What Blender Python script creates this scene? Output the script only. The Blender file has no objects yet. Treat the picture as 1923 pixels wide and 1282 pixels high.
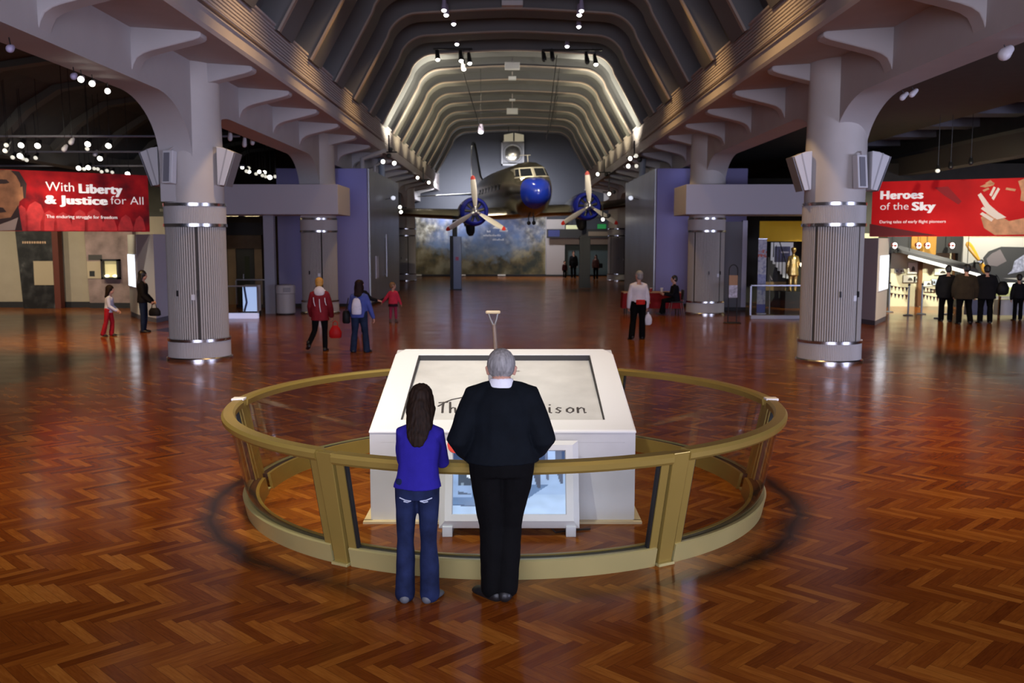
import bpy, bmesh, math, random
from math import sin, cos, pi, radians, sqrt, atan2, floor
from mathutils import Vector, Matrix, Quaternion, noise
from mathutils.bvhtree import BVHTree

S = bpy.context.scene
C = S.collection
random.seed(7)

# ---------------------------------------------------------------- camera
F_PX, CAM_H, HORIZON = 1766.0, 2.5, 452.0
PITCH = math.atan((641 - HORIZON) / F_PX)
cam_data = bpy.data.cameras.new('camera')
cam_data.sensor_width = 36.0
cam_data.lens = F_PX * 36.0 / 1923.0
cam_data.clip_end = 300
cam_data.dof.use_dof = True
cam_data.dof.focus_distance = 6.9
cam_data.dof.aperture_fstop = 3.2
cam = bpy.data.objects.new('camera', cam_data)
cam.location = (0, 0, CAM_H)
cam.rotation_euler = (pi / 2 - PITCH, 0, 0)
C.objects.link(cam)
S.camera = cam

# ---------------------------------------------------------------- world, exposure
world = bpy.data.worlds.new('world')
S.world = world
world.use_nodes = True
world.node_tree.nodes['Background'].inputs[0].default_value = (0.10, 0.11, 0.16, 1)
world.node_tree.nodes['Background'].inputs[1].default_value = 0.25
S.view_settings.view_transform = 'Standard'
S.view_settings.look = 'None'
S.view_settings.exposure = 0.0
S.view_settings.gamma = 1.0
S.cycles.use_denoising = True
S.cycles.max_bounces = 8
S.cycles.diffuse_bounces = 3
S.cycles.glossy_bounces = 3
S.cycles.transmission_bounces = 8
S.cycles.transparent_max_bounces = 16
S.cycles.sample_clamp_indirect = 4.0
S.cycles.caustics_reflective = False
S.cycles.caustics_refractive = False


def light(name, kind, loc, target, power, col, size=0.3, size_y=None, angle=60, blend=0.6):
    d = bpy.data.lights.new(name, kind)
    d.energy = power
    d.color = col
    if kind == 'AREA':
        d.shape = 'RECTANGLE'
        d.size = size
        d.size_y = size_y or size
    else:
        d.shadow_soft_size = size
    if kind == 'SPOT':
        d.spot_size = radians(angle)
        d.spot_blend = blend
    o = bpy.data.objects.new(name, d)
    o.location = loc
    v = Vector(target) - Vector(loc)
    o.rotation_euler = v.to_track_quat('-Z', 'Y').to_euler()
    C.objects.link(o)
    return o


WARM = (1.0, 0.62, 0.25)
WARMW = (1.0, 0.86, 0.62)
COOL = (0.62, 0.66, 1.0)
WHITE = (1.0, 0.97, 0.9)
# unseen cool area light added behind the camera; no entrance is built
near_fill = light('near_end_fill', 'AREA', (0, -8.0, 4.0), (0, 30, -1.5), 1500, (0.78, 0.78, 1.0), 15, 6.0)
near_fill.data.spread = radians(125)
# unseen cool area light added in the right aisle, level with the viewer
light('right_aisle_fill', 'AREA', (23.5, 1.0, 1.5), (0, 16, 5.0), 2900, (0.66, 0.70, 1.0), 10, 2.4)
# overhead hall lamps washing the floor of the nave
for ly, pw in ((-1, 200), (5.5, 330), (12, 900), (18, 900), (24, 900), (30.5, 700)):
    for lx in (-3.2, 3.2):
        light('nave_floor_spot', 'SPOT', (lx, ly, 9.3), (lx * 1.5, ly + 1.0, 0), pw, WARM, 0.12, angle=88, blend=0.9)
for lx in (-4.6, 4.6):
    light('railing_floor_spot', 'SPOT', (lx, 9.5, 9.0), (lx * 1.15, 10.0, 0), 1250, WARM, 0.12, angle=62, blend=1.0)
light('railing_inner_spot', 'SPOT', (-3.4, 7.6, 9.2), (-1.78, 8.75, 0), 1500, (1.0, 0.74, 0.32), 0.1, angle=15, blend=0.9)
for ly in (39, 46, 53, 60):
    light('nave_far_spot', 'SPOT', (0, ly, 9.3), (0, ly, 0), 420, WARMW, 0.15, angle=95, blend=0.9)
# white exhibit spots on the plinth
light('plinth_spot', 'SPOT', (-2.4, 4.4, 9.2), (-0.95, 9.2, 0.9), 3400, (1.0, 0.97, 0.90), 0.10, angle=32, blend=1.0)
light('plinth_spot', 'SPOT', (2.0, 12.5, 9.2), (-0.7, 9.2, 1.0), 700, (1.0, 0.95, 0.82), 0.10, angle=34, blend=0.5)
# warm wash of the lit far vault from the girder spots
for ly, vp in ((39.9, 2200), (43.2, 800), (46.5, 520), (49.8, 400), (53.1, 320), (56.4, 260)):
    for sx in (-1, 1):
        light('vault_wash', 'SPOT', (sx * 2.3, ly, 5.7), (sx * 4.35, ly - 0.35, 8.5), vp, (1.0, 0.94, 0.76) if ly < 42 else (1.0, 0.87, 0.56), 0.2, angle=82, blend=0.5)
for ly, vp in ((38.3, 600), (43.5, 220), (49.5, 140), (56, 110)):
    for sx in (-1, 1):
        light('vault_wash', 'SPOT', (sx * 4.0, ly, 6.9), (sx * 0.9, ly + 3.2, 10.2), vp, (1.0, 0.94, 0.76) if ly < 40 else (1.0, 0.87, 0.56), 0.2, angle=118, blend=0.7)
# plane spots
light('plane_spot', 'SPOT', (-2.0, 37.2, 9.3), (0.6, 48.5, 4.6), 3300, WARMW, 0.15, angle=40, blend=0.6)
light('plane_spot', 'SPOT', (2.4, 37.2, 9.3), (1.4, 48.0, 4.6), 3300, WARMW, 0.15, angle=40, blend=0.6)
# mural wash
light('mural_spot', 'AREA', (-2.3, 63.4, 6.3), (-2.3, 67.3, 1.6), 1900, (0.9, 0.92, 1.0), 8, 0.4)
# aisle exhibits and banners
for lx in (-21.5, -18.5, -15.5, -12.8):
    light('aisle_spot', 'SPOT', (lx, 29.0, 5.2), (lx, 34.6, 1.4), 750, WARMW, 0.1, angle=70, blend=0.8)
for lx in (-15, -11):
    light('aisle_floor_spot', 'SPOT', (lx, 22.0, 5.7), (lx + 0.6, 24.5, 0), 1300, WARM, 0.1, angle=85, blend=0.9)
light('banner_spot', 'SPOT', (-11.4, 22.0, 5.6), (-12.9, 27.3, 3.6), 380, WARMW, 0.1, angle=60, blend=0.8)
light('banner_spot', 'SPOT', (11.6, 23.0, 5.6), (13.3, 28.4, 3.5), 560, WARMW, 0.1, angle=55, blend=0.8)
for lx in (13.0, 16.5):
    light('aisle_spot', 'SPOT', (lx, 30.5, 5.2), (lx + 0.4, 34.8, 1.4), 2700, (1.0, 0.95, 0.74), 0.1, angle=75, blend=0.8)
light('aisle_floor_spot', 'SPOT', (12, 21.0, 5.7), (12, 24.0, 0), 1300, WARM, 0.1, angle=85, blend=0.9)
light('panel_spot', 'SPOT', (14.2, 24.5, 5.2), (11.6, 29.0, 1.3), 650, WARMW, 0.1, angle=40, blend=0.7)
light('panel_spot', 'SPOT', (-13.6, 24.5, 5.2), (-12.0, 30.0, 1.3), 650, WARMW, 0.1, angle=40, blend=0.7)
# violet accent lamps on the painted enclosures
light('violet_wash', 'SPOT', (-6.6, 33.6, 5.9), (-6.2, 36.4, 1.6), 150, (0.45, 0.50, 1.0), 0.3, angle=110, blend=0.9)
light('violet_wash', 'SPOT', (6.6, 33.6, 5.9), (6.2, 36.4, 1.6), 150, (0.45, 0.50, 1.0), 0.3, angle=110, blend=0.9)

# ---------------------------------------------------------------- helpers
def ray(px, py):
    c_, s_ = cos(PITCH), sin(PITCH)
    u = (px - 961.5) / F_PX
    v = (641 - py) / F_PX
    return Vector((u, c_ + v * s_, -s_ + v * c_))


def atZ(px, py, z=0.0):
    d = ray(px, py)
    return Vector((0, 0, CAM_H)) + d * ((z - CAM_H) / d.z)


def atY(px, py, y):
    d = ray(px, py)
    return Vector((0, 0, CAM_H)) + d * (y / d.y)


def new_mat(name):
    m = bpy.data.materials.new(name)
    m.use_nodes = True
    return m, m.node_tree, m.node_tree.nodes['Principled BSDF']


def L(c):
    return tuple(c) + (1.0,) if len(c) == 3 else tuple(c)


_mats = {}


def mat(name, col, rough=0.5, metal=0.0, emit=None, es=1.0, var=0.0, vscale=3.0, coat=0.0, bump=0.0, bscale=40.0, spec=0.5, stretch=(1, 1, 1)):
    if name in _mats:
        return _mats[name]
    m, nt, b = new_mat(name)
    b.inputs['Base Color'].default_value = L(col)
    b.inputs['Roughness'].default_value = rough
    b.inputs['Metallic'].default_value = metal
    b.inputs['Specular IOR Level'].default_value = spec
    b.inputs['Coat Weight'].default_value = coat
    if emit is not None:
        b.inputs['Emission Color'].default_value = L(emit)
        b.inputs['Emission Strength'].default_value = es
    if var > 0 or bump > 0:
        tc = nt.nodes.new('ShaderNodeTexCoord')
        mp = nt.nodes.new('ShaderNodeMapping')
        mp.inputs['Scale'].default_value = stretch
        nt.links.new(tc.outputs['Object'], mp.inputs['Vector'])
    if var > 0:
        n = nt.nodes.new('ShaderNodeTexNoise')
        n.inputs['Scale'].default_value = vscale
        n.inputs['Detail'].default_value = 5
        nt.links.new(mp.outputs[0], n.inputs['Vector'])
        r = nt.nodes.new('ShaderNodeValToRGB')
        r.color_ramp.elements[0].position = 0.3
        r.color_ramp.elements[1].position = 0.7
        r.color_ramp.elements[0].color = L([max(0, x * (1 - var)) for x in col])
        r.color_ramp.elements[1].color = L([min(1, x * (1 + var)) for x in col])
        nt.links.new(n.outputs['Fac'], r.inputs['Fac'])
        nt.links.new(r.outputs['Color'], b.inputs['Base Color'])
    if bump > 0:
        n2 = nt.nodes.new('ShaderNodeTexNoise')
        n2.inputs['Scale'].default_value = bscale
        n2.inputs['Detail'].default_value = 4
        nt.links.new(mp.outputs[0], n2.inputs['Vector'])
        bp = nt.nodes.new('ShaderNodeBump')
        bp.inputs['Strength'].default_value = bump
        bp.inputs['Distance'].default_value = 0.01
        nt.links.new(n2.outputs['Fac'], bp.inputs['Height'])
        nt.links.new(bp.outputs['Normal'], b.inputs['Normal'])
    _mats[name] = m
    return m


class MB:
    """collects shapes; build() links them as ONE mesh object"""

    def __init__(self):
        self.v, self.f, self.mi = [], [], []

    def add(self, vs, fs, m=0):
        o = len(self.v)
        self.v.extend([Vector(p) for p in vs])
        for f in fs:
            self.f.append([o + i for i in f])
            self.mi.append(m)
        return self

    def box(self, c, s, m=0, rot=None, taper=None):
        hx, hy, hz = s[0] / 2, s[1] / 2, s[2] / 2
        vs = []
        for z in (-1, 1):
            t = taper if (taper and z > 0) else 1.0
            for x, y in ((-1, -1), (1, -1), (1, 1), (-1, 1)):
                p = Vector((x * hx * t, y * hy * t, z * hz))
                if rot is not None:
                    p = rot @ p
                vs.append(p + Vector(c))
        return self.add(vs, [(3, 2, 1, 0), (4, 5, 6, 7), (0, 1, 5, 4), (1, 2, 6, 5), (2, 3, 7, 6), (3, 0, 4, 7)], m)

    def bbox(self, x0, x1, y0, y1, z0, z1, m=0):
        return self.box(((x0 + x1) / 2, (y0 + y1) / 2, (z0 + z1) / 2), (abs(x1 - x0), abs(y1 - y0), abs(z1 - z0)), m)

    def prism(self, poly, axis, a, b, m=0):
        """poly: 2d points; axis 'x','y','z' = extrude axis between a and b"""
        n = len(poly)

        def P(p, t):
            if axis == 'y':
                return (p[0], t, p[1])
            if axis == 'x':
                return (t, p[0], p[1])
            return (p[0], p[1], t)
        vs = [P(p, a) for p in poly] + [P(p, b) for p in poly]
        fs = [tuple(range(n)), tuple(range(2 * n - 1, n - 1, -1))]
        for i in range(n):
            j = (i + 1) % n
            fs.append((i, n + i, n + j, j))
        return self.add(vs, fs, m)

    def loft(self, rings, m=0, closed=True, caps=True):
        n = len(rings[0])
        vs = [p for r in rings for p in r]
        fs = []
        for k in range(len(rings) - 1):
            for i in range(n if closed else n - 1):
                j = (i + 1) % n
                fs.append((k * n + i, k * n + j, (k + 1) * n + j, (k + 1) * n + i))
        if caps and closed:
            fs.append(tuple(range(n - 1, -1, -1)))
            fs.append(tuple(range((len(rings) - 1) * n, len(rings) * n)))
        return self.add(vs, fs, m)

    def lathe(self, prof, c=(0, 0, 0), n=32, m=0, M=None):
        rings = []
        for r, z in prof:
            rg = []
            for i in range(n):
                a = 2 * pi * i / n
                p = Vector((r * cos(a), r * sin(a), z))
                if M is not None:
                    p = M @ p
                rg.append(p + Vector(c))
            rings.append(rg)
        return self.loft(rings, m)

    def tube(self, pts, rad, n=10, m=0, rounded=True, up=None):
        """rad: number or list of numbers or (ra, rb) pairs; rb is along 'up'"""
        pts = [Vector(p) for p in pts]
        if not isinstance(rad, (list, tuple)):
            rad = [rad] * len(pts)
        rad = [(r, r) if not isinstance(r, (list, tuple)) else tuple(r) for r in rad]
        N = len(pts)
        tans = []
        for i in range(N):
            if i == 0:
                t = pts[1] - pts[0]
            elif i == N - 1:
                t = pts[-1] - pts[-2]
            else:
                t = (pts[i + 1] - pts[i]).normalized() + (pts[i] - pts[i - 1]).normalized()
            tans.append(t.normalized() if t.length > 1e-9 else Vector((0, 0, 1)))
        u0 = Vector(up) if up is not None else (Vector((0, 0, 1)) if abs(tans[0].z) < 0.9 else Vector((0, 1, 0)))
        rings = []
        prev = u0
        for i in range(N):
            t = tans[i]
            src = u0 if up is not None else prev
            u = src - t * src.dot(t)
            if u.length < 1e-6:
                u = t.orthogonal()
            u.normalize()
            prev = u
            w = t.cross(u)
            ra, rb = rad[i]

            def ring(c, k):
                return [c + w * (ra * k * cos(2 * pi * q / n)) + u * (rb * k * sin(2 * pi * q / n)) for q in range(n)]
            if rounded and i == 0:
                m_ = min(ra, rb)
                for s_ in (0.95, 0.7, 0.38):
                    rings.append(ring(pts[0] - t * m_ * s_, sqrt(max(0.0, 1 - s_ * s_))))
            rings.append(ring(pts[i], 1.0))
            if rounded and i == N - 1:
                m_ = min(ra, rb)
                for s_ in (0.38, 0.7, 0.95):
                    rings.append(ring(pts[-1] + t * m_ * s_, sqrt(max(0.0, 1 - s_ * s_))))
        return self.loft(rings, m)

    def ell(self, c, r, m=0, n=16, k=10, M=None):
        prof = [(sin(pi * i / k), -cos(pi * i / k)) for i in range(k + 1)]
        prof[0] = (0.02, -1)
        prof[-1] = (0.02, 1)
        D = Matrix.Diagonal((r[0], r[1], r[2])) if not isinstance(r, (int, float)) else Matrix.Diagonal((r, r, r))
        if M is not None:
            D = M @ D
        return self.lathe(prof, c, n, m, D)

    def plane_grid(self, P, nu, nv, m=0):
        vs = [P(i / nu, j / nv) for j in range(nv + 1) for i in range(nu + 1)]
        fs = [(j * (nu + 1) + i, j * (nu + 1) + i + 1, (j + 1) * (nu + 1) + i + 1, (j + 1) * (nu + 1) + i) for j in range(nv) for i in range(nu)]
        return self.add(vs, fs, m)

    def xf(self, M):
        self.v = [M @ p for p in self.v]
        return self

    def mesh(self, name):
        me = bpy.data.meshes.new(name)
        me.from_pydata([tuple(p) for p in self.v], [], self.f)
        me.polygons.foreach_set('material_index', self.mi)
        me.update()
        bm = bmesh.new()
        bm.from_mesh(me)
        bmesh.ops.recalc_face_normals(bm, faces=bm.faces)
        bm.to_mesh(me)
        bm.free()
        return me

    def build(self, name, mats, parent=None, smooth=None, bevel=0.0):
        me = self.mesh(name)
        for m in (mats if isinstance(mats, (list, tuple)) else [mats]):
            me.materials.append(m)
        o = bpy.data.objects.new(name, me)
        C.objects.link(o)
        if parent is not None:
            o.parent = parent
        if smooth is not None:
            me.shade_smooth()
            me.set_sharp_from_angle(angle=radians(smooth))
        if bevel > 0:
            md = o.modifiers.new('bevel', 'BEVEL')
            md.width = bevel
            md.segments = 2
            md.limit_method = 'ANGLE'
            md.angle_limit = radians(50)
        return o


def tag(o, label=None, cat=None, group=None, kind=None):
    if label:
        o['label'] = label
    if cat:
        o['category'] = cat
    if group:
        o['group'] = group
    if kind:
        o['kind'] = kind
    return o


def empty(name, loc=(0, 0, 0), rz=0.0):
    o = bpy.data.objects.new(name, None)
    o.location = loc
    o.rotation_euler = (0, 0, rz)
    o.empty_display_size = 0.2
    C.objects.link(o)
    return o


def thing(name, label, cat, loc=(0, 0, 0), rz=0.0, group=None):
    return tag(empty(name, loc, rz), label, cat, group)


def struct(o):
    o['kind'] = 'structure'
    return o


def copy_tree(o, parent=None):
    c = o.copy()
    C.objects.link(c)
    c.parent = parent
    for ch in list(o.children):
        copy_tree(ch, c)
    return c


def text_mesh(body, size, extrude=0.004, bold=0.0, align='LEFT', spacing=1.0):
    cu = bpy.data.curves.new('lettering', 'FONT')
    cu.body = body
    cu.size = size
    cu.extrude = extrude
    cu.offset = bold
    cu.align_x = align
    cu.space_character = spacing
    o = bpy.data.objects.new('lettering', cu)
    C.objects.link(o)
    dg = bpy.context.evaluated_depsgraph_get()
    me = bpy.data.meshes.new_from_object(o.evaluated_get(dg))
    bpy.data.objects.remove(o)
    bpy.data.curves.remove(cu)
    return me


def text_obj(name, me, M, material, parent):
    """M maps text plane (x right, y up) into the parent's space"""
    me.transform(M)
    me.materials.clear()
    me.materials.append(material)
    o = bpy.data.objects.new(name, me)
    C.objects.link(o)
    o.parent = parent
    return o


def remeshed(mb, voxel, smooth_it=6, fac=0.5):
    me = mb.mesh('tmp')
    o = bpy.data.objects.new('tmp', me)
    C.objects.link(o)
    r = o.modifiers.new('r', 'REMESH')
    r.mode = 'VOXEL'
    r.voxel_size = voxel
    s_ = o.modifiers.new('s', 'SMOOTH')
    s_.factor = fac
    s_.iterations = smooth_it
    dg = bpy.context.evaluated_depsgraph_get()
    out = bpy.data.meshes.new_from_object(o.evaluated_get(dg))
    bpy.data.objects.remove(o)
    bpy.data.meshes.remove(me)
    return out


def folds(me, amp, freq=(9, 9, 5), seed=0.0):
    if amp <= 0:
        return me
    me.update()
    no = [v.normal.copy() for v in me.vertices]
    for v, n_ in zip(me.vertices, no):
        p = v.co
        q = Vector((p.x * freq[0] + seed, p.y * freq[1] + seed * 2, p.z * freq[2]))
        d = noise.noise(q) * 0.7 + noise.noise(q * 2.3) * 0.3
        v.co = p + n_ * (amp * d)
    me.update()
    return me


def mesh_obj(name, me, mats, parent=None, smooth=True):
    me.materials.clear()
    for m in (mats if isinstance(mats, (list, tuple)) else [mats]):
        me.materials.append(m)
    if smooth:
        me.shade_smooth()
    o = bpy.data.objects.new(name, me)
    C.objects.link(o)
    if parent is not None:
        o.parent = parent
    return o


# ---------------------------------------------------------------- shader node expression helper
class NX:
    def __init__(self, nt):
        self.nt = nt

    def m(self, op, a, b=None, c=None):
        n = self.nt.nodes.new('ShaderNodeMath')
        n.operation = op
        for i, x in enumerate((a, b, c)):
            if x is None:
                continue
            if isinstance(x, (int, float)):
                n.inputs[i].default_value = x
            else:
                self.nt.links.new(x, n.inputs[i])
        return n.outputs[0]

    def mix(self, f, a, b):
        n = self.nt.nodes.new('ShaderNodeMix')
        n.data_type = 'RGBA'
        for nm, x in (('Factor', f), ('A', a), ('B', b)):
            s_ = [q for q in n.inputs if q.name == nm and q.enabled and (q.type == 'RGBA' if nm != 'Factor' else q.type == 'VALUE')][0]
            if isinstance(x, (int, float)):
                s_.default_value = x
            elif isinstance(x, tuple):
                s_.default_value = L(x)
            else:
                self.nt.links.new(x, s_)
        return [q for q in n.outputs if q.type == 'RGBA'][0]

    def comb(self, x, y, z=0.0):
        n = self.nt.nodes.new('ShaderNodeCombineXYZ')
        for i, q in enumerate((x, y, z)):
            if isinstance(q, (int, float)):
                n.inputs[i].default_value = q
            else:
                self.nt.links.new(q, n.inputs[i])
        return n.outputs[0]

    def noise(self, vec, scale, detail=3):
        n = self.nt.nodes.new('ShaderNodeTexNoise')
        n.inputs['Scale'].default_value = scale
        n.inputs['Detail'].default_value = detail
        self.nt.links.new(vec, n.inputs['Vector'])
        return n.outputs['Fac']

    def ramp(self, f, stops):
        r = self.nt.nodes.new('ShaderNodeValToRGB')
        e = r.color_ramp.elements
        while len(e) < len(stops):
            e.new(0.5)
        for k, (p, c) in enumerate(stops):
            e[k].position = p
            e[k].color = L(c)
        self.nt.links.new(f, r.inputs['Fac'])
        return r.outputs['Color']

# ================================================================ materials of the setting
M_plaster = mat('plaster_offwhite', (0.47, 0.45, 0.45), 0.75, var=0.05, vscale=1.2)
M_vault = mat('vault_paint', (0.135, 0.134, 0.133), 0.7, var=0.06, vscale=0.8)
M_ribtrim = mat('rib_trim', (0.34, 0.27, 0.22), 0.6)
M_girder = mat('girder_paint', (0.46, 0.41, 0.40), 0.65, var=0.04, vscale=2)
M_fascia = mat('fascia_grey', (0.48, 0.47, 0.52), 0.6)
M_violet = mat('violet_paint', (0.22, 0.21, 0.44), 0.55)
M_metalpanel = mat('metal_panel', (0.36, 0.37, 0.39), 0.38, metal=0.85, var=0.10, vscale=0.8)
M_dark = mat('dark_ceiling', (0.055, 0.054, 0.045), 0.85, var=0.1)
M_darkrib = mat('dark_rib', (0.10, 0.095, 0.075), 0.8)
M_beige = mat('beige_wall', (0.34, 0.29, 0.21), 0.8, var=0.04)
M_black = mat('black_matte', (0.012, 0.012, 0.014), 0.6)
M_white = mat('white_paint', (0.80, 0.79, 0.77), 0.45)
M_chrome = mat('chrome', (0.62, 0.62, 0.64), 0.22, metal=1.0)
M_greywall = mat('grey_wall', (0.05, 0.053, 0.068), 0.7)
M_pinkwall = mat('pinkish_wall', (0.40, 0.36, 0.35), 0.7)


def herringbone():
    m, nt, b = new_mat('herringbone_wood')
    x = NX(nt)
    tc = nt.nodes.new('ShaderNodeTexCoord')
    mp = nt.nodes.new('ShaderNodeMapping')
    mp.inputs['Rotation'].default_value = (0, 0, radians(45))
    nt.links.new(tc.outputs['Object'], mp.inputs['Vector'])
    sp = nt.nodes.new('ShaderNodeSeparateXYZ')
    nt.links.new(mp.outputs[0], sp.inputs[0])
    n, w = 6, 0.078
    U = x.m('DIVIDE', sp.outputs[0], w)
    V = x.m('DIVIDE', sp.outputs[1], w)
    I = x.m('FLOOR', U)
    J = x.m('FLOOR', V)
    fu = x.m('SUBTRACT', U, I)
    fv = x.m('SUBTRACT', V, J)
    k = x.m('FLOORED_MODULO', x.m('SUBTRACT', I, J), 2 * n)
    hor = x.m('LESS_THAN', k, n - 0.5)
    ver = x.m('SUBTRACT', 1.0, hor)
    # board ids
    kv = x.m('SUBTRACT', 2 * n - 1, k)
    idx = x.m('ADD', x.m('MULTIPLY', hor, x.m('SUBTRACT', I, k)), x.m('MULTIPLY', ver, I))
    idy = x.m('ADD', x.m('MULTIPLY', hor, J), x.m('MULTIPLY', ver, x.m('SUBTRACT', J, kv)))
    # along / across inside a board
    al = x.m('ADD', x.m('MULTIPLY', hor, x.m('ADD', k, fu)), x.m('MULTIPLY', ver, x.m('ADD', kv, fv)))
    ac = x.m('ADD', x.m('MULTIPLY', hor, fv), x.m('MULTIPLY', ver, fu))
    wn = nt.nodes.new('ShaderNodeTexWhiteNoise')
    wn.noise_dimensions = '3D'
    nt.links.new(x.comb(idx, idy, hor), wn.inputs['Vector'])
    rnd = wn.outputs['Value']
    grain = x.noise(x.comb(x.m('MULTIPLY', al, 0.25), x.m('ADD', x.m('MULTIPLY', ac, 2.2), x.m('MULTIPLY', rnd, 90.0)), rnd), 2.2, 5)
    big = x.noise(tc.outputs['Object'], 0.35, 2)
    t = x.m('ADD', x.m('MULTIPLY', rnd, 0.50), x.m('MULTIPLY', grain, 0.50))
    t = x.m('ADD', t, x.m('MULTIPLY', x.m('SUBTRACT', hor, 0.5), 0.10))  # sheen that varies with board direction, put into the base colour
    t = x.m('ADD', t, x.m('MULTIPLY', x.m('SUBTRACT', big, 0.5), 0.25))
    col = x.ramp(t, [(0.05, (0.080, 0.016, 0.0025)), (0.35, (0.165, 0.042, 0.006)), (0.62, (0.245, 0.074, 0.010)), (0.95, (0.40, 0.155, 0.024))])
    e1 = x.m('MINIMUM', ac, x.m('SUBTRACT', 1.0, ac))
    e2 = x.m('MINIMUM', al, x.m('SUBTRACT', float(n), al))
    gap = x.m('LESS_THAN', x.m('MINIMUM', e1, e2), 0.022)
    col = x.mix(x.m('MULTIPLY', gap, 0.55), col, (0.03, 0.010, 0.004))
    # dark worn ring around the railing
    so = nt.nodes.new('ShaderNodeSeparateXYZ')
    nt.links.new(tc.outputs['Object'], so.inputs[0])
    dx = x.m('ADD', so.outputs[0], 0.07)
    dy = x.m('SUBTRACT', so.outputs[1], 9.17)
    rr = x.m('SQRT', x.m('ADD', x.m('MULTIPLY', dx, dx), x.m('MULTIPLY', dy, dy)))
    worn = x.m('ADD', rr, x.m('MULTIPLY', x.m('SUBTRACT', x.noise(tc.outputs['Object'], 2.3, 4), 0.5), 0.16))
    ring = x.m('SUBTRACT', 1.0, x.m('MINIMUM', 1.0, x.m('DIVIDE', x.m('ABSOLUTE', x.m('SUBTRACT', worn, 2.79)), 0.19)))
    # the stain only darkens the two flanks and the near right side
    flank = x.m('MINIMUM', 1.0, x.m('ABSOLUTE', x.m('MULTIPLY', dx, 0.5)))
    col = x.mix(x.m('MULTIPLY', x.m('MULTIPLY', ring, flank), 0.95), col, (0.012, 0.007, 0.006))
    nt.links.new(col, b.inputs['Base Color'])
    rough = x.m('ADD', 0.11, x.m('MULTIPLY', x.noise(tc.outputs['Object'], 1.1, 4), 0.13))
    nt.links.new(rough, b.inputs['Roughness'])
    b.inputs['IOR'].default_value = 1.16
    b.inputs['Anisotropic'].default_value = 0.3
    s2 = 0.70711
    # board direction as tangent (world space)
    nt.links.new(x.comb(s2, x.m('SUBTRACT', x.m('MULTIPLY', ver, 2 * s2), s2), 0.0), b.inputs['Tangent'])
    bp = nt.nodes.new('ShaderNodeBump')
    bp.inputs['Strength'].default_value = 0.12
    bp.inputs['Distance'].default_value = 0.004
    nt.links.new(x.m('ADD', x.m('MULTIPLY', rnd, 0.6), x.m('MULTIPLY', gap, -0.6)), bp.inputs['Height'])
    nt.links.new(bp.outputs['Normal'], b.inputs['Normal'])
    return m


M_floor = herringbone()

# ================================================================ floor
Y_END, Y_NEAR = 67.4, -9.0
COLX, COL0, COLD = 6.68, 19.85, 12.75
fl = MB()
fl.bbox(-26, 26, Y_NEAR, 72, -0.2, 0)
struct(fl.build('floor', M_floor))

# ================================================================ nave vault
PROF = [(-5.10, 7.05), (-4.02, 8.98)]
for a in range(0, 9):
    t = a / 8.0
    th = radians(150.8 + (93.0 - 150.8) * t)
    PROF.append((-2.98 + 1.10 * cos(th), 8.66 + 1.10 * sin(th)))
PROF += [(-1.6, 9.84), (-0.8, 9.88)]
PROF = PROF + [(0, 9.90)] + [(-px_, pz_) for px_, pz_ in reversed(PROF)]


def off_prof(d):
    out = []
    n = len(PROF)
    for i, p in enumerate(PROF):
        a = Vector(PROF[max(i - 1, 0)])
        b_ = Vector(PROF[min(i + 1, n - 1)])
        t = (b_ - a).normalized()
        nn = Vector((-t.y, t.x))
        out.append((p[0] + nn.x * d, p[1] + nn.y * d))
    return out


P_REC = off_prof(0.55)
P_OUT = off_prof(0.75)
cv = MB()
cv.prism(P_REC + list(reversed(P_OUT)), 'y', Y_NEAR, Y_END + 0.6)
vault = struct(cv.build('ceiling', M_vault, smooth=40))
RIB0, RIBD, RIBW = 37.6, 3.3, 1.35
P_LIP = off_prof(-0.05)
for k in range(-12, 10):
    y = RIB0 + k * RIBD
    if y + RIBW > Y_END:
        continue
    r = MB()
    r.prism(PROF + list(reversed(P_REC)), 'y', y, y + RIBW)
    ro = r.build('rib', M_vault, vault, smooth=40)
    r = MB()
    r.prism(P_LIP + list(reversed(PROF)), 'y', y - 0.06, y + 0.10)
    r.build('edge_trim', M_ribtrim, ro, smooth=40)

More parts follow.
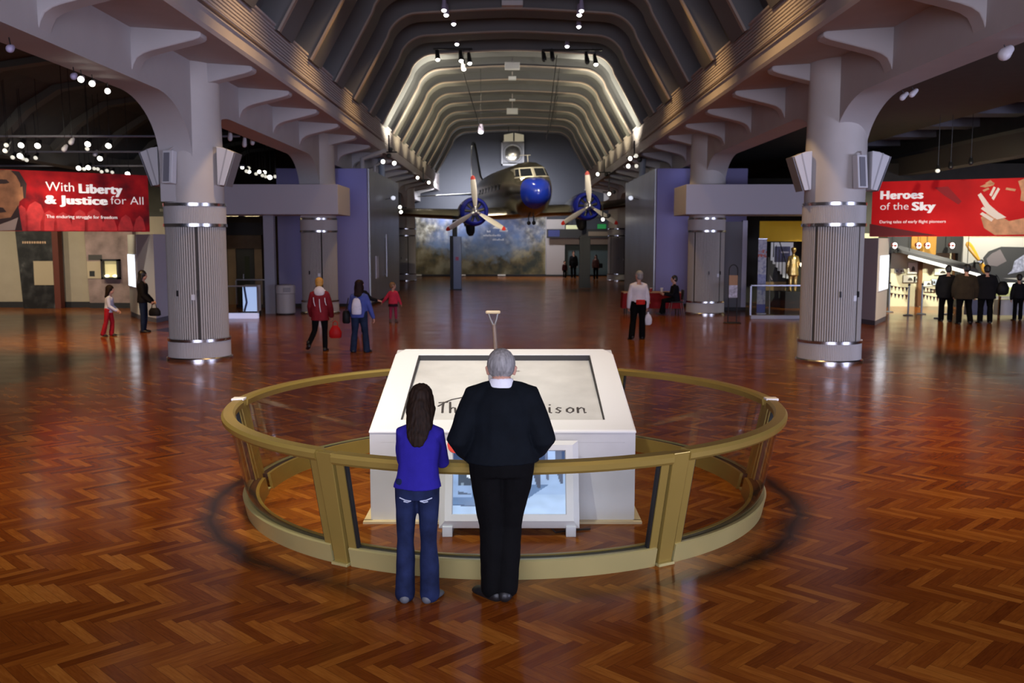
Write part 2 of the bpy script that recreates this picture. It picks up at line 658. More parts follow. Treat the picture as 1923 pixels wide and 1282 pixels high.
# ================================================================ girders, arcades
for sx, side in ((-1, 'left'), (1, 'right')):
    g = [(5.15, 6.03), (5.12, 6.10), (5.17, 6.13), (5.17, 6.42), (5.22, 6.44), (5.22, 6.47)]
    z = 6.47
    for q in range(9):
        g += [(5.16, z + 0.004), (5.16, z + 0.045), (5.20, z + 0.05), (5.20, z + 0.073)]
        z += 0.074
    g += [(5.14, 7.15), (5.14, 7.20), (5.9, 7.20), (6.55, 6.6), (6.55, 6.12), (5.6, 6.06)]
    gm = MB()
    gm.prism([(sx * a, b) for a, b in g], 'y', Y_NEAR, Y_END)
    go = struct(gm.build('trim_1' if sx < 0 else 'trim_2', M_girder))
    # a conduit along the girder face
    cm = MB()
    for yj in [Y_NEAR + 0.05]:
        cm.tube([(sx * 5.10, Y_NEAR, 6.46), (sx * 5.10, 38.2, 6.46)], 0.022, 8)
    cm.build('conduit', M_girder, go, smooth=50)

    # arcade wall with flat arches between the columns
    aw = MB()
    ZT = 6.3
    ycols = [COL0 + COLD * i for i in range(-2, 5)]
    prof = []                                      # lower outline along y
    for i in range(len(ycols) - 1):
        a, b_ = ycols[i] + 0.42, ycols[i + 1] - 0.42
        rz, ry, zt = 1.05, 1.75, 5.27
        prof.append((a, 3.3))
        for q in range(0, 13):
            t = q / 12 * pi / 2
            prof.append((a + ry * (1 - cos(t)), zt - rz + rz * sin(t) - 0.10 * (1 - q / 12)))
        for q in range(12, -1, -1):
            t = q / 12 * pi / 2
            prof.append((b_ - ry * (1 - cos(t)), zt - rz + rz * sin(t) - 0.10 * (1 - q / 12)))
        prof.append((b_, 3.3))
    x0, x1 = sx * 6.50, sx * 7.18
    vs, fs = [], []
    n = len(prof)
    for (yy, zz) in prof:
        vs += [(x0, yy, zz), (x1, yy, zz), (x0, yy, ZT), (x1, yy, ZT)]
    for i in range(n - 1):
        o, p = 4 * i, 4 * (i + 1)
        fs += [(o, p, p + 1, o + 1), (o, o + 2, p + 2, p), (o + 1, p + 1, p + 3, o + 3), (o + 2, o + 3, p + 3, p + 2)]
    fs += [(0, 1, 3, 2), (4 * n - 4, 4 * n - 2, 4 * n - 1, 4 * n - 3)]
    aw.add(vs, fs)
    # slab soffit from the wall to the girder, coved up at the wall
    aw.prism([(sx * 6.50, 6.22), (sx * 5.9, 6.08), (sx * 5.2, 6.05), (sx * 5.2, 6.12), (sx * 6.5, 6.30)], 'y', Y_NEAR, Y_END)
    wall = struct(aw.build('wall_' + side + '_arcade', M_plaster, smooth=30))
    # fins under the girder
    k = -8
    while True:
        y = COL0 + k * COLD / 4
        k += 1
        if y > Y_END - 1:
            break
        if y < Y_NEAR + 1:
            continue
        fm = MB()
        poly = [(6.52, 6.24), (5.95, 6.10), (5.38, 6.07), (5.31, 6.03), (5.30, 5.98), (5.34, 5.94), (5.45, 5.90), (6.15, 5.73), (6.30, 5.68), (6.41, 5.61), (6.47, 5.50), (6.52, 5.34)]
        fm.prism([(sx * a, b) for a, b in poly], 'y', y - 0.19, y + 0.19)
        fo = fm.build('bracket', M_plaster, wall, smooth=30, bevel=0.05)

    # ---------------------------------------------------------------- aisle
    ac = MB()
    if sx < 0:
        pa = [(7.18, 6.3), (8.0, 6.9), (11.6, 7.05), (12.9, 6.85), (13.9, 6.25), (14.6, 5.5), (15.0, 5.5), (26, 5.5), (26, 7.6), (7.18, 7.6)]
    else:
        pa = [(7.18, 6.02), (12.9, 6.02), (12.95, 7.0), (15.4, 7.0), (15.45, 5.9), (26, 5.3), (26, 7.6), (7.18, 7.6)]
    ac.prism([(sx * a, b) for a, b in pa], 'y', Y_NEAR, Y_END)
    ceil = struct(ac.build('ceiling_' + side, M_dark))
    if sx < 0:
        for kk in range(0, 14):
            y = 4.6 + kk * 3.2
            rm = MB()
            arc = [(8.05, 6.72), (11.5, 6.9), (12.75, 6.72), (13.7, 6.12), (14.5, 5.3), (14.6, 5.5), (13.9, 6.3), (12.9, 6.9), (11.6, 7.1), (8.0, 6.95)]
            rm.prism([(sx * a, b) for a, b in arc], 'y', y, y + 0.35)
            rm.build('rib', M_darkrib, ceil)
    else:
        for kk in range(0, 14):
            y = 6.0 + kk * 3.2
            rm = MB()
            rm.bbox(12.9, 15.45, y, y + 0.9, 6.25, 7.1)
            rm.build('rib', mat('dim_panel', (0.13, 0.13, 0.16), 0.7), ceil)
    gb = MB()
    gb.prism([(sx * a, b) for a, b in [(14.6, 4.95), (15.2, 4.95), (15.2, 5.6), (14.6, 5.6)]], 'y', Y_NEAR, Y_END)
    struct(gb.build('trim_3' if sx < 0 else 'trim_4', M_darkrib))
    # outer walls
    ow = MB()
    ow.bbox(sx * 25.6, sx * 26, Y_NEAR, Y_END, 0, 6)
    struct(ow.build('wall_' + side, M_beige))

    # ---------------------------------------------------------------- portal fascia in front of the second column
    pf = MB()
    pf.bbox(sx * 5.68, sx * 10.9, 31.0, 33.3, 3.36, 4.33)
    struct(pf.build('trim_5' if sx < 0 else 'trim_6', M_fascia, bevel=0.01))

    # ---------------------------------------------------------------- violet enclosure round the third column
    en = MB()
    en.bbox(sx * 5.45, sx * 8.85, 35.75, 45.2, 0.12, 5.20)
    eo = struct(en.build('wall_' + side + '_enclosure', M_violet, bevel=0.01))
    mp_ = MB()
    mp_.bbox(sx * 5.40, sx * 5.46, 36.0, 45.2, 0.12, 5.20)
    mp_.build('metal_cladding', M_metalpanel, eo)
    sk = MB()
    sk.bbox(sx * 5.47, sx * 8.83, 35.78, 45.15, 0.0, 0.13)
    sk.build('kick_strip', M_black, eo)

# ================================================================ far end
bw = MB()
bw.bbox(-26, 26, Y_END, Y_END + 0.6, 0, 10.8)
struct(bw.build('wall_back', M_greywall))
rp = MB()                                           # pale return wall right of the mural and the opening beside it
rp.bbox(2.42, 3.72, 66.6, 67.3, 0.12, 4.0)
rp.bbox(3.72, 7.6, 66.6, 67.3, 2.25, 3.05)
struct(rp.build('wall_back_right', M_pinkwall))
bs = MB()
bs.bbox(-7.2, 3.72, 66.5, 67.45, 0, 0.12)
struct(bs.build('baseboard_back', M_black))
dk = MB()
dk.bbox(3.72, 9.0, 66.9, 67.4, 0.1, 2.25)
struct(dk.build('wall_back_opening', mat('teal_dark', (0.05, 0.075, 0.08), 0.7)))
for sx, side in ((-1, 'left'), (1, 'right')):
    db = MB()                                        # dark fascia band across the far aisles
    db.bbox(sx * 6.2, sx * 12, 60.5, 61.0, 3.3, 3.9)
    struct(db.build('trim_7' if sx < 0 else 'trim_8', M_black))
    rw = MB()
    rw.bbox(sx * 7.6, sx * 25.6, 62.5, 62.7, 0, 6)
    struct(rw.build('wall_' + side + '_far', mat('taupe_wall', (0.16, 0.13, 0.10), 0.8)))

# ================================================================ columns
M_column = mat('column_paint', (0.52, 0.49, 0.47), 0.55, var=0.03)
M_slat = mat('column_slat', (0.45, 0.425, 0.40), 0.5)
M_gap = mat('slat_gap', (0.05, 0.045, 0.04), 0.8)
M_ribbed = mat('ribbed_band', (0.46, 0.44, 0.43), 0.5)
M_outlet = mat('outlet_plate', (0.75, 0.76, 0.8), 0.4)


def ringmesh(r0, r1, z0, z1, m=0):
    b = MB()
    b.lathe([(r0, z0), (r1, z0 + 0.012), (r1, z1 - 0.012), (r0, z1)], n=64)
    return b


def make_column():
    t = empty('column')
    b = MB()
    b.lathe([(0.60, 0.0), (0.68, 0.0), (0.68, 0.045), (0.655, 0.07), (0.60, 0.07)], n=64)
    b.build('base_ring', M_chrome, t, smooth=40)
    b = MB()                                   # ribbed plinth band
    rings = []
    for z in (0.06, 0.40):
        rings.append([(0.635 * cos(2 * pi * i / 240) * (1.012 if i % 2 else 1), 0.635 * sin(2 * pi * i / 240) * (1.012 if i % 2 else 1), z) for i in range(240)])
    b.loft(rings)
    b.build('base_band', M_ribbed, t)
    ringmesh(0.60, 0.655, 0.39, 0.47).build('ring', M_chrome, t, smooth=40)
    # slatted casing: 78 vertical slats with dark gaps, one mesh
    b = MB()
    b.lathe([(0.588, 0.46), (0.588, 2.80)], n=64, m=1)
    ns = 76
    for i in range(ns):
        a = 2 * pi * i / ns
        w = 2 * pi / ns * 0.34
        if i % 19 in (4,):
            continue
        pts = [(0.58, a - w), (0.606, a - w), (0.612, a), (0.606, a + w), (0.58, a + w)]
        b.prism([(r * cos(q), r * sin(q)) for r, q in pts], 'z', 0.46, 2.78, 0)
    b.build('slatted_casing', [M_slat, M_gap], t)
    b = MB()                                   # latch knobs on the casing doors
    for a in (-1.95, -1.25):
        b.box((0.625 * cos(a), 0.625 * sin(a), 1.42), (0.03, 0.03, 0.12), 0, Matrix.Rotation(a, 3, 'Z'))
    b.build('latch', M_black, t)
    ringmesh(0.58, 0.645, 2.78, 2.865).build('ring', M_chrome, t, smooth=40)
    b = MB()
    rings = []
    for z in (2.85, 3.22):
        rings.append([(0.622 * cos(2 * pi * i / 240) * (1.012 if i % 2 else 1), 0.622 * sin(2 * pi * i / 240) * (1.012 if i % 2 else 1), z) for i in range(240)])
    b.loft(rings)
    b.build('capital_band', M_ribbed, t)
    ringmesh(0.58, 0.64, 3.20, 3.285).build('ring', M_chrome, t, smooth=40)
    b = MB()
    b.lathe([(0.60, 3.27), (0.605, 4.2), (0.58, 5.2), (0.57, 6.15)], n=64)
    b.build('shaft', M_column, t, smooth=40)
    return t


col_proto = make_column()
first = True
ORD = {0: 'nearest', 1: 'second', 2: 'third', 3: 'fourth', 4: 'fifth'}
for sx, side in ((-1, 'left'), (1, 'right')):
    for i in (0, 1, 3):
        y = COL0 + COLD * i - (0.25 if sx > 0 else -0.15)
        if i == 3:
            y = 59.5
        o = col_proto if first else copy_tree(col_proto)
        first = False
        o.location = (sx * 6.68 + (0.0 if sx < 0 else -0.03), y, 0)
        o.rotation_euler.z = 0.0 if sx < 0 else 0.35
        lab = {0: 'large slatted column standing nearest on the %s with loudspeakers on it',
               1: 'slatted column under the grey fascia box on the %s',
               3: 'distant slatted column beside the violet enclosure on the %s'}[i] % side
        tag(o, lab, 'column', 'slatted columns along the hall')
        if i == 0 and sx < 0:
            b = MB()
            b.box((0.1, -0.617, 1.34), (0.075, 0.012, 0.115))
            b.build('outlet_plate', M_outlet, o, bevel=0.004)

# ================================================================ loudspeakers on the nearest columns
M_spk = mat('speaker_white', (0.66, 0.66, 0.68), 0.45)
M_mesh = mat('speaker_grille', (0.20, 0.20, 0.23), 0.7, bump=0.3, bscale=200)


def box_speaker(x, y, z, sgn, label):
    # wedge shaped box hung on the side of the column, wider at its top
    t = thing('loudspeaker', label, 'loudspeaker', (x, y, z))
    b = MB()
    pr_ = [(0.0, -0.33), (0.13, -0.35), (0.36, 0.33), (0.14, 0.42), (0.0, 0.44)]
    b.prism([(sgn * a, c_) for a, c_ in pr_], 'y', -0.28, 0.22)
    b.build('cabinet', M_spk, t, bevel=0.012)
    b = MB()
    b.prism([(sgn * a, c_) for a, c_ in [(0.15, -0.355), (0.165, -0.36), (0.395, 0.32), (0.375, 0.33)]], 'y', -0.26, 0.2)
    b.build('grille', M_mesh, t)
    b = MB()
    b.prism([(sgn * a, c_) for a, c_ in [(0.02, -0.34), (0.045, -0.34), (0.23, 0.385), (0.205, 0.40)]], 'y', -0.285, -0.275)
    b.build('seam', mat('seam_grey', (0.4, 0.4, 0.42), 0.5), t)
    return t


def front_speaker(x, y, z, rz, label):
    t = thing('loudspeaker', label, 'loudspeaker', (x, y, z), rz)
    b = MB()
    R = Matrix.Rotation(radians(-6), 3, 'X')
    b.box((0, 0.03, 0), (0.24, 0.16, 0.66), 0, R)
    b.build('cabinet', M_spk, t, bevel=0.015)
    b = MB()
    b.box((-0.01, -0.055, 0.0), (0.13, 0.02, 0.58), 0, R)
    b.build('grille', M_mesh, t)
    b = MB()
    b.tube([(0, 0.02, 0.33), (0.06, 0.1, 0.40), (0.06, 0.2, 0.40)], 0.015, 8)
    b.build('bracket', M_girder, t)
    return t


cxl, cyl_ = -6.68, COL0 + 0.15
cxr, cyr = 6.65, COL0 - 0.25
box_speaker(cxl - 0.605, cyl_ - 0.1, 3.98, -1, 'white wedge loudspeaker on the left side of the nearest left column')
box_speaker(cxl + 0.605, cyl_ - 0.1, 3.98, 1, 'white wedge loudspeaker on the right side of the nearest left column')
front_speaker(cxl - 0.27, cyl_ - 0.71, 3.98, -0.25, 'narrow loudspeaker with grey grille on the front of the nearest left column')
box_speaker(cxr - 0.605, cyr - 0.1, 3.86, -1, 'white wedge loudspeaker on the left side of the nearest right column')
box_speaker(cxr + 0.605, cyr - 0.1, 3.86, 1, 'white wedge loudspeaker on the right side of the nearest right column')
front_speaker(cxr + 0.27, cyr - 0.71, 3.86, 0.35, 'narrow loudspeaker with grey grille on the front of the nearest right column')

# ================================================================ round railing
M_brass = mat('brass_paint', (0.37, 0.265, 0.065), 0.34, metal=0.45, var=0.05, vscale=2)
M_brass2 = mat('brass_light', (0.46, 0.40, 0.165), 0.36, metal=0.35, var=0.05, vscale=2)
M_gasket = mat('gasket_black', (0.01, 0.01, 0.01), 0.5)


def glass_mat():
    m, nt, b = new_mat('clear_glass')
    nt.nodes.remove(b)
    out = nt.nodes['Material Output']
    tr = nt.nodes.new('ShaderNodeBsdfTransparent')
    tr.inputs[0].default_value = (0.93, 0.95, 0.94, 1)
    gl = nt.nodes.new('ShaderNodeBsdfGlossy')
    gl.inputs['Roughness'].default_value = 0.02
    fr = nt.nodes.new('ShaderNodeFresnel')
    fr.inputs['IOR'].default_value = 1.5
    mx = nt.nodes.new('ShaderNodeMixShader')
    ge = nt.nodes.new('ShaderNodeNewGeometry')          # keep the same reflectance on both faces of the pane
    inv = nt.nodes.new('ShaderNodeMath')
    inv.operation = 'MULTIPLY_ADD'
    inv.inputs[1].default_value = 1 / 1.5 - 1.5
    inv.inputs[2].default_value = 1.5
    nt.links.new(ge.outputs['Backfacing'], inv.inputs[0])
    nt.links.new(inv.outputs[0], fr.inputs['IOR'])
    nt.links.new(fr.outputs[0], mx.inputs[0])
    nt.links.new(tr.outputs[0], mx.inputs[1])
    nt.links.new(gl.outputs[0], mx.inputs[2])
    nt.links.new(mx.outputs[0], out.inputs['Surface'])
    return m


M_glass = glass_mat()
RC = Vector((-0.07, 9.25, 0))
RT, RB, RH = 2.70, 2.49, 0.935
ring = thing('railing', 'round brass and glass railing encircling the white plinth', 'railing', RC)


def rp_(a, r, z):      # a: degrees from the viewer's side (-y), clockwise seen from above to +x
    t = radians(a)
    return Vector((r * sin(t), -r * cos(t), z))


def rr_(z):            # centre radius of the leaning screen at height z
    return RB - 0.03 + (RT - 0.05 - RB + 0.03) * z / RH


def sweep(b, prof, a0, a1, n=28, m=0):
    rings = []
    for i in range(n + 1):
        a = a0 + (a1 - a0) * i / n
        rings.append([rp_(a, r, z) for r, z in prof])
    b.loft(rings, m)


POSTS = [-30, 30, 90, 150, 210, 270]
for k, a in enumerate(POSTS):
    # post: wide tapered plate plus narrow frame member beside it
    b = MB()
    for (w0, w1, off, th, m) in ((0.125, 0.155, 0.0, 0.07, 0),):
        rgs = []
        for z in (0.02, RH - 0.01):
            w = w0 if z < 0.1 else w1
            r = rr_(z)
            da = math.degrees(w / 2 / r)
            rgs.append([rp_(a - da, r - 0.035, z), rp_(a + da, r - 0.035, z), rp_(a + da, r + 0.05, z), rp_(a - da, r + 0.05, z)])
        b.loft(rgs)
    po = b.build('post', M_brass, ring, bevel=0.006)
    b = MB()
    da = math.degrees(0.075 / RB)
    b.loft([[rp_(a - da, RB - 0.12, z), rp_(a + da, RB - 0.12, z), rp_(a + da, RB + 0.05, z), rp_(a - da, RB + 0.05, z)] for z in (0.0, 0.022)])
    b.build('foot_plate', M_brass2, po, bevel=0.003)
    if a in (90, 270):
        b = MB()
        b.loft([[rp_(a - 1.2, RT - 0.11, z), rp_(a + 1.2, RT - 0.11, z), rp_(a + 1.2, RT + 0.012, z), rp_(a - 1.2, RT + 0.012, z)] for z in (RH - 0.01, RH + 0.012)])
        b.build('joint_cap', M_white, po, bevel=0.004)
for k, a in enumerate(POSTS):
    a1 = a + 60
    g = math.degrees(0.075 / 2.6)
    front = (a == -30)
    mt = M_brass2 if front else M_brass
    # hand rail
    b = MB()
    h0 = RH - 0.085
    dz = -0.012 if front else 0.0
    sweep(b, [(RT - 0.115, h0 + 0.01 + dz), (RT - 0.02, h0 + dz), (RT, h0 + 0.02 + dz), (RT + 0.005, RH - 0.025 + dz), (RT - 0.015, RH + dz), (RT - 0.10, RH + 0.004 + dz), (RT - 0.12, RH - 0.02 + dz)], a + g, a1 - g)
    b.build('hand_rail', M_brass, ring, smooth=30)
    # outer kick plate, inner kick plate, sill
    b = MB()
    gk = g + 0.4
    sweep(b, [(RB - 0.02, 0.006), (RB + 0.012, 0.0), (RB + 0.045, 0.148), (RB + 0.030, 0.158), (RB - 0.005, 0.156)], a + gk, a1 - gk)
    b.build('kick_plate', M_brass2, ring, smooth=30)
    b = MB()
    sweep(b, [(RB - 0.14, 0.0), (RB - 0.11, 0.0), (RB - 0.075, 0.158), (RB - 0.105, 0.158)], a + gk, a1 - gk)
    b.build('inner_kick_plate', M_brass, ring, smooth=30)
    b = MB()
    sweep(b, [(RB - 0.08, 0.10), (RB + 0.0, 0.10), (RB + 0.0, 0.150), (RB - 0.08, 0.150)], a + gk, a1 - gk)
    gk_o = b.build('gasket', M_gasket, ring)
    # curved glass pane
    b = MB()
    z0, z1 = 0.14, RH - 0.06
    sweep(b, [(rr_(z0) - 0.004, z0), (rr_(z0) + 0.004, z0), (rr_(z1) + 0.004, z1), (rr_(z1) - 0.004, z1)], a + g + 1.6, a1 - g - 1.6, 36)
    b.build('glass_pane', M_glass, ring, smooth=30)
    # upright frame members on both ends of the pane with a dark seal
    for aa, sg in ((a + g + 0.3, 1), (a1 - g - 0.3, -1)):
        b = MB()
        da = sg * math.degrees(0.07 / 2.6)
        b.loft([[rp_(aa, rr_(z) - 0.03, z), rp_(aa + da, rr_(z) - 0.03, z), rp_(aa + da, rr_(z) + 0.03, z), rp_(aa, rr_(z) + 0.03, z)] for z in (0.10, RH - 0.05)])
        fo = b.build('frame_upright', M_brass, ring)
        b = MB()
        db = sg * math.degrees(0.015 / 2.6)
        b.loft([[rp_(aa + da, rr_(z) - 0.02, z), rp_(aa + da + db, rr_(z) - 0.02, z), rp_(aa + da + db, rr_(z) + 0.02, z), rp_(aa + da, rr_(z) + 0.02, z)] for z in (0.15, RH - 0.06)])
        b.build('seal', M_gasket, fo)

# ================================================================ white plinth with the signed concrete slab
M_plinth = mat('plinth_white', (0.82, 0.80, 0.77), 0.45)
M_plinth_side = mat('plinth_side', (0.60, 0.585, 0.575), 0.6, var=0.03, vscale=6)
M_concrete = mat('concrete', (0.60, 0.58, 0.54), 0.85, var=0.16, vscale=1.7, bump=0.25, bscale=18)
M_groove = mat('groove_dark', (0.05, 0.04, 0.035), 0.9)
PX0, PX1, PY0, PY1, PZ0, PZ1 = -1.268, 1.100, 8.19, 10.33, 0.832, 1.315
pl = thing('plinth', 'white plinth with sloping framed top inside the round railing', 'plinth', ((PX0 + PX1) / 2, (PY0 + PY1) / 2, 0))
ox, oy = (PX0 + PX1) / 2, (PY0 + PY1) / 2
hw, hd = (PX1 - PX0) / 2, (PY1 - PY0) / 2


def slope_z(y):
    return PZ0 + (PZ1 - PZ0) * (y + hd) / (2 * hd)


b = MB()
b.prism([(-hd + 0.01, 0.02), (hd - 0.01, 0.02), (hd - 0.01, slope_z(hd) - 0.11), (-hd + 0.006, slope_z(-hd) - 0.11)], 'x', -hw + 0.006, hw - 0.006)
for xa_, xb_ in ((-hw + 0.006, -hw + 0.10), (hw - 0.10, hw - 0.006)):       # rim up to the sloping frame
    b.prism([(-hd + 0.006, slope_z(-hd) - 0.11), (hd - 0.01, slope_z(hd) - 0.11), (hd - 0.01, slope_z(hd) - 0.014), (-hd + 0.006, slope_z(-hd) - 0.014)], 'x', xa_, xb_)
for ya_, yb_ in ((-hd + 0.006, -hd + 0.10), (hd - 0.10, hd - 0.01)):
    b.prism([(ya_, slope_z(ya_) - 0.11), (yb_, slope_z(yb_) - 0.11), (yb_, slope_z(yb_) - 0.014), (ya_, slope_z(ya_) - 0.014)], 'x', -hw + 0.10, hw - 0.10)
b.build('body', M_plinth_side, pl)
b = MB()
for (x0, x1, y0, y1) in ((-hw - 0.055, hw + 0.055, -hd - 0.06, -hd + 0.02), (-hw - 0.055, -hw + 0.02, -hd, hd), (hw - 0.02, hw + 0.055, -hd, hd)):
    b.bbox(x0, x1, y0, y1, 0.0, 0.02)
b.build('floor_trim', mat('trim_wood', (0.62, 0.50, 0.30), 0.5), pl)
# sloping frame: four mitred boards with chamfered far corners, as one ring
b = MB()
RX0, RX1, RY0, RY1 = -hw + 0.255, hw - 0.255, -hd + 0.235, hd - 0.20
outer = [(-hw, -hd), (hw, -hd), (hw, hd - 0.16), (hw - 0.085, hd), (-hw + 0.085, hd), (-hw, hd - 0.16)]
inner = [(RX0, RY0), (RX1, RY0), (RX1, RY1 - 0.004), (RX1 - 0.004, RY1), (RX0 + 0.004, RY1), (RX0, RY1 - 0.004)]


def onslope(p, d=0.0):
    return Vector((p[0], p[1], slope_z(p[1]) + d))


rings = [[onslope(p, -0.022) for p in outer], [onslope(p, -0.008) for p in outer], [onslope((p[0] * 0.985, p[1] * 0.985), 0.0) for p in outer], [onslope(p, 0.0) for p in inner], [onslope(p, -0.10) for p in inner]]
b.loft(rings, caps=False)
b.build('sloping_frame', M_plinth, pl, bevel=0.004)
b = MB()
b.loft([[onslope((RX0 + 0.002, RY0 + 0.002), -0.10), onslope((RX1 - 0.002, RY0 + 0.002), -0.10), onslope((RX1 - 0.002, RY1 - 0.002), -0.10), onslope((RX0 + 0.002, RY1 - 0.002), -0.10)],
        [onslope((RX0 + 0.002, RY0 + 0.002), -0.022), onslope((RX1 - 0.002, RY0 + 0.002), -0.022), onslope((RX1 - 0.002, RY1 - 0.002), -0.058), onslope((RX0 + 0.002, RY1 - 0.002), -0.058)]])
slab = b.build('concrete_slab', M_concrete, pl)
b = MB()                                                # dark strip round the recess, thickest along the far edge
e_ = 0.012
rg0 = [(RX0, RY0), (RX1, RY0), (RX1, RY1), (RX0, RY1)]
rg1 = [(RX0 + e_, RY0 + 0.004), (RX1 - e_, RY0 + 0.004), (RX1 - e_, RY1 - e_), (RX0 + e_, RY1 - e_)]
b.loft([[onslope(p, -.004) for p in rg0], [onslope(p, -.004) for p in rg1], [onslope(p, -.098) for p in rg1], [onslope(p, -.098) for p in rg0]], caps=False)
b.build('recess_edge', mat('edge_dark', (0.035, 0.032, 0.03), .8), pl)


def slab_pt(x, y, d=0.002):
    t = (y - RY0) / (RY1 - RY0)
    return Vector((x, y, slope_z(y) - 0.022 - 0.036 * t + d))


def scr(px, py):
    """photo pixel of the engraving -> point on the slab (plinth space)"""
    d = ray(px, py)
    z0 = slope_z(0)
    kk = (PZ1 - PZ0) / (2 * hd)
    # z = z0 + kk*(y-oy)
    y = (CAM_H - z0 + kk * oy) / (kk - d.z / d.y)
    p = Vector((0, 0, CAM_H)) + d * (y / d.y)
    return (p.x - ox, p.y - oy)


GL = {  # handwritten letters: strokes in a box of width 1, x-height 0.5, cap height 1
    'T': [[(0, .95), (.9, 1.0)], [(.48, 1.0), (.40, .5), (.36, 0)]],
    'h': [[(.1, 1.0), (.1, 0)], [(.1, .3), (.35, .5), (.6, .45), (.65, 0)]],
    'o': [[(.4, .5), (.1, .35), (.1, .12), (.4, 0), (.7, .15), (.7, .38), (.4, .5)]],
    'm': [[(0, .5), (.05, 0)], [(.05, .35), (.25, .5), (.4, .42), (.42, 0)], [(.42, .35), (.62, .5), (.8, .42), (.85, 0)]],
    'a': [[(.65, .45), (.35, .5), (.1, .25), (.3, 0), (.6, .15), (.68, .5), (.75, 0)]],
    's': [[(.6, .45), (.3, .5), (.15, .36), (.55, .18), (.4, 0), (.1, .05)]],
    'A': [[(0, 0), (.35, .95), (.75, 0)], [(.15, .38), (.62, .38)]],
    'E': [[(.7, .95), (.2, .85), (.2, .6), (.55, .52), (.15, .42), (.15, .05), (.75, .05)]],
    'd': [[(.6, .42), (.3, .5), (.08, .22), (.3, 0), (.6, .15)], [(.66, 1.0), (.62, .3), (.72, 0)]],
    'i': [[(.3, .5), (.32, .05), (.5, 0)], [(.3, .72), (.34, .76)]],
    'n': [[(.05, .5), (.1, 0)], [(.1, .32), (.4, .5), (.65, .4), (.7, 0), (.85, .04)]],
}
strokes = [[(823, 757), (836, 749), (848, 744), (862, 741), (885, 736), (910, 735)]]        # long cross stroke of the T
xs_ = 824.0
for w_, chs in ((19.5, 'Thomas'), (9, ' '), (20, 'A'), (9, ' '), (21, 'Edison')):
    for c_ in chs:
        if c_ == ' ':
            xs_ += w_
            continue
        for st in GL[c_]:
            strokes.append([(xs_ + q[0] * w_ * .95, 770 - q[1] * 21) for q in st])
        xs_ += w_ * (1.25 if c_ == 'm' else .75 if c_ == 'i' else 1.0)
b = MB()
for st in strokes:
    pts = [slab_pt(*scr(*p)) for p in st]
    b.tube(pts, [(0.011, 0.004)] * len(pts), 6, up=(0, 0, 1))
b.build('signature', M_groove, slab)

# ================================================================ spade standing in the slab
M_wood = mat('worn_wood', (0.13, 0.085, 0.06), 0.45, var=0.2, vscale=6, stretch=(3, 3, 0.6))
M_iron = mat('old_iron', (0.20, 0.19, 0.18), 0.4, metal=0.8)
tz = 1.06
sp = thing('spade', 'old spade with a D handle standing upright behind the grey haired man', 'spade', (-0.135, 9.35, tz))
ld = Vector((-0.075, 0.0, 1.0)).normalized()
top = ld * 0.735
b = MB()
b.tube([ld * 0.30, ld * 0.60], [0.020, 0.019], 12)
b.build('shaft', M_wood, sp, smooth=60)
b = MB()
b.tube([ld * 0.05, ld * 0.34], [(0.024, 0.024), (0.023, 0.023)], 12)
b.build('socket', M_iron, sp, smooth=60)
b = MB()
b.prism([(-0.10, -0.02), (0.10, -0.02), (0.105, 0.12), (0.03, 0.15), (-0.03, 0.15), (-0.105, 0.12)], 'y', -0.006, 0.006)
b.build('blade', M_iron, sp, bevel=0.003)
b = MB()
c0 = ld * 0.59
for sg in (-1, 1):
    b.tube([c0, ld * 0.665 + Vector((sg * 0.030, 0, 0)), ld * 0.725 + Vector((sg * 0.046, 0, 0))], [0.013, 0.010, 0.009], 10)
hd_o = b.build('handle_fork', M_iron, sp, smooth=60)
b = MB()
b.tube([top + Vector((-0.058, 0, 0.0)), top + Vector((0.058, 0, 0))], 0.017, 14)
b.build('grip', mat('grip_wood', (0.50, 0.38, 0.22), 0.45), sp, smooth=60)

# ================================================================ picture screen leaning on the plinth
mo = thing('display_screen', 'white framed screen with a grey film picture leaning before the plinth', 'screen', (-0.024, 7.80, 0))
TIL = Matrix.Rotation(radians(-20), 3, 'X')      # leans back towards the plinth
MW0, MW1, MHT = 0.595, 0.575, 0.73


def ms(u, v, d=0.0):
    """u across, v up the leaning face, d out of the face towards the viewer"""
    return TIL @ Vector((u, -d, v)) + Vector((0, 0, 0.07))


def quadring(b, r0, r1, m=0):
    """frame band between two rectangles (hw, v0, v1, depth)"""
    def rc(r):
        return [ms(-r[0], r[1], r[3]), ms(r[0], r[1], r[3]), ms(r[0] * (r[4] if len(r) > 4 else 1), r[2], r[3]), ms(-r[0] * (r[4] if len(r) > 4 else 1), r[2], r[3])]
    b.loft([rc(r0), rc(r1)], m, caps=False)


b = MB()
Rs = [(0.595, 0.0, 0.74, -0.09), (0.600, -0.005, 0.745, 0.0), (0.598, -0.003, 0.743, 0.012), (0.548, 0.052, 0.700, 0.055), (0.488, 0.105, 0.655, 0.055), (0.480, 0.113, 0.648, 0.035)]
for q in range(len(Rs) - 1):
    quadring(b, Rs[q], Rs[q + 1])
b.add([ms(-0.595, 0, -0.09), ms(0.595, 0, -0.09), ms(0.595, 0.74, -0.09), ms(-0.595, 0.74, -0.09)], [(0, 1, 2, 3)])
b.build('frame', mat('screen_frame', (0.70, 0.69, 0.68), 0.42), mo, smooth=20)


def screen_mat():
    m, nt, bs_ = new_mat('screen_picture')
    bs_.inputs['Base Color'].default_value = (0.02, 0.02, 0.02, 1)
    bs_.inputs['Roughness'].default_value = 0.15
    at = nt.nodes.new('ShaderNodeAttribute')
    at.attribute_name = 'pic'
    nt.links.new(at.outputs['Color'], bs_.inputs['Emission Color'])
    bs_.inputs['Emission Strength'].default_value = 1.3
    return m


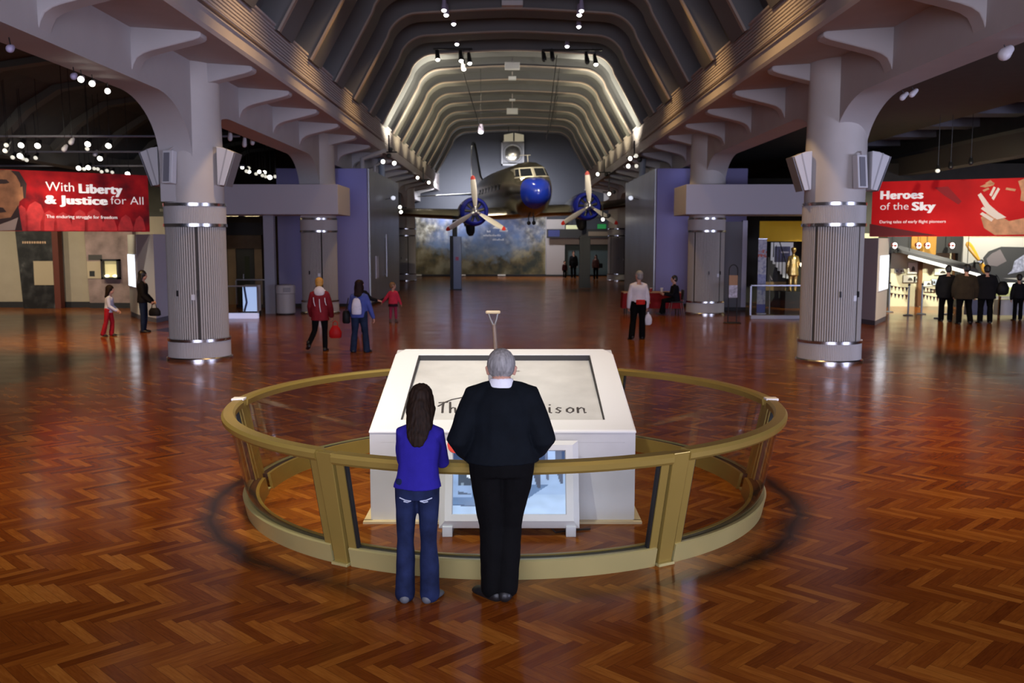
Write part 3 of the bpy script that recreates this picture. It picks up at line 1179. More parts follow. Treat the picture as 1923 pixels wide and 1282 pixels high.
def pic(u, v):
    """black and white film frame, u,v in 0..1"""
    sky = (0.33, 0.46, 0.72)
    lit = (0.42, 0.57, 0.86)
    c_ = lit
    if v > 0.30:
        c_ = (0.36, 0.50, 0.80)
    # pavement slab in the middle distance
    if v < 0.47 and v > 0.14 - u * 0.05 and u < 0.86 - (0.47 - v) * 0.62 * 1.4:
        c_ = (0.13, 0.22, 0.42)
    if abs(v - (0.14 - u * 0.05)) < 0.008 and u < 0.6:
        c_ = (0.05, 0.09, 0.2)
    # window of the shed at the left
    if u < 0.17 and v > 0.26:
        c_ = (0.30, 0.43, 0.72)
        if 0.045 < u < 0.165 and v > 0.45:
            c_ = (0.055, 0.085, 0.14)
            if v > 0.45 and v < 0.50 and u > 0.07 and u < 0.10:
                c_ = (0.25, 0.33, 0.45)
            if (u - 0.15) ** 2 + (v - 0.60) ** 2 < 0.0009:
                c_ = (0.75, 0.82, 0.95)
        elif 0.045 < u < 0.165 and 0.30 < v < 0.38 - u * 0.4:
            c_ = (0.09, 0.13, 0.22)
    # figures of people from the waist down at the right
    for (x0, w, vb, sh) in ((0.755, 0.055, 0.40, 0.08), (0.835, 0.035, 0.53, 0.13), (0.955, 0.05, 0.48, 0.10), (0.60, 0.06, 0.44, 0.1), (0.68, 0.03, 0.52, 0.12)):
        hh = max(0.0, min(1.0, (v - vb) / 0.25))
        ww = w * (0.35 + 0.65 * hh)
        if v > vb and abs(u - x0 - 0.02 * (0.5 - hh)) < ww / 2 * 1.3:
            c_ = (sh * 0.9, sh * 1.15, sh * 1.9)
    if v > 0.80 and (u < 0.30 or u > 0.97 or (0.62 < u < 0.82)):
        c_ = (0.03, 0.06, 0.15)
    n_ = 0.92 + 0.16 * noise.noise(Vector((u * 9, v * 9, 0)))
    return tuple(x * n_ for x in c_)


NU, NV = 120, 70
me = bpy.data.meshes.new('screen')
vs = [ms(-0.482 + 0.964 * i / NU, 0.112 + 0.537 * j / NV, 0.036) for j in range(NV + 1) for i in range(NU + 1)]
fs = [(j * (NU + 1) + i, j * (NU + 1) + i + 1, (j + 1) * (NU + 1) + i + 1, (j + 1) * (NU + 1) + i) for j in range(NV) for i in range(NU)]
me.from_pydata([tuple(p) for p in vs], [], fs)
ca = me.color_attributes.new('pic', 'FLOAT_COLOR', 'POINT')
for j in range(NV + 1):
    for i in range(NU + 1):
        ca.data[j * (NU + 1) + i].color = L(pic(i / NU, j / NV))
me.materials.append(screen_mat())
so = bpy.data.objects.new('screen', me)
C.objects.link(so)
so.parent = mo
b = MB()
for v0, sgn in ((0, 1),):
    b.loft([[ms(-0.49, 0.105, 0.030), ms(0.49, 0.105, 0.030), ms(0.49, 0.655, 0.030), ms(-0.49, 0.655, 0.030)], [ms(-0.49, 0.105, 0.0), ms(0.49, 0.105, 0.0), ms(0.49, 0.655, 0.0), ms(-0.49, 0.655, 0.0)]])
b.build('bezel', M_black, mo)
for sg in (-1, 1):
    b = MB()
    b.box((sg * 0.525, 0.02, 0.045), (0.085, 0.12, 0.09))
    b.box((sg * 0.525, 0.16, 0.02), (0.085, 0.30, 0.04))
    b.build('foot', mat('foot_white', (0.72, 0.75, 0.80), 0.4), mo, bevel=0.004)
b = MB()
b.tube([(0.30, 0.10, 0.10), (0.40, 0.05, 0.012), (0.52, 0.12, 0.010), (0.7, 0.16, 0.010)], 0.008, 8)
b.build('cable', M_gasket, mo)
# round red sticker with white mark
st_ = thing('round_sign', 'round red sign with a white mark at the screen frame corner', 'sign', mo.location)
cc = (-0.462, 0.70)
b = MB()
b.loft([[ms(cc[0] + 0.072 * cos(2 * pi * i / 40), cc[1] + 0.072 * sin(2 * pi * i / 40), d) for i in range(40)] for d in (0.057, 0.061)])
b.build('disc', mat('sign_red', (0.70, 0.045, 0.02), 0.4, emit=(0.8, 0.05, 0.02), es=0.10), st_)
b = MB()


def mq(u0, u1, v0, v1):
    u0, u1 = cc[0] + u0, cc[0] + u1
    v0, v1 = cc[1] + v0, cc[1] + v1
    b.loft([[ms(u0, v0, d), ms(u1, v0, d), ms(u1, v1, d), ms(u0, v1, d)] for d in (0.0612, 0.0628)])


for q in ((-0.010, 0.022, 0.030, 0.036), (-0.014, -0.008, 0.006, 0.036), (0.018, 0.024, 0.006, 0.036), (-0.014, 0.024, 0.002, 0.009), (-0.014, 0.024, -0.024, -0.018), (-0.014, -0.008, -0.024, -0.004), (0.016, 0.022, -0.024, -0.004), (-0.014, 0.022, -0.008, -0.003), (-0.006, 0.012, -0.045, -0.034)):
    mq(*q)
b.build('white_mark', mat('sign_white', (0.9, 0.9, 0.9), 0.4), st_)

# ================================================================ twin engine airliner
M_alu = mat('aluminium', (0.46, 0.44, 0.39), 0.26, metal=1.0, var=0.10, vscale=1.5)
M_alu2 = mat('aluminium_bright', (0.72, 0.71, 0.69), 0.28, metal=0.9)
M_blue = mat('nose_blue', (0.010, 0.035, 0.42), 0.22, coat=0.6)
M_cowl = mat('cowl_blue', (0.012, 0.02, 0.26), 0.25, coat=0.5)
M_pane = mat('dark_pane', (0.015, 0.018, 0.025), 0.08)
M_eng = mat('engine_dark', (0.06, 0.06, 0.06), 0.45, metal=0.7)
M_blade = mat('blade_silver', (0.70, 0.66, 0.60), 0.42, metal=0.35)
M_red = mat('tip_red', (0.60, 0.03, 0.02), 0.4)
M_tyre = mat('tyre_black', (0.012, 0.012, 0.012), 0.7)
M_winframe = mat('window_frame_cream', (0.58, 0.56, 0.48), 0.35, metal=0.4)

pr_root = thing('airplane', 'silver twin engine propeller airliner with blue nose raised at the far end', 'airplane', (1.06, 47.6, 4.10))
pr_root.rotation_euler = (0, radians(-3.0), radians(11.7))


def ering(y, zc, rx, rz, nu=2.0, n=40):
    out = []                                   # nu > 2 squares off the upper half
    for i in range(n):
        c_, s_ = cos(2 * pi * i / n), sin(2 * pi * i / n)
        e = 2.0 / nu if s_ > 0 else 1.0
        out.append((rx * math.copysign(abs(c_) ** e, c_), y, zc + rz * math.copysign(abs(s_) ** e, s_)))
    return out


SEC = [(-1.78, .70, .06, .06), (-1.74, .70, .22, .22, 2.2), (-1.62, .71, .40, .40, 2.5), (-1.42, .72, .56, .55, 2.8), (-1.15, .72, .68, .66, 3.0), (-0.74, .72, .78, .76, 3.0)]
SEC2 = [(-0.74, .72, .78, .76, 3.0), (-0.4, .76, .87, .90, 2.7), (-0.1, .82, .98, 1.05, 2.4), (.4, .92, 1.12, 1.28, 2.1), (1.5, .98, 1.22, 1.40), (5, 1.0, 1.25, 1.42), (8.5, 1.02, 1.24, 1.40), (11, 1.12, 1.08, 1.22), (14, 1.28, .72, .86), (16.5, 1.42, .36, .5), (17.8, 1.5, .12, .2)]
b = MB()
b.loft([ering(*s) for s in SEC])
b.build('nose_cone', M_blue, pr_root, smooth=50)
b = MB()
b.loft([ering(*s) for s in SEC2])
b.build('fuselage', M_alu, pr_root, smooth=50)
# cockpit with V windscreen
lev = [(1.10, .80, -.95), (1.48, .86, -.72), (1.60, .86, -.62), (2.02, .76, -.18), (2.14, .70, -.02), (2.30, .48, .25), (2.36, .20, .5)]


def crw(z, hw, f):
    bk = 2.2
    return [(-hw, bk, z), (-hw, f + .55, z), (-hw * .80, f + .22, z), (-.04, f, z), (.04, f, z), (hw * .80, f + .22, z), (hw, f + .55, z), (hw, bk, z)]


b = MB()
b.loft([crw(*l) for l in lev])
ck = b.build('cockpit', M_alu, pr_root, smooth=25)
b = MB()
wr = [crw(z, hw + .012, f - .012) for z, hw, f in ((1.52, .86, -.69), (2.05, .755, -.15))]
b.loft(wr, caps=False)
b.build('windscreen_frame', M_winframe, ck)


def on_rings(i, s, t, d=0.03):
    z0, z1 = 1.52, 2.05
    r0 = crw(1.52, .86 + .012, -.69 - .012)
    r1 = crw(2.05, .755 + .012, -.15 - .012)
    p0 = Vector(r0[i]).lerp(Vector(r0[i + 1]), s)
    p1 = Vector(r1[i]).lerp(Vector(r1[i + 1]), s)
    p = p0.lerp(p1, t)
    nrm = (Vector(r0[i + 1]) - Vector(r0[i])).cross(Vector(r1[i]) - Vector(r0[i])).normalized()
    if nrm.y > 0:
        nrm = -nrm
    return p + nrm * d


for i, s0, s1 in ((1, .1, .9), (2, .06, .93), (4, .07, .94), (5, .1, .9)):
    b = MB()
    q = [(s0, .14), (s1, .14), (s1, .86), (s0, .86)]
    b.loft([[on_rings(i, s, t, 0.0) for s, t in q], [on_rings(i, s, t, 0.012) for s, t in q]])
    b.build('windscreen_pane', M_pane, ck)
for k in range(7):                                   # cabin windows on the visible side
    y = 2.6 + k * 0.95
    b = MB()
    b.box((-1.238, y, 1.28), (0.03, 0.40, 0.30))
    b.build('cabin_window', M_pane, pr_root, bevel=0.01)
b = MB()                                             # T shaped aerial on the roof
b.tube([(0.05, .9, 2.3), (0.05, .9, 2.72)], 0.025, 8)
b.tube([(-0.35, .9, 2.72), (0.20, .9, 2.72)], 0.02, 8)
b.build('aerial', M_winframe, pr_root)
b = MB()
for xx in (-.12, .14):
    b.tube([(xx, .6, -.35), (xx, .6, -.62)], 0.03, 8)
    b.ell((xx, .6, -.70), .105)
b.build('belly_probe', M_black, pr_root, smooth=60)


def airfoil(x, y0, ch, z, th):
    pts = []
    for s, h in ((0, 0), (.02, .35), (.08, .7), (.25, 1), (.5, .85), (.8, .38), (1, .02)):
        pts.append((x, y0 + ch * s, z + th * ch * h * .62))
    for s, h in ((.8, .25), (.5, .6), (.25, .75), (.08, .55), (.02, .28)):
        pts.append((x, y0 + ch * s, z - th * ch * h * .38))
    return pts


for sg in (-1, 1):
    b = MB()
    b.loft([airfoil(sg * 0.4, 0.95, 4.4, -.22, .16), airfoil(sg * 2.9, 0.95, 4.3, -.22, .15), airfoil(sg * 3.1, 1.0, 4.2, -.20, .15), airfoil(sg * 8.0, 2.0, 3.2, .25, .13), airfoil(sg * 13.4, 3.2, 1.9, .74, .11), airfoil(sg * 14.3, 3.75, 1.0, .80, .09), airfoil(sg * 14.5, 4.1, .3, .81, .09)])
    b.build('wing', M_alu, pr_root, smooth=40)
    hx = sg * 2.93
    # nacelle, cowl, engine
    b = MB()
    b.lathe([(0.70, 0.55), (0.72, 0.9), (0.66, 1.8), (0.48, 3.2), (0.22, 4.4), (0.05, 4.9)], (hx, 0, 0.0), 32, 0, Matrix(((1, 0, 0), (0, 0, 1), (0, 1, 0))))
    b.build('nacelle', M_alu, pr_root, smooth=40)
    b = MB()
    MM = Matrix(((1, 0, 0), (0, 0, 1), (0, 1, 0)))
    b.lathe([(0.50, 0.30), (0.52, 0.16), (0.58, 0.10), (0.66, 0.16), (0.72, 0.34), (0.735, 0.62), (0.72, 0.95), (0.60, 0.95), (0.56, 0.5)], (hx, 0, 0.0), 40, 0, MM)
    cw = b.build('cowl', M_cowl, pr_root, smooth=50)
    b = MB()
    b.lathe([(0.05, 0.42), (0.60, 0.44), (0.60, 0.6), (0.05, 0.6)], (hx, 0, 0.0), 32, 0, MM)
    for k in range(9):
        a = 2 * pi * k / 9 + .2
        d = Vector((cos(a), 0, sin(a)))
        b.tube([Vector((hx, .33, 0)) + d * .20, Vector((hx, .33, 0)) + d * .49], [.075, .085], 10)
    b.build('engine', M_eng, pr_root, smooth=50)
    b = MB()
    b.lathe([(0.03, -0.02), (0.14, 0.02), (0.20, 0.16), (0.21, 0.42)], (hx, 0, 0.0), 24, 0, MM)
    b.build('gear_case', M_alu2, pr_root, smooth=50)
    # propeller: hub with three blades
    b = MB()
    b.lathe([(0.02, -0.22), (0.07, -0.20), (0.10, -0.10), (0.11, 0.02), (0.04, 0.04)], (hx, -0.02, 0.0), 20, 0, MM)
    for a in (92, 209, 326):
        d = Vector((cos(radians(a)), 0, sin(radians(a))))
        b.tube([Vector((hx, -.08, 0)) + d * .03, Vector((hx, -.08, 0)) + d * .2], .07, 10)
    prop = b.build('propeller', M_alu2, pr_root, smooth=50)
    for a in (92, 209, 326):
        d = Vector((cos(radians(a)), 0, sin(radians(a))))
        side_ = Vector((-sin(radians(a)), 0, cos(radians(a))))
        rgs, base = [], Vector((hx, -.08, 0))
        for r_, w, tw in ((.16, .06, 40), (.35, .10, 38), (.7, .145, 32), (1.1, .15, 27), (1.4, .135, 23), (1.56, .12, 21), (1.66, .105, 20), (1.73, .06, 19), (1.755, .02, 19)):
            ct, st2 = cos(radians(tw)), sin(radians(tw))
            cdir = side_ * ct + Vector((0, 1, 0)) * st2
            nd = cdir.cross(d)
            rgs.append([base + d * r_ + cdir * (w * cos(2 * pi * q / 12)) + nd * (w * .14 * sin(2 * pi * q / 12)) for q in range(12)])
        b = MB()
        b.loft(rgs[:6])
        bl = b.build('blade', M_blade, prop, smooth=60)
        b = MB()
        b.loft(rgs[5:])
        b.build('blade_tip', M_red, prop, smooth=60)
    # main wheel
    b = MB()
    MX = Matrix(((0, 0, 1), (1, 0, 0), (0, 1, 0)))
    b.lathe([(0.20, -0.16), (0.42, -0.17), (0.53, -0.10), (0.56, 0), (0.53, 0.10), (0.42, 0.17), (0.20, 0.16)], (hx - .10, 1.3, -.66), 28, 0, MX)
    wh = b.build('wheel', M_tyre, pr_root, smooth=50)
    b = MB()
    for dx in (-.26, .26):
        b.tube([(hx - .10 + dx, 1.5, .0), (hx - .10 + dx, 1.3, -.66)], .05, 8)
    b.build('landing_gear', M_eng, pr_root)
    # tailplane
    b = MB()
    b.loft([airfoil(sg * .2, 15.2, 2.2, 1.45, .10), airfoil(sg * 2.6, 15.8, 1.5, 1.50, .09), airfoil(sg * 3.9, 16.4, .7, 1.52, .07), airfoil(sg * 4.05, 16.7, .2, 1.52, .07)])
    b.build('tailplane', M_alu, pr_root, smooth=40)
b = MB()
fin = [(13.2, 1.9), (14.6, 2.6), (15.4, 3.9), (16.0, 4.7), (16.5, 5.0), (17.2, 4.95), (17.8, 4.2), (18.0, 3.0), (17.8, 1.5), (16, 1.3)]
b.loft([[(-.05, y, z) for y, z in fin], [(-.07, 16.4 + (y - 16.4) * .93, 2.7 + (z - 2.7) * .93) for y, z in fin], [(.07, 16.4 + (y - 16.4) * .93, 2.7 + (z - 2.7) * .93) for y, z in fin], [(.05, y, z) for y, z in fin]])
b.build('tail_fin', M_alu, pr_root, smooth=40)

# steel stands that carry the plane
M_stand = mat('stand_bluegrey', (0.22, 0.28, 0.45), 0.45)
M_stand2 = mat('stand_dark', (0.014, 0.016, 0.017), 0.6)
for (x, y, top_, lab) in ((-2.88, 48.6, 3.57, 'blue grey steel stand under the left wing of the airplane'), (3.86, 49.9, 3.60, 'dark steel stand under the right engine of the airplane')):
    t = thing('stand', lab, 'stand', (x, y, 0), 0.0, 'airplane stands')
    b = MB()
    b.bbox(-.13, .27, -.16, .2, 0.03, 2.72)
    b.build('front_panel', M_stand if x < 0 else M_stand2, t, bevel=0.01)
    b = MB()
    b.bbox(-.30, -.13, -.2, .25, 0.03, 2.75)
    b.build('side_panel', M_stand2, t)
    b = MB()
    b.bbox(-.18, .06, -.1, .14, 2.72, top_)
    b.build('upper_post', M_stand2 if x < 0 else M_black, t)
    b = MB()
    b.bbox(-.34, .30, -.25, .28, 0, 0.03)
    b.build('foot_plate', M_black, t)
    if x < 0:
        b = MB()
        b.bbox(-.02, .14, -.168, -.16, 1.5, 1.68)
        b.build('notice', mat('notice_pink', (0.5, 0.12, 0.22), 0.6), t)


# ================================================================ mural
def mural_mat():
    m, nt, bs_ = new_mat('mural_painting')
    x = NX(nt)
    tc = nt.nodes.new('ShaderNodeTexCoord')
    sp_ = nt.nodes.new('ShaderNodeSeparateXYZ')
    nt.links.new(tc.outputs['Generated'], sp_.inputs[0])
    u, v = sp_.outputs[0], sp_.outputs[2]
    vec = x.comb(x.m('MULTIPLY', u, 2.4), 0.0, v)
    n1 = x.noise(vec, 3.4, 8)
    n2 = x.noise(vec, 9.0, 8)
    # sky: blue in the middle, cloud banks at the two ends
    edge = x.m('POWER', x.m('ABSOLUTE', x.m('MULTIPLY', x.m('SUBTRACT', u, 0.52), 2.0)), 2.0)
    cloud = x.m('ADD', x.m('MULTIPLY', edge, 0.55), x.m('MULTIPLY', x.m('SUBTRACT', n1, 0.42), 1.6))
    skyc = x.ramp(v, [(0.25, (0.20, 0.27, 0.34)), (0.6, (0.14, 0.22, 0.42)), (1.0, (0.17, 0.23, 0.50))])
    cl = x.ramp(n2, [(0.36, (0.07, 0.065, 0.05)), (0.52, (0.25, 0.23, 0.18)), (0.66, (0.55, 0.52, 0.44))])
    base = x.mix(x.m('MINIMUM', 1.0, x.m('MAXIMUM', 0.0, x.m('MULTIPLY', cloud, 1.5))), skyc, cl)
    land = x.ramp(n1, [(0.36, (0.03, 0.035, 0.025)), (0.5, (0.15, 0.115, 0.05)), (0.64, (0.32, 0.28, 0.17))])
    hl = x.m('ADD', 0.34, x.m('ADD', x.m('MULTIPLY', edge, 0.28), x.m('MULTIPLY', x.m('SUBTRACT', n2, 0.5), 0.5)))
    lm = x.m('MINIMUM', 1.0, x.m('MAXIMUM', 0.0, x.m('MULTIPLY', x.m('SUBTRACT', hl, v), 6.0)))
    col = x.mix(lm, base, land)
    nt.links.new(col, bs_.inputs['Base Color'])
    bs_.inputs['Roughness'].default_value = 0.7
    return m


mu = thing('mural', 'wide painted mural of sky clouds and land on the end wall', 'mural', (-2.33, Y_END - 0.06, 0.1))
b = MB()
b.bbox(-4.72, 4.72, -.03, .03, 0.02, 4.3)
b.build('panel', mural_mat(), mu)
for e0, e1 in ((-4.85, -4.72), (4.72, 4.78)):
    b = MB()
    b.bbox(e0, e1, -.06, .04, 0.0, 4.35)
    b.build('edge_strip', M_fascia, mu)
M_letter = mat('lettering_white', (0.85, 0.85, 0.85), 0.5)
# small white airplane emblem and lines of lettering painted on the mural
b = MB()
b.prism([(0.95, 3.28), (1.15, 3.42), (1.30, 3.40), (1.28, 3.60), (1.40, 3.62), (1.55, 3.38), (2.0, 3.30), (1.95, 3.22), (1.3, 3.25)], 'y', -.04, -.032)
b.build('emblem', M_letter, mu)
b = MB()
random.seed(3)
for (u0, u1, v) in ((1.45, 2.0, 3.05), (0.55, 0.75, 3.0), (0.30, 1.5, 2.72), (0.95, 1.75, 2.42)):
    u = u0
    while u < u1:                       # illegible from here: separate small letter strokes
        w = random.uniform(.045, .09)
        b.bbox(u, u + w * .7, -.04, -.032, v, v + random.choice((.09, .10, .14)))
        u += w * 1.25
b.build('lettering', M_letter, mu)
for xx in (-4.9 + .6, -1.2, 1.6):
    t = thing('floor_light', 'small white floor lamp before the mural %s' % {-4.3: 'at its left end', -1.2: 'left of its middle', 1.6: 'right of its middle'}[round(xx, 1)], 'lamp', (-2.33 + xx, 66.2, 0), 0, 'mural floor lamps')
    b = MB()
    b.bbox(-.28, .28, -.08, .08, 0.05, .16)
    b.build('housing', mat('lamp_white', (0.8, 0.8, 0.75), 0.4), t, bevel=0.01)
    b = MB()
    b.bbox(-.2, .2, -.1, .1, 0, .05)
    b.build('foot', M_black, t)

# framed metal dish high on the end wall
dsh = thing('framed_dish', 'round metal dish in a white square frame high on the end wall', 'wall ornament', (0.05, Y_END - 0.3, 8.62))
b = MB()
for (x0, x1, z0, z1) in ((-.80, .80, .74, .86), (-.80, .80, -.86, -.74), (-.80, -.70, -.86, .86), (.70, .80, -.86, .86)):
    b.bbox(x0, x1, -.05, .25, z0, z1)
b.build('frame', mat('frame_pale', (0.55, 0.55, 0.58), 0.5), dsh)
b = MB()
MM = Matrix(((1, 0, 0), (0, 0, 1), (0, 1, 0)))
b.lathe([(0.03, -.06), (.25, -.03), (.45, .02), (.60, .12), (.66, .10), (.68, .02), (.70, .10), (.66, .22)], (0, 0, 0), 40, 0, MM)
b.build('dish', mat('dish_metal', (0.7, 0.68, 0.62), 0.25, metal=0.9, var=.3, vscale=4), dsh, smooth=40)
b = MB()
b.bbox(-.7, .7, .10, .26, -.75, .75)
b.build('backing', mat('dish_back', (0.35, 0.35, 0.38), 0.6), dsh)

# ================================================================ people
M_skin = mat('skin', (0.50, 0.27, 0.19), 0.55, var=0.06, vscale=20)
M_eye = mat('eye_white', (0.75, 0.73, 0.70), 0.3)


def cloth(name, col, rough=0.85, var=0.12, bump=0.25, bscale=120):
    return mat(name, col, rough, var=var, vscale=9, bump=bump, bscale=bscale, spec=0.12)


def V(*a):
    return Vector(a)


class Fig:
    """joint positions of one standing, walking or sitting figure; faces +y, x to its right"""

    def __init__(s, H, lean=0.0, side=0.0, build=1.0, kid=0.0, head_pitch=0.0, head_yaw=0.0,
                 uaR=(.25, 0, -1), faR=(.05, .15, -1), uaL=(-.25, 0, -1), faL=(-.05, .15, -1),
                 thR=(.02, 0, -1), shR=(0, 0, -1), thL=(-.02, 0, -1), shL=(0, 0, -1), toeR=15, toeL=15,
                 handR=None, handL=None, curl=25, pelvis_z=None, twist=0.0, necklen=.03, headk=1.10):
        k = H / 1.75
        s.k, s.H, s.b, s.kid = k, H, build, kid
        hs = k * (1 + 0.28 * kid) * headk
        s.hs = hs
        leg = 1 - 0.06 * kid
        u = V(sin(radians(side)), sin(radians(lean)) * cos(radians(side)), cos(radians(lean)) * cos(radians(side)))
        s.u = u
        hip = V(0, 0, 0)
        tw = radians(twist)
        xr = V(cos(tw), sin(tw), 0)
        xr = (xr - u * xr.dot(u)).normalized()
        s.x = xr
        s.f = u.cross(xr)
        s.hip = hip
        s.neck = hip + u * (.52 * k)
        sw = .148 * k * build ** .8 * (1 - .08 * kid)
        s.shR = s.neck - u * .102 * k + xr * sw
        s.shL = s.neck - u * .102 * k - xr * sw
        n = lambda a: V(*a).normalized()
        s.elR = s.shR + n(uaR) * .295 * k
        s.wrR = s.elR + n(faR) * .255 * k
        s.elL = s.shL + n(uaL) * .295 * k
        s.wrL = s.elL + n(faL) * .255 * k
        s.hdR = n(handR) if handR else n(faR)
        s.hdL = n(handL) if handL else n(faL)
        s.hipR = hip + V(.092 * k * build ** .5, 0, -.03 * k)
        s.hipL = hip + V(-.092 * k * build ** .5, 0, -.03 * k)
        s.knR = s.hipR + n(thR) * .425 * k * leg
        s.anR = s.knR + n(shR) * .41 * k * leg
        s.knL = s.hipL + n(thL) * .425 * k * leg
        s.anL = s.knL + n(shL) * .41 * k * leg
        s.foR, s.foL = s.footdir(n(shR), toeR, 1), s.footdir(n(shL), toeL, -1)
        s.curl = curl
        # head
        hp, hy = radians(head_pitch + lean * .5), radians(head_yaw)
        s.hup = V(0, sin(hp), cos(hp))
        fw = V(0, cos(hp), -sin(hp))
        R = Matrix.Rotation(-hy, 3, s.hup)
        s.hfw = R @ fw
        s.hx = s.hfw.cross(s.hup)
        s.head = s.neck + u * necklen * k + s.hup * .124 * hs
        # drop to the floor
        low = []
        for an, fo in ((s.anR, s.foR), (s.anL, s.foL)):
            down = s.soledown(fo)
            low += [(an + down * .078 * k - fo * .06 * k).z, (an + down * .078 * k + fo * .15 * k).z]
        dz = -min(low) if pelvis_z is None else pelvis_z
        for a in ('hip', 'neck', 'shR', 'shL', 'elR', 'wrR', 'elL', 'wrL', 'hipR', 'hipL', 'knR', 'anR', 'knL', 'anL', 'head'):
            setattr(s, a, getattr(s, a) + V(0, 0, dz))

    def footdir(s, sh, toe, sg):
        t = radians(toe) * sg
        fl = V(sin(t), cos(t), 0)
        # a shin swung back lifts the heel: the foot stays square to the shin, half way
        f = (fl - sh * fl.dot(sh))
        f = (f.normalized() * .65 + fl * .35) if sh.y < -.25 else fl
        return f.normalized()

    def soledown(s, fo):
        r = fo.cross(V(0, 0, 1)).normalized()
        return fo.cross(r).normalized() if fo.cross(r).z < 0 else -fo.cross(r).normalized()

    # ---- shapes
    def torso(s, mb, t=0.0, lo=-.09, hi=.50, belly=0.0, flare=0.0, n=20):
        k, b = s.k, s.b
        tab = [(-.30, .165, .115), (-.20, .168, .118), (-.09, .165, .115), (0, .172, .118), (.08, .168, .118), (.18, .152, .108), (.28, .165, .115), (.34, .172, .118), (.39, .168, .110), (.43, .140, .096), (.46, .105, .082), (.485, .078, .070), (.50, .062, .062)]
        rings = []
        for z, rx, ry in tab:
            if z < lo - 1e-6 or z > hi + 1e-6:
                continue
            f_ = max(0.0, (0.05 - z)) * flare
            bl = belly * math.exp(-((z - .10) / .16) ** 2)
            c = s.hip + (s.u if z > 0 else V(0, 0, 1)) * z * k + s.f * bl * .5 * k
            rx2 = (rx * b + f_) * k + t + bl * .35 * k
            ry2 = (ry * b + f_ * .8) * k + t + bl * .5 * k
            xx = s.x if z > .1 else V(1, 0, 0)
            ff = s.f if z > .1 else V(0, 1, 0)
            rings.append([c + xx * rx2 * cos(2 * pi * i / n) * (1.0) + ff * ry2 * sin(2 * pi * i / n) for i in range(n)])
        mb.loft(rings)

    def arm(s, mb, side, t=0.0, to=1.0, cuff=0.0):
        k, b = s.k, s.b
        sh, el, wr = (s.shR, s.elR, s.wrR) if side == 'R' else (s.shL, s.elL, s.wrL)
        inn = s.neck.lerp(sh, .40) - s.u * .012 * k
        end = el.lerp(wr, to)
        mb.tube([inn, sh, sh.lerp(el, .5), el, el.lerp(end, .45), end],
                [.046 * k * b + t * .4, .058 * k * b ** .6 + t * .9, .049 * k * b + t, .042 * k * b + t, .040 * k * b + t * .9, .029 * k + t * .8 + cuff], 14)

    def leg(s, mb, side, t=0.0, to=1.0, flare=0.0, thick=1.0):
        k, b = s.k, s.b ** .6
        h, kn, an = (s.hipR, s.knR, s.anR) if side == 'R' else (s.hipL, s.knL, s.anL)
        end = kn.lerp(an, to)
        mb.tube([h + V(0, 0, .05 * k), h.lerp(kn, .35), kn, kn.lerp(end, .35), end],
                [.092 * k * b * thick + t, .080 * k * b * thick + t, .056 * k * thick + t, .054 * k * thick + t + flare * .3, .036 * k + t + flare], 16)

    def hand(s, mb, side):
        k = s.k * (1 + .1 * s.kid)
        wr, d = (s.wrR, s.hdR) if side == 'R' else (s.wrL, s.hdL)
        sg = 1 if side == 'R' else -1
        # palm faces the body by default
        pn = V(-sg, 0, 0)
        pn = pn - d * pn.dot(d)
        if pn.length < .2:
            pn = V(0, 0, -1) - d * V(0, 0, -1).dot(d)
        pn.normalize()
        ac = d.cross(pn)                      # across the palm
        if ac.y < 0:
            ac = -ac                          # thumb side forward
        mb.tube([wr - d * .03 * k, wr + d * .02 * k, wr + d * .06 * k, wr + d * .088 * k], [(.027 * k, .022 * k), (.034 * k, .020 * k), (.040 * k, .017 * k), (.038 * k, .014 * k)], 12, up=pn)
        for i, (o, ln) in enumerate(((.029, .070), (.010, .080), (-.010, .074), (-.028, .058))):
            base = wr + d * .082 * k + ac * o * k
            c1 = radians(s.curl * (1 + .12 * i))
            d1 = (d * cos(c1) + pn * sin(c1)).normalized()
            d2 = (d * cos(c1 * 2) + pn * sin(c1 * 2)).normalized()
            d3 = (d * cos(c1 * 2.8) + pn * sin(c1 * 2.8)).normalized()
            l = ln * k
            mb.tube([base, base + d1 * l * .45, base + d1 * l * .45 + d2 * l * .32, base + d1 * l * .45 + d2 * l * .32 + d3 * l * .24], [.0090 * k, .0085 * k, .0078 * k, .0068 * k], 8)
        tb = wr + d * .030 * k + ac * .030 * k
        td = (d * .75 + ac * .55 + pn * .35).normalized()
        td2 = (d * .95 + ac * .15 + pn * .35).normalized()
        mb.tube([tb - ac * .012 * k, tb + td * .035 * k, tb + td * .035 * k + td2 * .032 * k], [.012 * k, .0105 * k, .0085 * k], 8)

    def foot(s, mb, side, t=0.0, sole=0.0):
        k = s.k
        an, fo = (s.anR, s.foR) if side == 'R' else (s.anL, s.foL)
        dn = s.soledown(fo)
        r = fo.cross(dn).normalized()
        P = lambda a, b_: an + fo * a * k + dn * b_ * k
        mb.tube([P(-.045, .045), P(.0, .045), P(.06, .048), P(.12, .056), P(.165, .062)],
                [(.034 * k + t, .033 * k + t), (.038 * k + t, .036 * k + t), (.042 * k + t, .031 * k + t * .9), (.045 * k + t, .022 * k + t * .8), (.034 * k + t, .015 * k + t * .8)], 14, up=-dn)
        mb.tube([P(0, -.06), P(0, .03)], [.036 * k + t, .040 * k + t], 12)

    def hp(s, a, b_, c):
        """head space: a right, b forward, c up, in units of the head height"""
        return s.head + (s.hx * a + s.hfw * b_ + s.hup * c) * s.hs

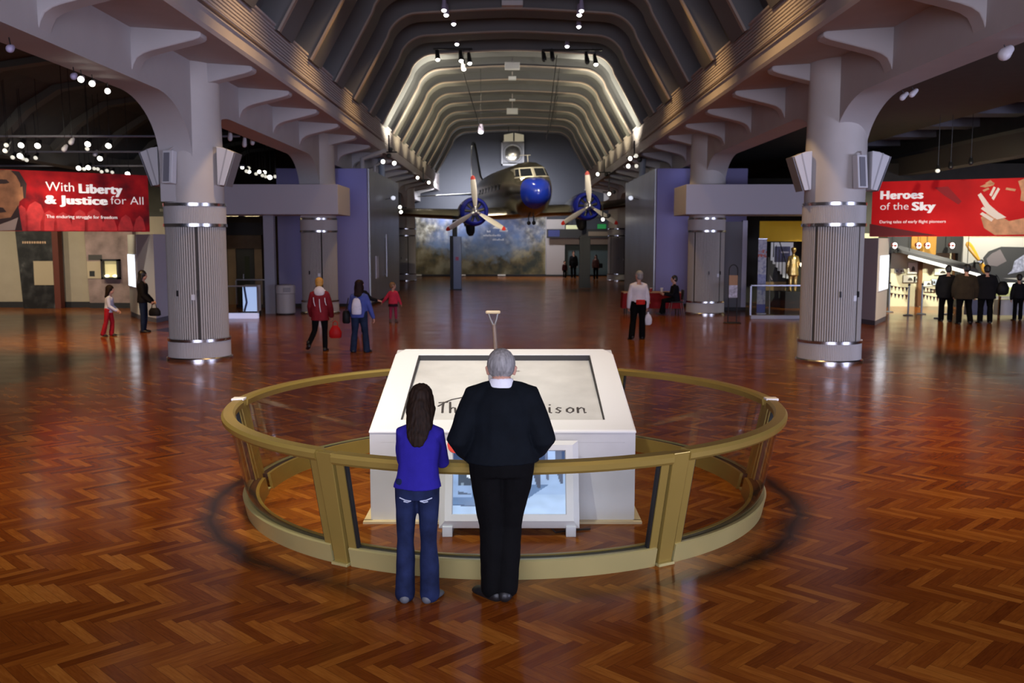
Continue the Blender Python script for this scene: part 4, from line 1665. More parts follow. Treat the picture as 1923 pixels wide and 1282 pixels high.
    def headshape(s, mb):
        hs = s.hs
        M = Matrix((s.hx, s.hfw, s.hup)).transposed()
        mb.ell(s.hp(0, -.012, .022), (.077 * hs, .095 * hs, .092 * hs), 0, 20, 14, M)
        mb.ell(s.hp(0, .028, -.045), (.056 * hs, .062 * hs, .072 * hs), 0, 16, 12, M)
        mb.ell(s.hp(0, .060, -.088), (.026 * hs, .024 * hs, .022 * hs), 0, 12, 8, M)
        # nose, brows, lips
        mb.tube([s.hp(0, .083, .020), s.hp(0, .096, -.008), s.hp(0, .104, -.026)], [.009 * hs, .011 * hs, .013 * hs], 8)
        mb.tube([s.hp(-.045, .070, .030), s.hp(0, .085, .034), s.hp(.045, .070, .030)], .010 * hs, 8)
        mb.tube([s.hp(-.020, .084, -.058), s.hp(0, .090, -.057), s.hp(.020, .084, -.058)], .008 * hs, 8)
        for sg in (-1, 1):
            mb.tube([s.hp(sg * .072, -.006, .022), s.hp(sg * .084, -.018, .010), s.hp(sg * .078, -.008, -.028)], [.011 * hs, .014 * hs, .009 * hs], 8)
        # neck
        mb.tube([s.neck - s.u * .06 * s.k, s.neck + s.u * .02 * s.k, s.hp(0, -.018, -.055)], [.062 * s.k * s.b ** .5, .054 * s.k * s.b ** .5, .050 * s.hs * s.b ** .5], 14)


def body(fig, parent, voxel, mats=None):
    mb = MB()
    fig.torso(mb, 0.0)
    for sd in 'RL':
        fig.arm(mb, sd)
        fig.leg(mb, sd, thick=.92)
        fig.hand(mb, sd)
        fig.foot(mb, sd)
    fig.headshape(mb)
    o = mesh_obj('body', remeshed(mb, voxel, 3, .5), mats or M_skin, parent)
    for sg in (-1, 1):
        e = MB()
        e.ell(fig.hp(sg * .030, .079, .010), .0105 * fig.hs, 0, 12, 8)
        eo = e.build('eye', M_eye, o, smooth=80)
        p = MB()
        p.ell(fig.hp(sg * .031, .0865, .010), .0048 * fig.hs, 0, 10, 6)
        p.build('pupil', M_black, eo, smooth=80)
    return o


def garment_top(fig, parent, m, voxel, name='sweater', t=.014, lo=-.09, flare=0.0, cuff=0.0, to=.97, belly=0.0, fold=.008, collar=0.0, hi=.48, arm_t=None):
    mb = MB()
    fig.torso(mb, t, lo, hi, belly, flare)
    for sd in 'RL':
        fig.arm(mb, sd, arm_t or t, to, cuff)
    if collar:
        mb.tube([fig.neck - fig.u * .05 * fig.k, fig.neck + fig.u * collar * fig.k], [.075 * fig.k, .066 * fig.k], 16, rounded=False)
    me = folds(remeshed(mb, voxel, 5, .5), fold, (7, 7, 4.5), random.random() * 50)
    return mesh_obj(name, me, m, parent)


def garment_legs(fig, parent, m, voxel, name='trousers', t=.012, to=1.0, flare=.02, fold=.006, thick=1.0, waist=.06):
    mb = MB()
    fig.torso(mb, t * .8, -.09, waist)
    for sd in 'RL':
        fig.leg(mb, sd, t, to, flare, thick)
    me = folds(remeshed(mb, voxel, 4, .5), fold, (8, 8, 5), random.random() * 50)
    return mesh_obj(name, me, m, parent)


def shoes(fig, parent, m, voxel, t=.010, name='shoe'):
    for sd in 'RL':
        mb = MB()
        fig.foot(mb, sd, t)
        mesh_obj(name, remeshed(mb, voxel, 3, .5), m, parent)


def hair_cap(fig, parent, m, voxel, grow=.010, long_=0.0, low=-.02, name='hair', bulk=1.0, forward=-.022, fold=.006, nape=1.0):
    hs = fig.hs
    mb = MB()
    M = Matrix((fig.hx, fig.hfw, fig.hup)).transposed()
    g = grow / .1
    mb.ell(fig.hp(0, forward, .032), ((.078 + grow) * hs, (.091 + grow) * hs, (.088 + grow) * hs), 0, 22, 14, M)
    mb.ell(fig.hp(0, forward - .022, low), ((.072 + grow) * hs, (.064 + grow) * hs * nape, (.066 + grow) * hs * nape), 0, 18, 12, M)
    if long_ > 0:
        back = -fig.hfw
        p0 = fig.hp(0, -.045, .03)
        p1 = fig.hp(0, -.062, -.07)
        dn = (V(0, 0, -1) * .8 - fig.u * .2).normalized()
        off = -fig.f * .125 * fig.k * fig.b
        p2 = fig.neck - fig.u * .05 * fig.k + off * .85
        p3 = fig.neck - fig.u * (.05 + long_ * .6) * fig.k + off * 1.12
        p4 = fig.neck - fig.u * (.05 + long_) * fig.k + off * 1.12
        mb.tube([p0, p1, p2, p3, p4], [(.080 * hs * bulk, .070 * hs), (.088 * hs * bulk, .062 * hs), (.098 * hs * bulk, .040 * hs), (.080 * hs * bulk, .026 * hs), (.045 * hs * bulk, .012 * hs)], 18, up=fig.hx.cross(V(0, 0, 1)) * -1)
        for sg in (-1, 1):
            mb.tube([fig.hp(sg * .066, -.01, .03), fig.hp(sg * .080, -.015, -.06), fig.neck + fig.x * sg * .075 * fig.k - fig.u * .06 * fig.k - fig.f * .05 * fig.k], [.030 * hs, .034 * hs, .026 * hs], 10)
    me = remeshed(mb, voxel, 4, .5)
    me.update()
    no = [v.normal.copy() for v in me.vertices]
    for v, n_ in zip(me.vertices, no):
        p = v.co
        v.co = p + n_ * fold * noise.noise(Vector((p.x * 70, p.y * 70, p.z * 5)))
    return mesh_obj(name, me, m, parent)


def person(label, loc, rz, group=None):
    return thing('person', label, 'person', loc, rz, group)


M_shoe_blk = mat('shoe_black', (0.007, 0.007, 0.008), 0.5)
M_navy = cloth('navy_sweater', (0.0030, 0.0048, 0.0075), var=0.2)
M_blacktr = cloth('black_trousers', (0.0016, 0.0016, 0.0020), var=0.2)
M_grey_hair = mat('grey_hair', (0.23, 0.225, 0.22), 0.6, var=0.35, vscale=60, stretch=(1, 1, .25))
M_brown_hair = mat('brown_hair', (0.014, 0.007, 0.004), 0.7, var=0.5, vscale=70, stretch=(1, 1, .12), spec=.15)
M_black_hair = mat('black_hair', (0.008, 0.006, 0.006), 0.5)
M_dk_hair = mat('dark_red_hair', (0.012, 0.005, 0.005), 0.7, var=0.3, vscale=50, spec=.15)
M_jeans = cloth('blue_jeans', (0.010, 0.016, 0.050), 0.8, var=0.45, bump=0.3, bscale=200)
M_dkjeans = cloth('dark_jeans', (0.012, 0.020, 0.045), 0.8, var=0.3)
M_collar = cloth('white_cotton', (0.72, 0.73, 0.78), 0.8, var=0.03)

# ---------------------------------------------------------------- the grey haired man at the railing
fm = Fig(1.83, necklen=-.055, headk=1.12, lean=6, side=-0.5, build=1.13, head_pitch=6, head_yaw=2,
         uaR=(.42, -.14, -1), faR=(-.40, .66, -.60), uaL=(-.42, -.14, -1), faL=(.38, .66, -.62),
         handR=(-.62, .62, -.20), handL=(.6, .62, -.25), curl=32,
         thR=(-.12, .10, -1), shR=(-.05, -.16, -1), thL=(.06, .02, -1), shL=(.02, -.04, -1), toeR=10, toeL=40)
mp = person('grey haired man in a black sweater leaning on the railing, seen from behind', (-0.070, 6.40, 0), radians(0))
body(fm, mp, .007)
garment_top(fm, mp, M_navy, .010, 'sweater', .026, -.0, arm_t=.042, flare=.45, cuff=.010, to=.93, belly=.03, fold=.012, hi=.49)
b_ = MB()
b_.tube([fm.neck - fm.u * .045 * fm.k, fm.neck - fm.u * .002 * fm.k, fm.neck + fm.u * .026 * fm.k], [(.100 * fm.k, .092 * fm.k), (.086 * fm.k, .084 * fm.k), (.076 * fm.k, .075 * fm.k)], 24, rounded=False, up=fm.f)
mesh_obj('collar', remeshed(b_, .006, 3), M_collar, mp)
garment_legs(fm, mp, M_blacktr, .010, 'trousers', .022, 1.0, flare=.024, fold=.012, thick=1.06, waist=.08)
shoes(fm, mp, M_shoe_blk, .007, .014)
hair_cap(fm, mp, M_grey_hair, .006, .007, 0, .004, forward=-.018, fold=.003, nape=.8)

# ---------------------------------------------------------------- the girl beside him
fg = Fig(1.53, headk=.97, lean=13, side=1.5, build=.88, kid=.35, head_pitch=14, head_yaw=4,
         uaR=(.10, .58, -1), faR=(-.45, .90, .10), uaL=(-.10, .58, -1), faL=(.45, .90, .10),
         handR=(-.8, .5, -.1), handL=(.8, .5, -.1), curl=25,
         thR=(.0, .02, -1), shR=(.02, -.06, -1), thL=(-.03, .02, -1), shL=(-.02, -.06, -1), toeR=22, toeL=6)
gp = person('girl with long brown hair in a blue sweater and jeans leaning on the railing', (-0.655, 6.36, 0), radians(-3))
M_gsw = cloth('royal_blue_sweater', (0.022, 0.016, 0.235), 0.9, var=0.10)
body(fg, gp, .007)
garment_top(fg, gp, M_gsw, .008, 'sweater', .020, -.0, flare=.42, cuff=.006, to=.95, fold=.010)
garment_legs(fg, gp, M_jeans, .008, 'jeans', .009, 1.04, flare=.030, fold=.008, thick=1.0)
shoes(fg, gp, mat('shoe_grey', (0.085, 0.09, 0.10), 0.6), .006, .008)
hair_cap(fg, gp, M_brown_hair, .006, .012, .15, -.03, fold=.005, bulk=.95)
# pale stitching on the two back pockets
jm = [o for o in gp.children if o.name.startswith('jeans')][0].data
bvh = BVHTree.FromPolygons([v.co.copy() for v in jm.vertices], [tuple(p.vertices) for p in jm.polygons])
for sg in (-1, 1):
    b_ = MB()
    for path in ([(.035, -.085), (.075, -.082), (.115, -.068)], [(.035, -.085), (.06, -.098), (.085, -.092)]):
        pts = []
        for (a, h) in path:
            hit = bvh.ray_cast(V(sg * a * .95, -2, fg.hip.z + h + .01), V(0, 1, 0))
            if hit[0]:
                pts.append(hit[0] + V(0, -.002, 0))
        if len(pts) > 1:
            b_.tube(pts, .0042, 6)
    b_.build('pocket_stitching', mat('pale_thread', (0.5, 0.55, 0.66), 0.8), gp)

# ---------------------------------------------------------------- visitors further back
VX = .013


def visitor(label, loc, rz, fig, top, legs, shoe, hairm, hair=dict(), topkw=dict(), legkw=dict(), group=None, topname='jacket', legname='trousers'):
    p = person(label, loc, rz, group)
    body(fig, p, VX)
    garment_top(fig, p, top, VX, topname, **topkw)
    garment_legs(fig, p, legs, VX, legname, **legkw)
    shoes(fig, p, shoe, VX, .012)
    if hairm:
        hair_cap(fig, p, hairm, VX, **hair)
    return p


M_redj = cloth('dark_red_jacket', (0.16, 0.010, 0.016), 0.7)
f1 = Fig(1.66, lean=4, build=1.05, uaR=(.30, .05, -1), faR=(.12, .30, -1), uaL=(-.30, .1, -1), faL=(.1, .5, -1),
         thR=(.02, .12, -1), shR=(.0, -.05, -1), thL=(-.10, .02, -1), shL=(-.42, -.75, -1), toeR=15, toeL=5, head_yaw=8)
p1 = visitor('woman in a dark red jacket with a white hood walking away on the left', (-4.37, 21.35, 0), radians(8), f1, M_redj, M_blacktr, M_shoe_blk, mat('blond_hair', (0.42, 0.21, 0.035), 0.6, var=.3, vscale=40),
             dict(grow=.014, low=-.01), dict(t=.030, lo=-.20, flare=.06, fold=.014, cuff=.01), dict(t=.010, flare=.012, to=1.0), topname='jacket')
b_ = MB()
b_.ell(f1.neck - f1.f * .10 - f1.u * .03, (.125, .06, .125))
b_.tube([f1.neck + f1.x * .10 - f1.u * .02, f1.neck - f1.f * .08 + f1.u * .03, f1.neck - f1.x * .10 - f1.u * .02], .04, 10)
mesh_obj('hood', remeshed(b_, VX, 3), cloth('white_fleece', (0.62, 0.56, 0.55)), p1)
b_ = MB()
b_.tube([fp for fp in (f1.hp(-.06, -.03, -.075), f1.hp(0, -.085, -.07), f1.hp(.06, -.03, -.075))], .028, 8)
mesh_obj('lower_hair', remeshed(b_, VX, 2), M_black_hair, p1)
for sx_, z0, z1, dx in ((-.13, .34, .14, .02), (.0, .30, .0, .015), (.12, .33, .16, .02)):
    b_ = MB()
    b_.tube([f1.hip + f1.u * z0 * f1.k + f1.x * sx_ - f1.f * .152, f1.hip + f1.u * (z0 + z1) / 2 * f1.k + f1.x * (sx_ + dx * .3) - f1.f * .162, f1.hip + f1.u * z1 * f1.k + f1.x * (sx_ + dx * 1.6) - f1.f * .162], [.007, .008, .006], 6)
    b_.build('piping_stripe', M_collar, p1)
def in_world(p, loc, rz):
    return Vector(loc) + Matrix.Rotation(rz, 3, 'Z') @ p


hnd = in_world(f1.wrR + f1.hdR * .10, (-4.37, 21.35, 0), radians(8))
hb = thing('handbag', 'bright red handbag carried by the woman in the dark red jacket', 'handbag', (hnd.x + .06, hnd.y + .02, hnd.z - 0.42))
b_ = MB()
b_.loft([[(.15 * w * cos(2 * pi * i / 16), .06 * w * sin(2 * pi * i / 16), z) for i in range(16)] for z, w in ((0, .75), (.03, .95), (.14, 1.0), (.25, .6), (.29, .3))])
b_.build('bag_body', cloth('red_leather', (0.42, 0.012, 0.012), 0.4), hb, smooth=50)
b_ = MB()
b_.tube([(-.06, 0, .26), (-.05, 0, .36), (0, 0, .40), (.05, 0, .36), (.06, 0, .26)], .010, 8)
b_.build('handle', cloth('red_leather', (0.42, 0.012, 0.012), 0.4), hb, smooth=60)

M_bluej = cloth('blue_hoodie', (0.055, 0.075, 0.27), 0.85)
f2 = Fig(1.62, lean=4, build=1.02, uaR=(.42, .02, -1), faR=(.30, .1, -1), uaL=(-.25, .05, -1), faL=(.15, .4, -1),
         thR=(.12, .02, -1), shR=(.10, -.12, -1), thL=(-.06, .06, -1), shL=(-.08, -.12, -1), toeR=25, toeL=10)
p2 = visitor('woman in a blue hooded jacket and jeans walking away with a small backpack', (-3.44, 21.1, 0), radians(-4), f2, M_bluej, M_dkjeans, M_shoe_blk, M_dk_hair,
             dict(grow=.014, long_=.06, low=-.03), dict(t=.024, fold=.012, flare=.05, lo=-.09), dict(t=.014, flare=.030, to=1.06, thick=1.06), topname='jacket', legname='jeans')
b_ = MB()
b_.ell(f2.neck - f2.f * .085 - f2.u * .055, (.12, .05, .06))
mesh_obj('hood', remeshed(b_, VX, 3), cloth('blue_hood', (0.10, 0.14, 0.30)), p2)
bp_ = thing('backpack', 'small pale backpack on the back of the woman in the blue jacket', 'backpack', (-3.46, 20.90, 0.89))
b_ = MB()
b_.loft([[(0.112 * w * cos(2 * pi * i / 20), -.01 + .055 * w2 * sin(2 * pi * i / 20), z) for i in range(20)] for z, w, w2 in ((-.02, .85, .8), (.0, .98, 1), (.10, 1.0, 1.1), (.20, .93, 1.05), (.30, .70, .8), (.34, .4, .5))])
b_.build('bag_body', cloth('pale_nylon', (0.55, 0.54, 0.63), 0.6), bp_, smooth=50)
b_ = MB()
b_.tube([(-.10, -.045, .10), (0, -.062, .12), (.10, -.045, .10)], .006, 6)
b_.build('zip', cloth('grey_zip', (0.25, 0.25, 0.3)), bp_)
b_ = MB()
b_.tube([(-.03, .0, .33), (0, -.01, .37), (.03, .0, .33)], .007, 6)
b_.build('loop', cloth('grey_zip', (0.25, 0.25, 0.3)), bp_)
sb = thing('shoulder_bag', 'black shoulder bag at the left hip of the woman in the blue jacket', 'bag', (-3.72, 21.05, 0.66))
b_ = MB()
b_.loft([[(.09 * w * cos(2 * pi * i / 14), .11 * w * sin(2 * pi * i / 14), z) for i in range(14)] for z, w in ((0, .8), (.03, 1.0), (.22, .95), (.28, .7))])
b_.build('bag_body', cloth('black_nylon', (0.008, 0.008, 0.009), 0.5), sb, smooth=50)
b_ = MB()
b_.tube([(0, -.08, .27), (.03, -.06, .42), (.05, 0.02, .56)], .010, 6)
b_.build('strap', cloth('black_nylon', (0.008, 0.008, 0.009), 0.5), sb)

M_pink = cloth('pink_jacket', (0.55, 0.035, 0.075), 0.7)
f3 = Fig(1.22, lean=2, build=.98, kid=.8, head_yaw=60, uaR=(.42, .15, -1), faR=(.35, .1, -1), uaL=(-.75, .05, -1), faL=(-.75, .1, -.9),
         thR=(.05, .03, -1), shR=(.05, -.1, -1), thL=(-.03, -.03, -1), shL=(-.05, -.12, -1))
p3 = visitor('small child in a pink jacket with arms held out walking away', (-3.66, 28.9, 0), radians(-5), f3, M_pink, cloth('pink_leggings', (0.32, 0.035, 0.08)), mat('shoe_brown', (0.09, 0.06, 0.05), .6), mat('sandy_hair', (0.20, 0.11, 0.05), .6),
             dict(grow=.008, low=-.02), dict(t=.022, lo=-.09, flare=.12, fold=.010), dict(t=.008, flare=.0, to=.95), topname='jacket', legname='leggings')
b_ = MB()
f3.torso(b_, .016, -.20, .0, flare=.15)
mesh_obj('skirt', remeshed(b_, VX, 2), cloth('dark_skirt', (0.03, 0.012, 0.02)), p3)
f4 = Fig(1.42, lean=3, build=.95, kid=.2, uaR=(.8, .2, -.9), faR=(.95, .25, -.25), uaL=(-.2, 0, -1), faL=(-.05, .2, -1), thR=(.0, .1, -1), shR=(0, -.3, -1), thL=(-.04, -.1, -1), shL=(-.05, -.5, -1))
visitor('person in dark clothes mostly hidden behind the woman with the backpack', (-4.12, 25.6, 0), radians(-6), f4, cloth('black_coat', (0.008, 0.008, 0.010)), M_blacktr, M_shoe_blk, M_black_hair, dict(), dict(t=.022, to=.75), dict())

# child with red trousers and the woman beside it, both seen from the side
M_redtr = cloth('red_trousers', (0.36, 0.012, 0.020), 0.75)
f5 = Fig(1.32, lean=7, build=.98, kid=.6, head_pitch=4, uaR=(.12, .15, -1), faR=(-.1, .9, -.6), uaL=(-.12, .1, -1), faL=(.1, .8, -.7),
         thR=(.02, -.18, -1), shR=(.0, -.30, -1), thL=(-.02, .20, -1), shL=(0, -.12, -1), toeR=5, toeL=5)
visitor('child in red trousers and a white top walking towards the left column', (-10.62, 24.7, 0), radians(-85), f5, cloth('white_top', (0.52, 0.54, 0.66)), M_redtr, M_shoe_blk, M_brown_hair,
        dict(grow=.016, long_=.05, low=-.03), dict(t=.018), dict(t=.014, flare=.022, to=1.04), topname='shirt')
f6 = Fig(1.68, lean=2, build=1.0, head_pitch=4, uaR=(.12, .12, -1), faR=(-.05, .75, -.75), uaL=(-.12, .12, -1), faL=(.05, .8, -.8),
         thR=(.0, .02, -1), shR=(0, -.05, -1), thL=(.0, .08, -1), shL=(0, -.12, -1), toeR=5, toeL=8)
visitor('woman in black with long black hair standing beside the lit white panel', (-10.12, 25.75, 0), radians(-80), f6, cloth('black_top', (0.008, 0.007, 0.008)), M_dkjeans, M_shoe_blk, M_black_hair,
        dict(grow=.018, long_=.20, low=-.03), dict(t=.030, flare=.05), dict(t=.014, flare=.012), topname='coat', legname='jeans')
hb2 = thing('handbag', 'black handbag on the arm of the woman with long black hair', 'handbag', tuple(in_world(f6.wrR + f6.hdR * .06, (-10.12, 25.75, 0), radians(-80)) + Vector((.08, -.03, -.35))))
b_ = MB()
b_.loft([[(.17 * w * cos(2 * pi * i / 16), .07 * w * sin(2 * pi * i / 16), z) for i in range(16)] for z, w in ((0, .8), (.03, 1.0), (.14, .95), (.22, .6))])
b_.build('bag_body', cloth('black_nylon', (0.008, 0.008, 0.009), 0.5), hb2, smooth=50)
b_ = MB()
b_.tube([(-.08, 0, .20), (-.06, 0, .32), (.02, 0, .36), (.06, 0, .20)], .012, 6)
b_.build('handle', cloth('black_nylon', (0.008, 0.008, 0.009), 0.5), hb2)

# white shirt man
f7 = Fig(1.74, lean=1, build=1.10, head_yaw=-35, uaR=(.24, -.02, -1), faR=(.04, .18, -1), uaL=(-.26, -.04, -1), faL=(-.02, .12, -1),
         thR=(.02, .05, -1), shR=(.0, -.08, -1), thL=(-.08, -.04, -1), shL=(-.16, -.35, -1), toeR=12, toeL=15)
p7 = visitor('man in a white shirt and black trousers walking away on the right', (3.23, 24.0, 0), radians(3), f7, cloth('white_shirt', (0.62, 0.60, 0.66), .8, var=.05), M_blacktr, M_shoe_blk, M_grey_hair,
             dict(grow=.006, low=-.03), dict(t=.022, fold=.012, lo=0, flare=.0, cuff=.008), dict(t=.022, flare=.024, to=1.05, waist=.08), topname='shirt')
pch = thing('waist_pouch', 'red waist pouch on the back of the man in the white shirt', 'pouch', (3.26, 23.83, 0.955))
b_ = MB()
b_.loft([[(.115 * w * cos(2 * pi * i / 18), -.028 + .035 * w * sin(2 * pi * i / 18), z) for i in range(18)] for z, w in ((-.06, .85), (-.04, 1.0), (.04, 1.0), (.06, .9))])
b_.build('bag_body', cloth('red_nylon', (0.50, 0.018, 0.012), .6), pch, smooth=50)
b_ = MB()
b_.bbox(-.10, .10, -.065, -.055, .015, .022)
b_.build('zip', cloth('dark_zip', (0.05, 0.01, 0.01)), pch)
wb = thing('carrier_bag', 'white carrier bag beside the right hand of the man in the white shirt', 'bag', tuple(in_world(f7.wrR + f7.hdR * .11, (3.23, 24.0, 0), radians(3)) + Vector((.03, .02, -.36))))
b_ = MB()
b_.loft([[(.10 * w * cos(2 * pi * i / 14), .05 * w * sin(2 * pi * i / 14), z) for i in range(14)] for z, w in ((0, .6), (.04, 1.0), (.15, 1.05), (.24, .7), (.29, .25), (.33, .2))])
b_.build('bag_body', cloth('white_plastic', (0.62, 0.62, 0.68), .4), wb, smooth=50)

# seated person at the red table
f8 = Fig(1.68, lean=6, build=1.05, head_pitch=2, pelvis_z=0.56, uaR=(.15, .40, -1), faR=(-.05, .9, .12), uaL=(-.15, .35, -1), faL=(.05, .9, .1),
         thR=(.12, 1, -.10), shR=(.0, -.05, -1), thL=(-.12, 1, -.10), shL=(0, .25, -1))
visitor('person in dark clothes seated in profile at the red table', (5.52, 31.70, 0), radians(88), f8, cloth('black_jacket', (0.006, 0.006, 0.008)), M_blacktr, M_shoe_blk, M_black_hair,
        dict(grow=.008), dict(t=.030, lo=-.09, flare=.1), dict(t=.018), topname='jacket')

# group at the right hand exhibit, nearly in silhouette
f9 = Fig(1.74, lean=8, side=3, build=1.22, uaR=(.2, .3, -1), faR=(-.1, .7, -.6), uaL=(-.25, .2, -1), faL=(0, .5, -1), thL=(-.05, 0, -1), thR=(.05, .05, -1))
visitor('dark coated visitor at the left of the group before the lit exhibit', (13.50, 29.2, 0), radians(-20), f9, cloth('black_coat', (0.008, 0.008, 0.010)), M_blacktr, M_shoe_blk, M_black_hair, dict(), dict(t=.060, lo=-.20, flare=.05), dict(t=.025), topname='coat')
f10 = Fig(1.80, lean=5, side=3, build=1.28, uaR=(.28, .0, -1), faR=(.1, .25, -1), uaL=(-.28, .05, -1), faL=(-.1, .2, -1), thR=(.08, .14, -1), shR=(.10, -.35, -1), thL=(-.05, .0, -1), shL=(0, -.05, -1), head_yaw=-15)
visitor('visitor in a brown green jacket in the middle of the group', (13.60, 28.25, 0), radians(-16), f10, cloth('olive_jacket', (0.030, 0.022, 0.014)), M_blacktr, M_shoe_blk, M_black_hair, dict(), dict(t=.060, lo=-.20, flare=.04), dict(t=.025), topname='jacket')
f11 = Fig(1.76, lean=2, build=1.28, uaR=(.28, .05, -1), faR=(-.1, .6, -1), uaL=(-.22, .2, -1), faL=(.1, .6, -.8), thR=(.08, .04, -1), shR=(.02, -.05, -1), thL=(-.07, 0, -1), shL=(-.02, -.05, -1))
visitor('visitor in a black coat at the right of the group with a round bag', (14.42, 28.6, 0), radians(-10), f11, cloth('black_coat', (0.008, 0.008, 0.010)), M_blacktr, M_shoe_blk, M_black_hair, dict(), dict(t=.060, lo=-.20, flare=.05), dict(t=.025), topname='coat')
rb = thing('shoulder_bag', 'round black bag on the right side of the visitor in the black coat', 'bag', (14.86, 28.5, 0.86))
b_ = MB()
b_.loft([[(.20 * w * cos(2 * pi * i / 18), .12 * w * sin(2 * pi * i / 18), z) for i in range(18)] for z, w in ((0, .55), (.06, .9), (.22, 1.0), (.36, .7), (.42, .3))])
b_.build('bag_body', cloth('black_nylon', (0.008, 0.008, 0.009), 0.5), rb, smooth=50)
b_ = MB()
b_.tube([(-.08, 0, .38), (-.16, 0, .56), (-.22, 0, .62)], .012, 6)
b_.build('strap', cloth('black_nylon', (0.008, 0.008, 0.009), 0.5), rb)
f12 = Fig(1.45, lean=3, build=1.0, kid=.3)
visitor('young visitor in black cut by the right edge of the photo', (15.95, 29.6, 0), radians(-10), f12, cloth('black_coat', (0.008, 0.008, 0.010)), M_blacktr, M_shoe_blk, M_black_hair, dict(), dict(t=.03), dict())

# far visitors near the end wall
f13 = Fig(1.82, lean=1, build=1.1)
visitor('distant adult in black standing by the opening in the end wall', (4.12, 63.3, 0), radians(-170), f13, cloth('black_coat', (0.008, 0.008, 0.010)), M_blacktr, M_shoe_blk, M_brown_hair, dict(), dict(t=.035, lo=-.20), dict(t=.02), topname='coat')
f14 = Fig(1.15, lean=1, build=1.0, kid=.7)
visitor('distant child in dark red beside the adult in black', (3.55, 63.6, 0), radians(-170), f14, cloth('maroon_top', (0.05, 0.010, 0.012)), M_blacktr, M_shoe_blk, M_brown_hair, dict(), dict(t=.02), dict(t=.01), topname='jacket')
f15 = Fig(1.60, lean=1, build=1.0, uaR=(.25, .1, -1), faR=(-.2, .5, -1))
visitor('distant woman in a dull pink top right of the dark stand', (5.42, 61.0, 0), radians(160), f15, cloth('dull_pink_top', (0.13, 0.06, 0.05)), M_blacktr, M_shoe_blk, M_black_hair, dict(grow=.012, long_=.05), dict(t=.02), dict(t=.012), topname='shirt')
b3 = thing('shoulder_bag', 'dark bag on the arm of the distant woman in pink', 'bag', (5.72, 60.85, 0.75))
b_ = MB()
b_.bbox(-.12, .12, -.07, .07, 0, .30)
b_.build('bag_body', cloth('black_nylon', (0.008, 0.008, 0.009), 0.5), b3, bevel=.03)
b_ = MB()
b_.tube([(-.08, 0, .29), (-.12, 0, .5), (-.16, 0, .58)], .012, 6)
b_.build('strap', cloth('black_nylon', (0.008, 0.008, 0.009), 0.5), b3)

# ================================================================ banners
def banner_mat(name, c0, c1, c2, sc, lit):
    m, nt, b = new_mat(name)
    x = NX(nt)
    tc = nt.nodes.new('ShaderNodeTexCoord')
    n1 = x.noise(tc.outputs['Object'], sc, 5)
    col = x.ramp(n1, [(0.32, c0), (0.52, c1), (0.72, c2)])
    nt.links.new(col, b.inputs['Base Color'])
    b.inputs['Roughness'].default_value = 0.6
    b.inputs['Specular IOR Level'].default_value = 0.2
    # print colour also feeds the emission
    nt.links.new(col, b.inputs['Emission Color'])
    b.inputs['Emission Strength'].default_value = lit
    return m


M_ban_l = banner_mat('banner_print_dark_red', (0.09, 0.003, 0.006), (0.32, 0.004, 0.007), (0.50, 0.012, 0.012), 1.6, 0.14)
M_ban_r = banner_mat('banner_print_red', (0.34, 0.004, 0.006), (0.52, 0.006, 0.008), (0.66, 0.014, 0.014), 0.5, 0.26)
M_bl_text = mat('banner_letters', (0.85, 0.82, 0.82), 0.5, emit=(0.9, 0.85, 0.85), es=0.35)


def banner(label, A, B, z0, z1, m):
    """hanging board from A to B (left to right seen from the camera)"""
    A, B = Vector(A), Vector(B)
    d = (B - A)
    t = thing('banner', label, 'banner', (A.x, A.y, z0), atan2(d.y, d.x))
    b = MB()
    b.bbox(0, d.length, 0, .10, 0, z1 - z0)
    b.build('board', m, t, bevel=.005)
    return t, d.length


def TXT(t, s, u, v, size, bold=0.0, spacing=1.0, m=None, name='lettering', sx=1.0):
    if bold > 0:                              # heavy face: overlapping strokes side by side
        bm = bmesh.new()
        for q in (-1, -.5, 0, .5, 1):
            m_ = text_mesh(s, size, 0.006 + .0005 * abs(q), 0.002, spacing=1.10)
            m_.transform(Matrix.Translation((q * bold * 1.3, (abs(q) - .5) * bold * .5, 0)))
            bm.from_mesh(m_)
            bpy.data.meshes.remove(m_)
        me = bpy.data.meshes.new('lettering')
        bm.to_mesh(me)
        bm.free()
    else:
        me = text_mesh(s, size, 0.006, bold, spacing=spacing)
    M = Matrix(((sx, 0, 0, u), (0, 0, -1, -.012), (0, 1, 0, v), (0, 0, 0, 1)))
    return text_obj(name, me, M, m or M_bl_text, t)


bl, LL = banner('red banner reading With Liberty & Justice for All, with a bearded face', (-14.65, 25.9, 0), (-11.05, 28.9, 0), 2.77, 4.47, M_ban_l)


def ublb(px, py):
    """photo pixel -> (u, v) on the left banner"""
    A, B = Vector((-14.65, 25.9)), Vector((-11.05, 28.9))
    d = ray(px, py)
    n = Vector((B - A).orthogonal())
    k = A.dot(n) / (d.x * n.x + d.y * n.y)
    p = Vector((0, 0, CAM_H)) + d * k
    return ((Vector((p.x, p.y)) - A).dot((B - A).normalized()), p.z - 2.77)


def put(t, fn, s, px, py, px2, cap, bold=0.0, **kw):
    """letters starting at photo pixel (px, py baseline), ending at px2, cap height in metres"""
    u, v = fn(px, py)
    u2, _ = fn(px2, py)
    o = TXT(t, s, 0, 0, cap / 0.70, bold, **kw)
    xs = [q.co.x for q in o.data.vertices]
    w0, w1 = min(xs), max(xs)
    f = (u2 - u) / (w1 - w0)
    for q in o.data.vertices:
        q.co.x = u + (q.co.x - w0) * f
        q.co.z = q.co.z + v
    return o


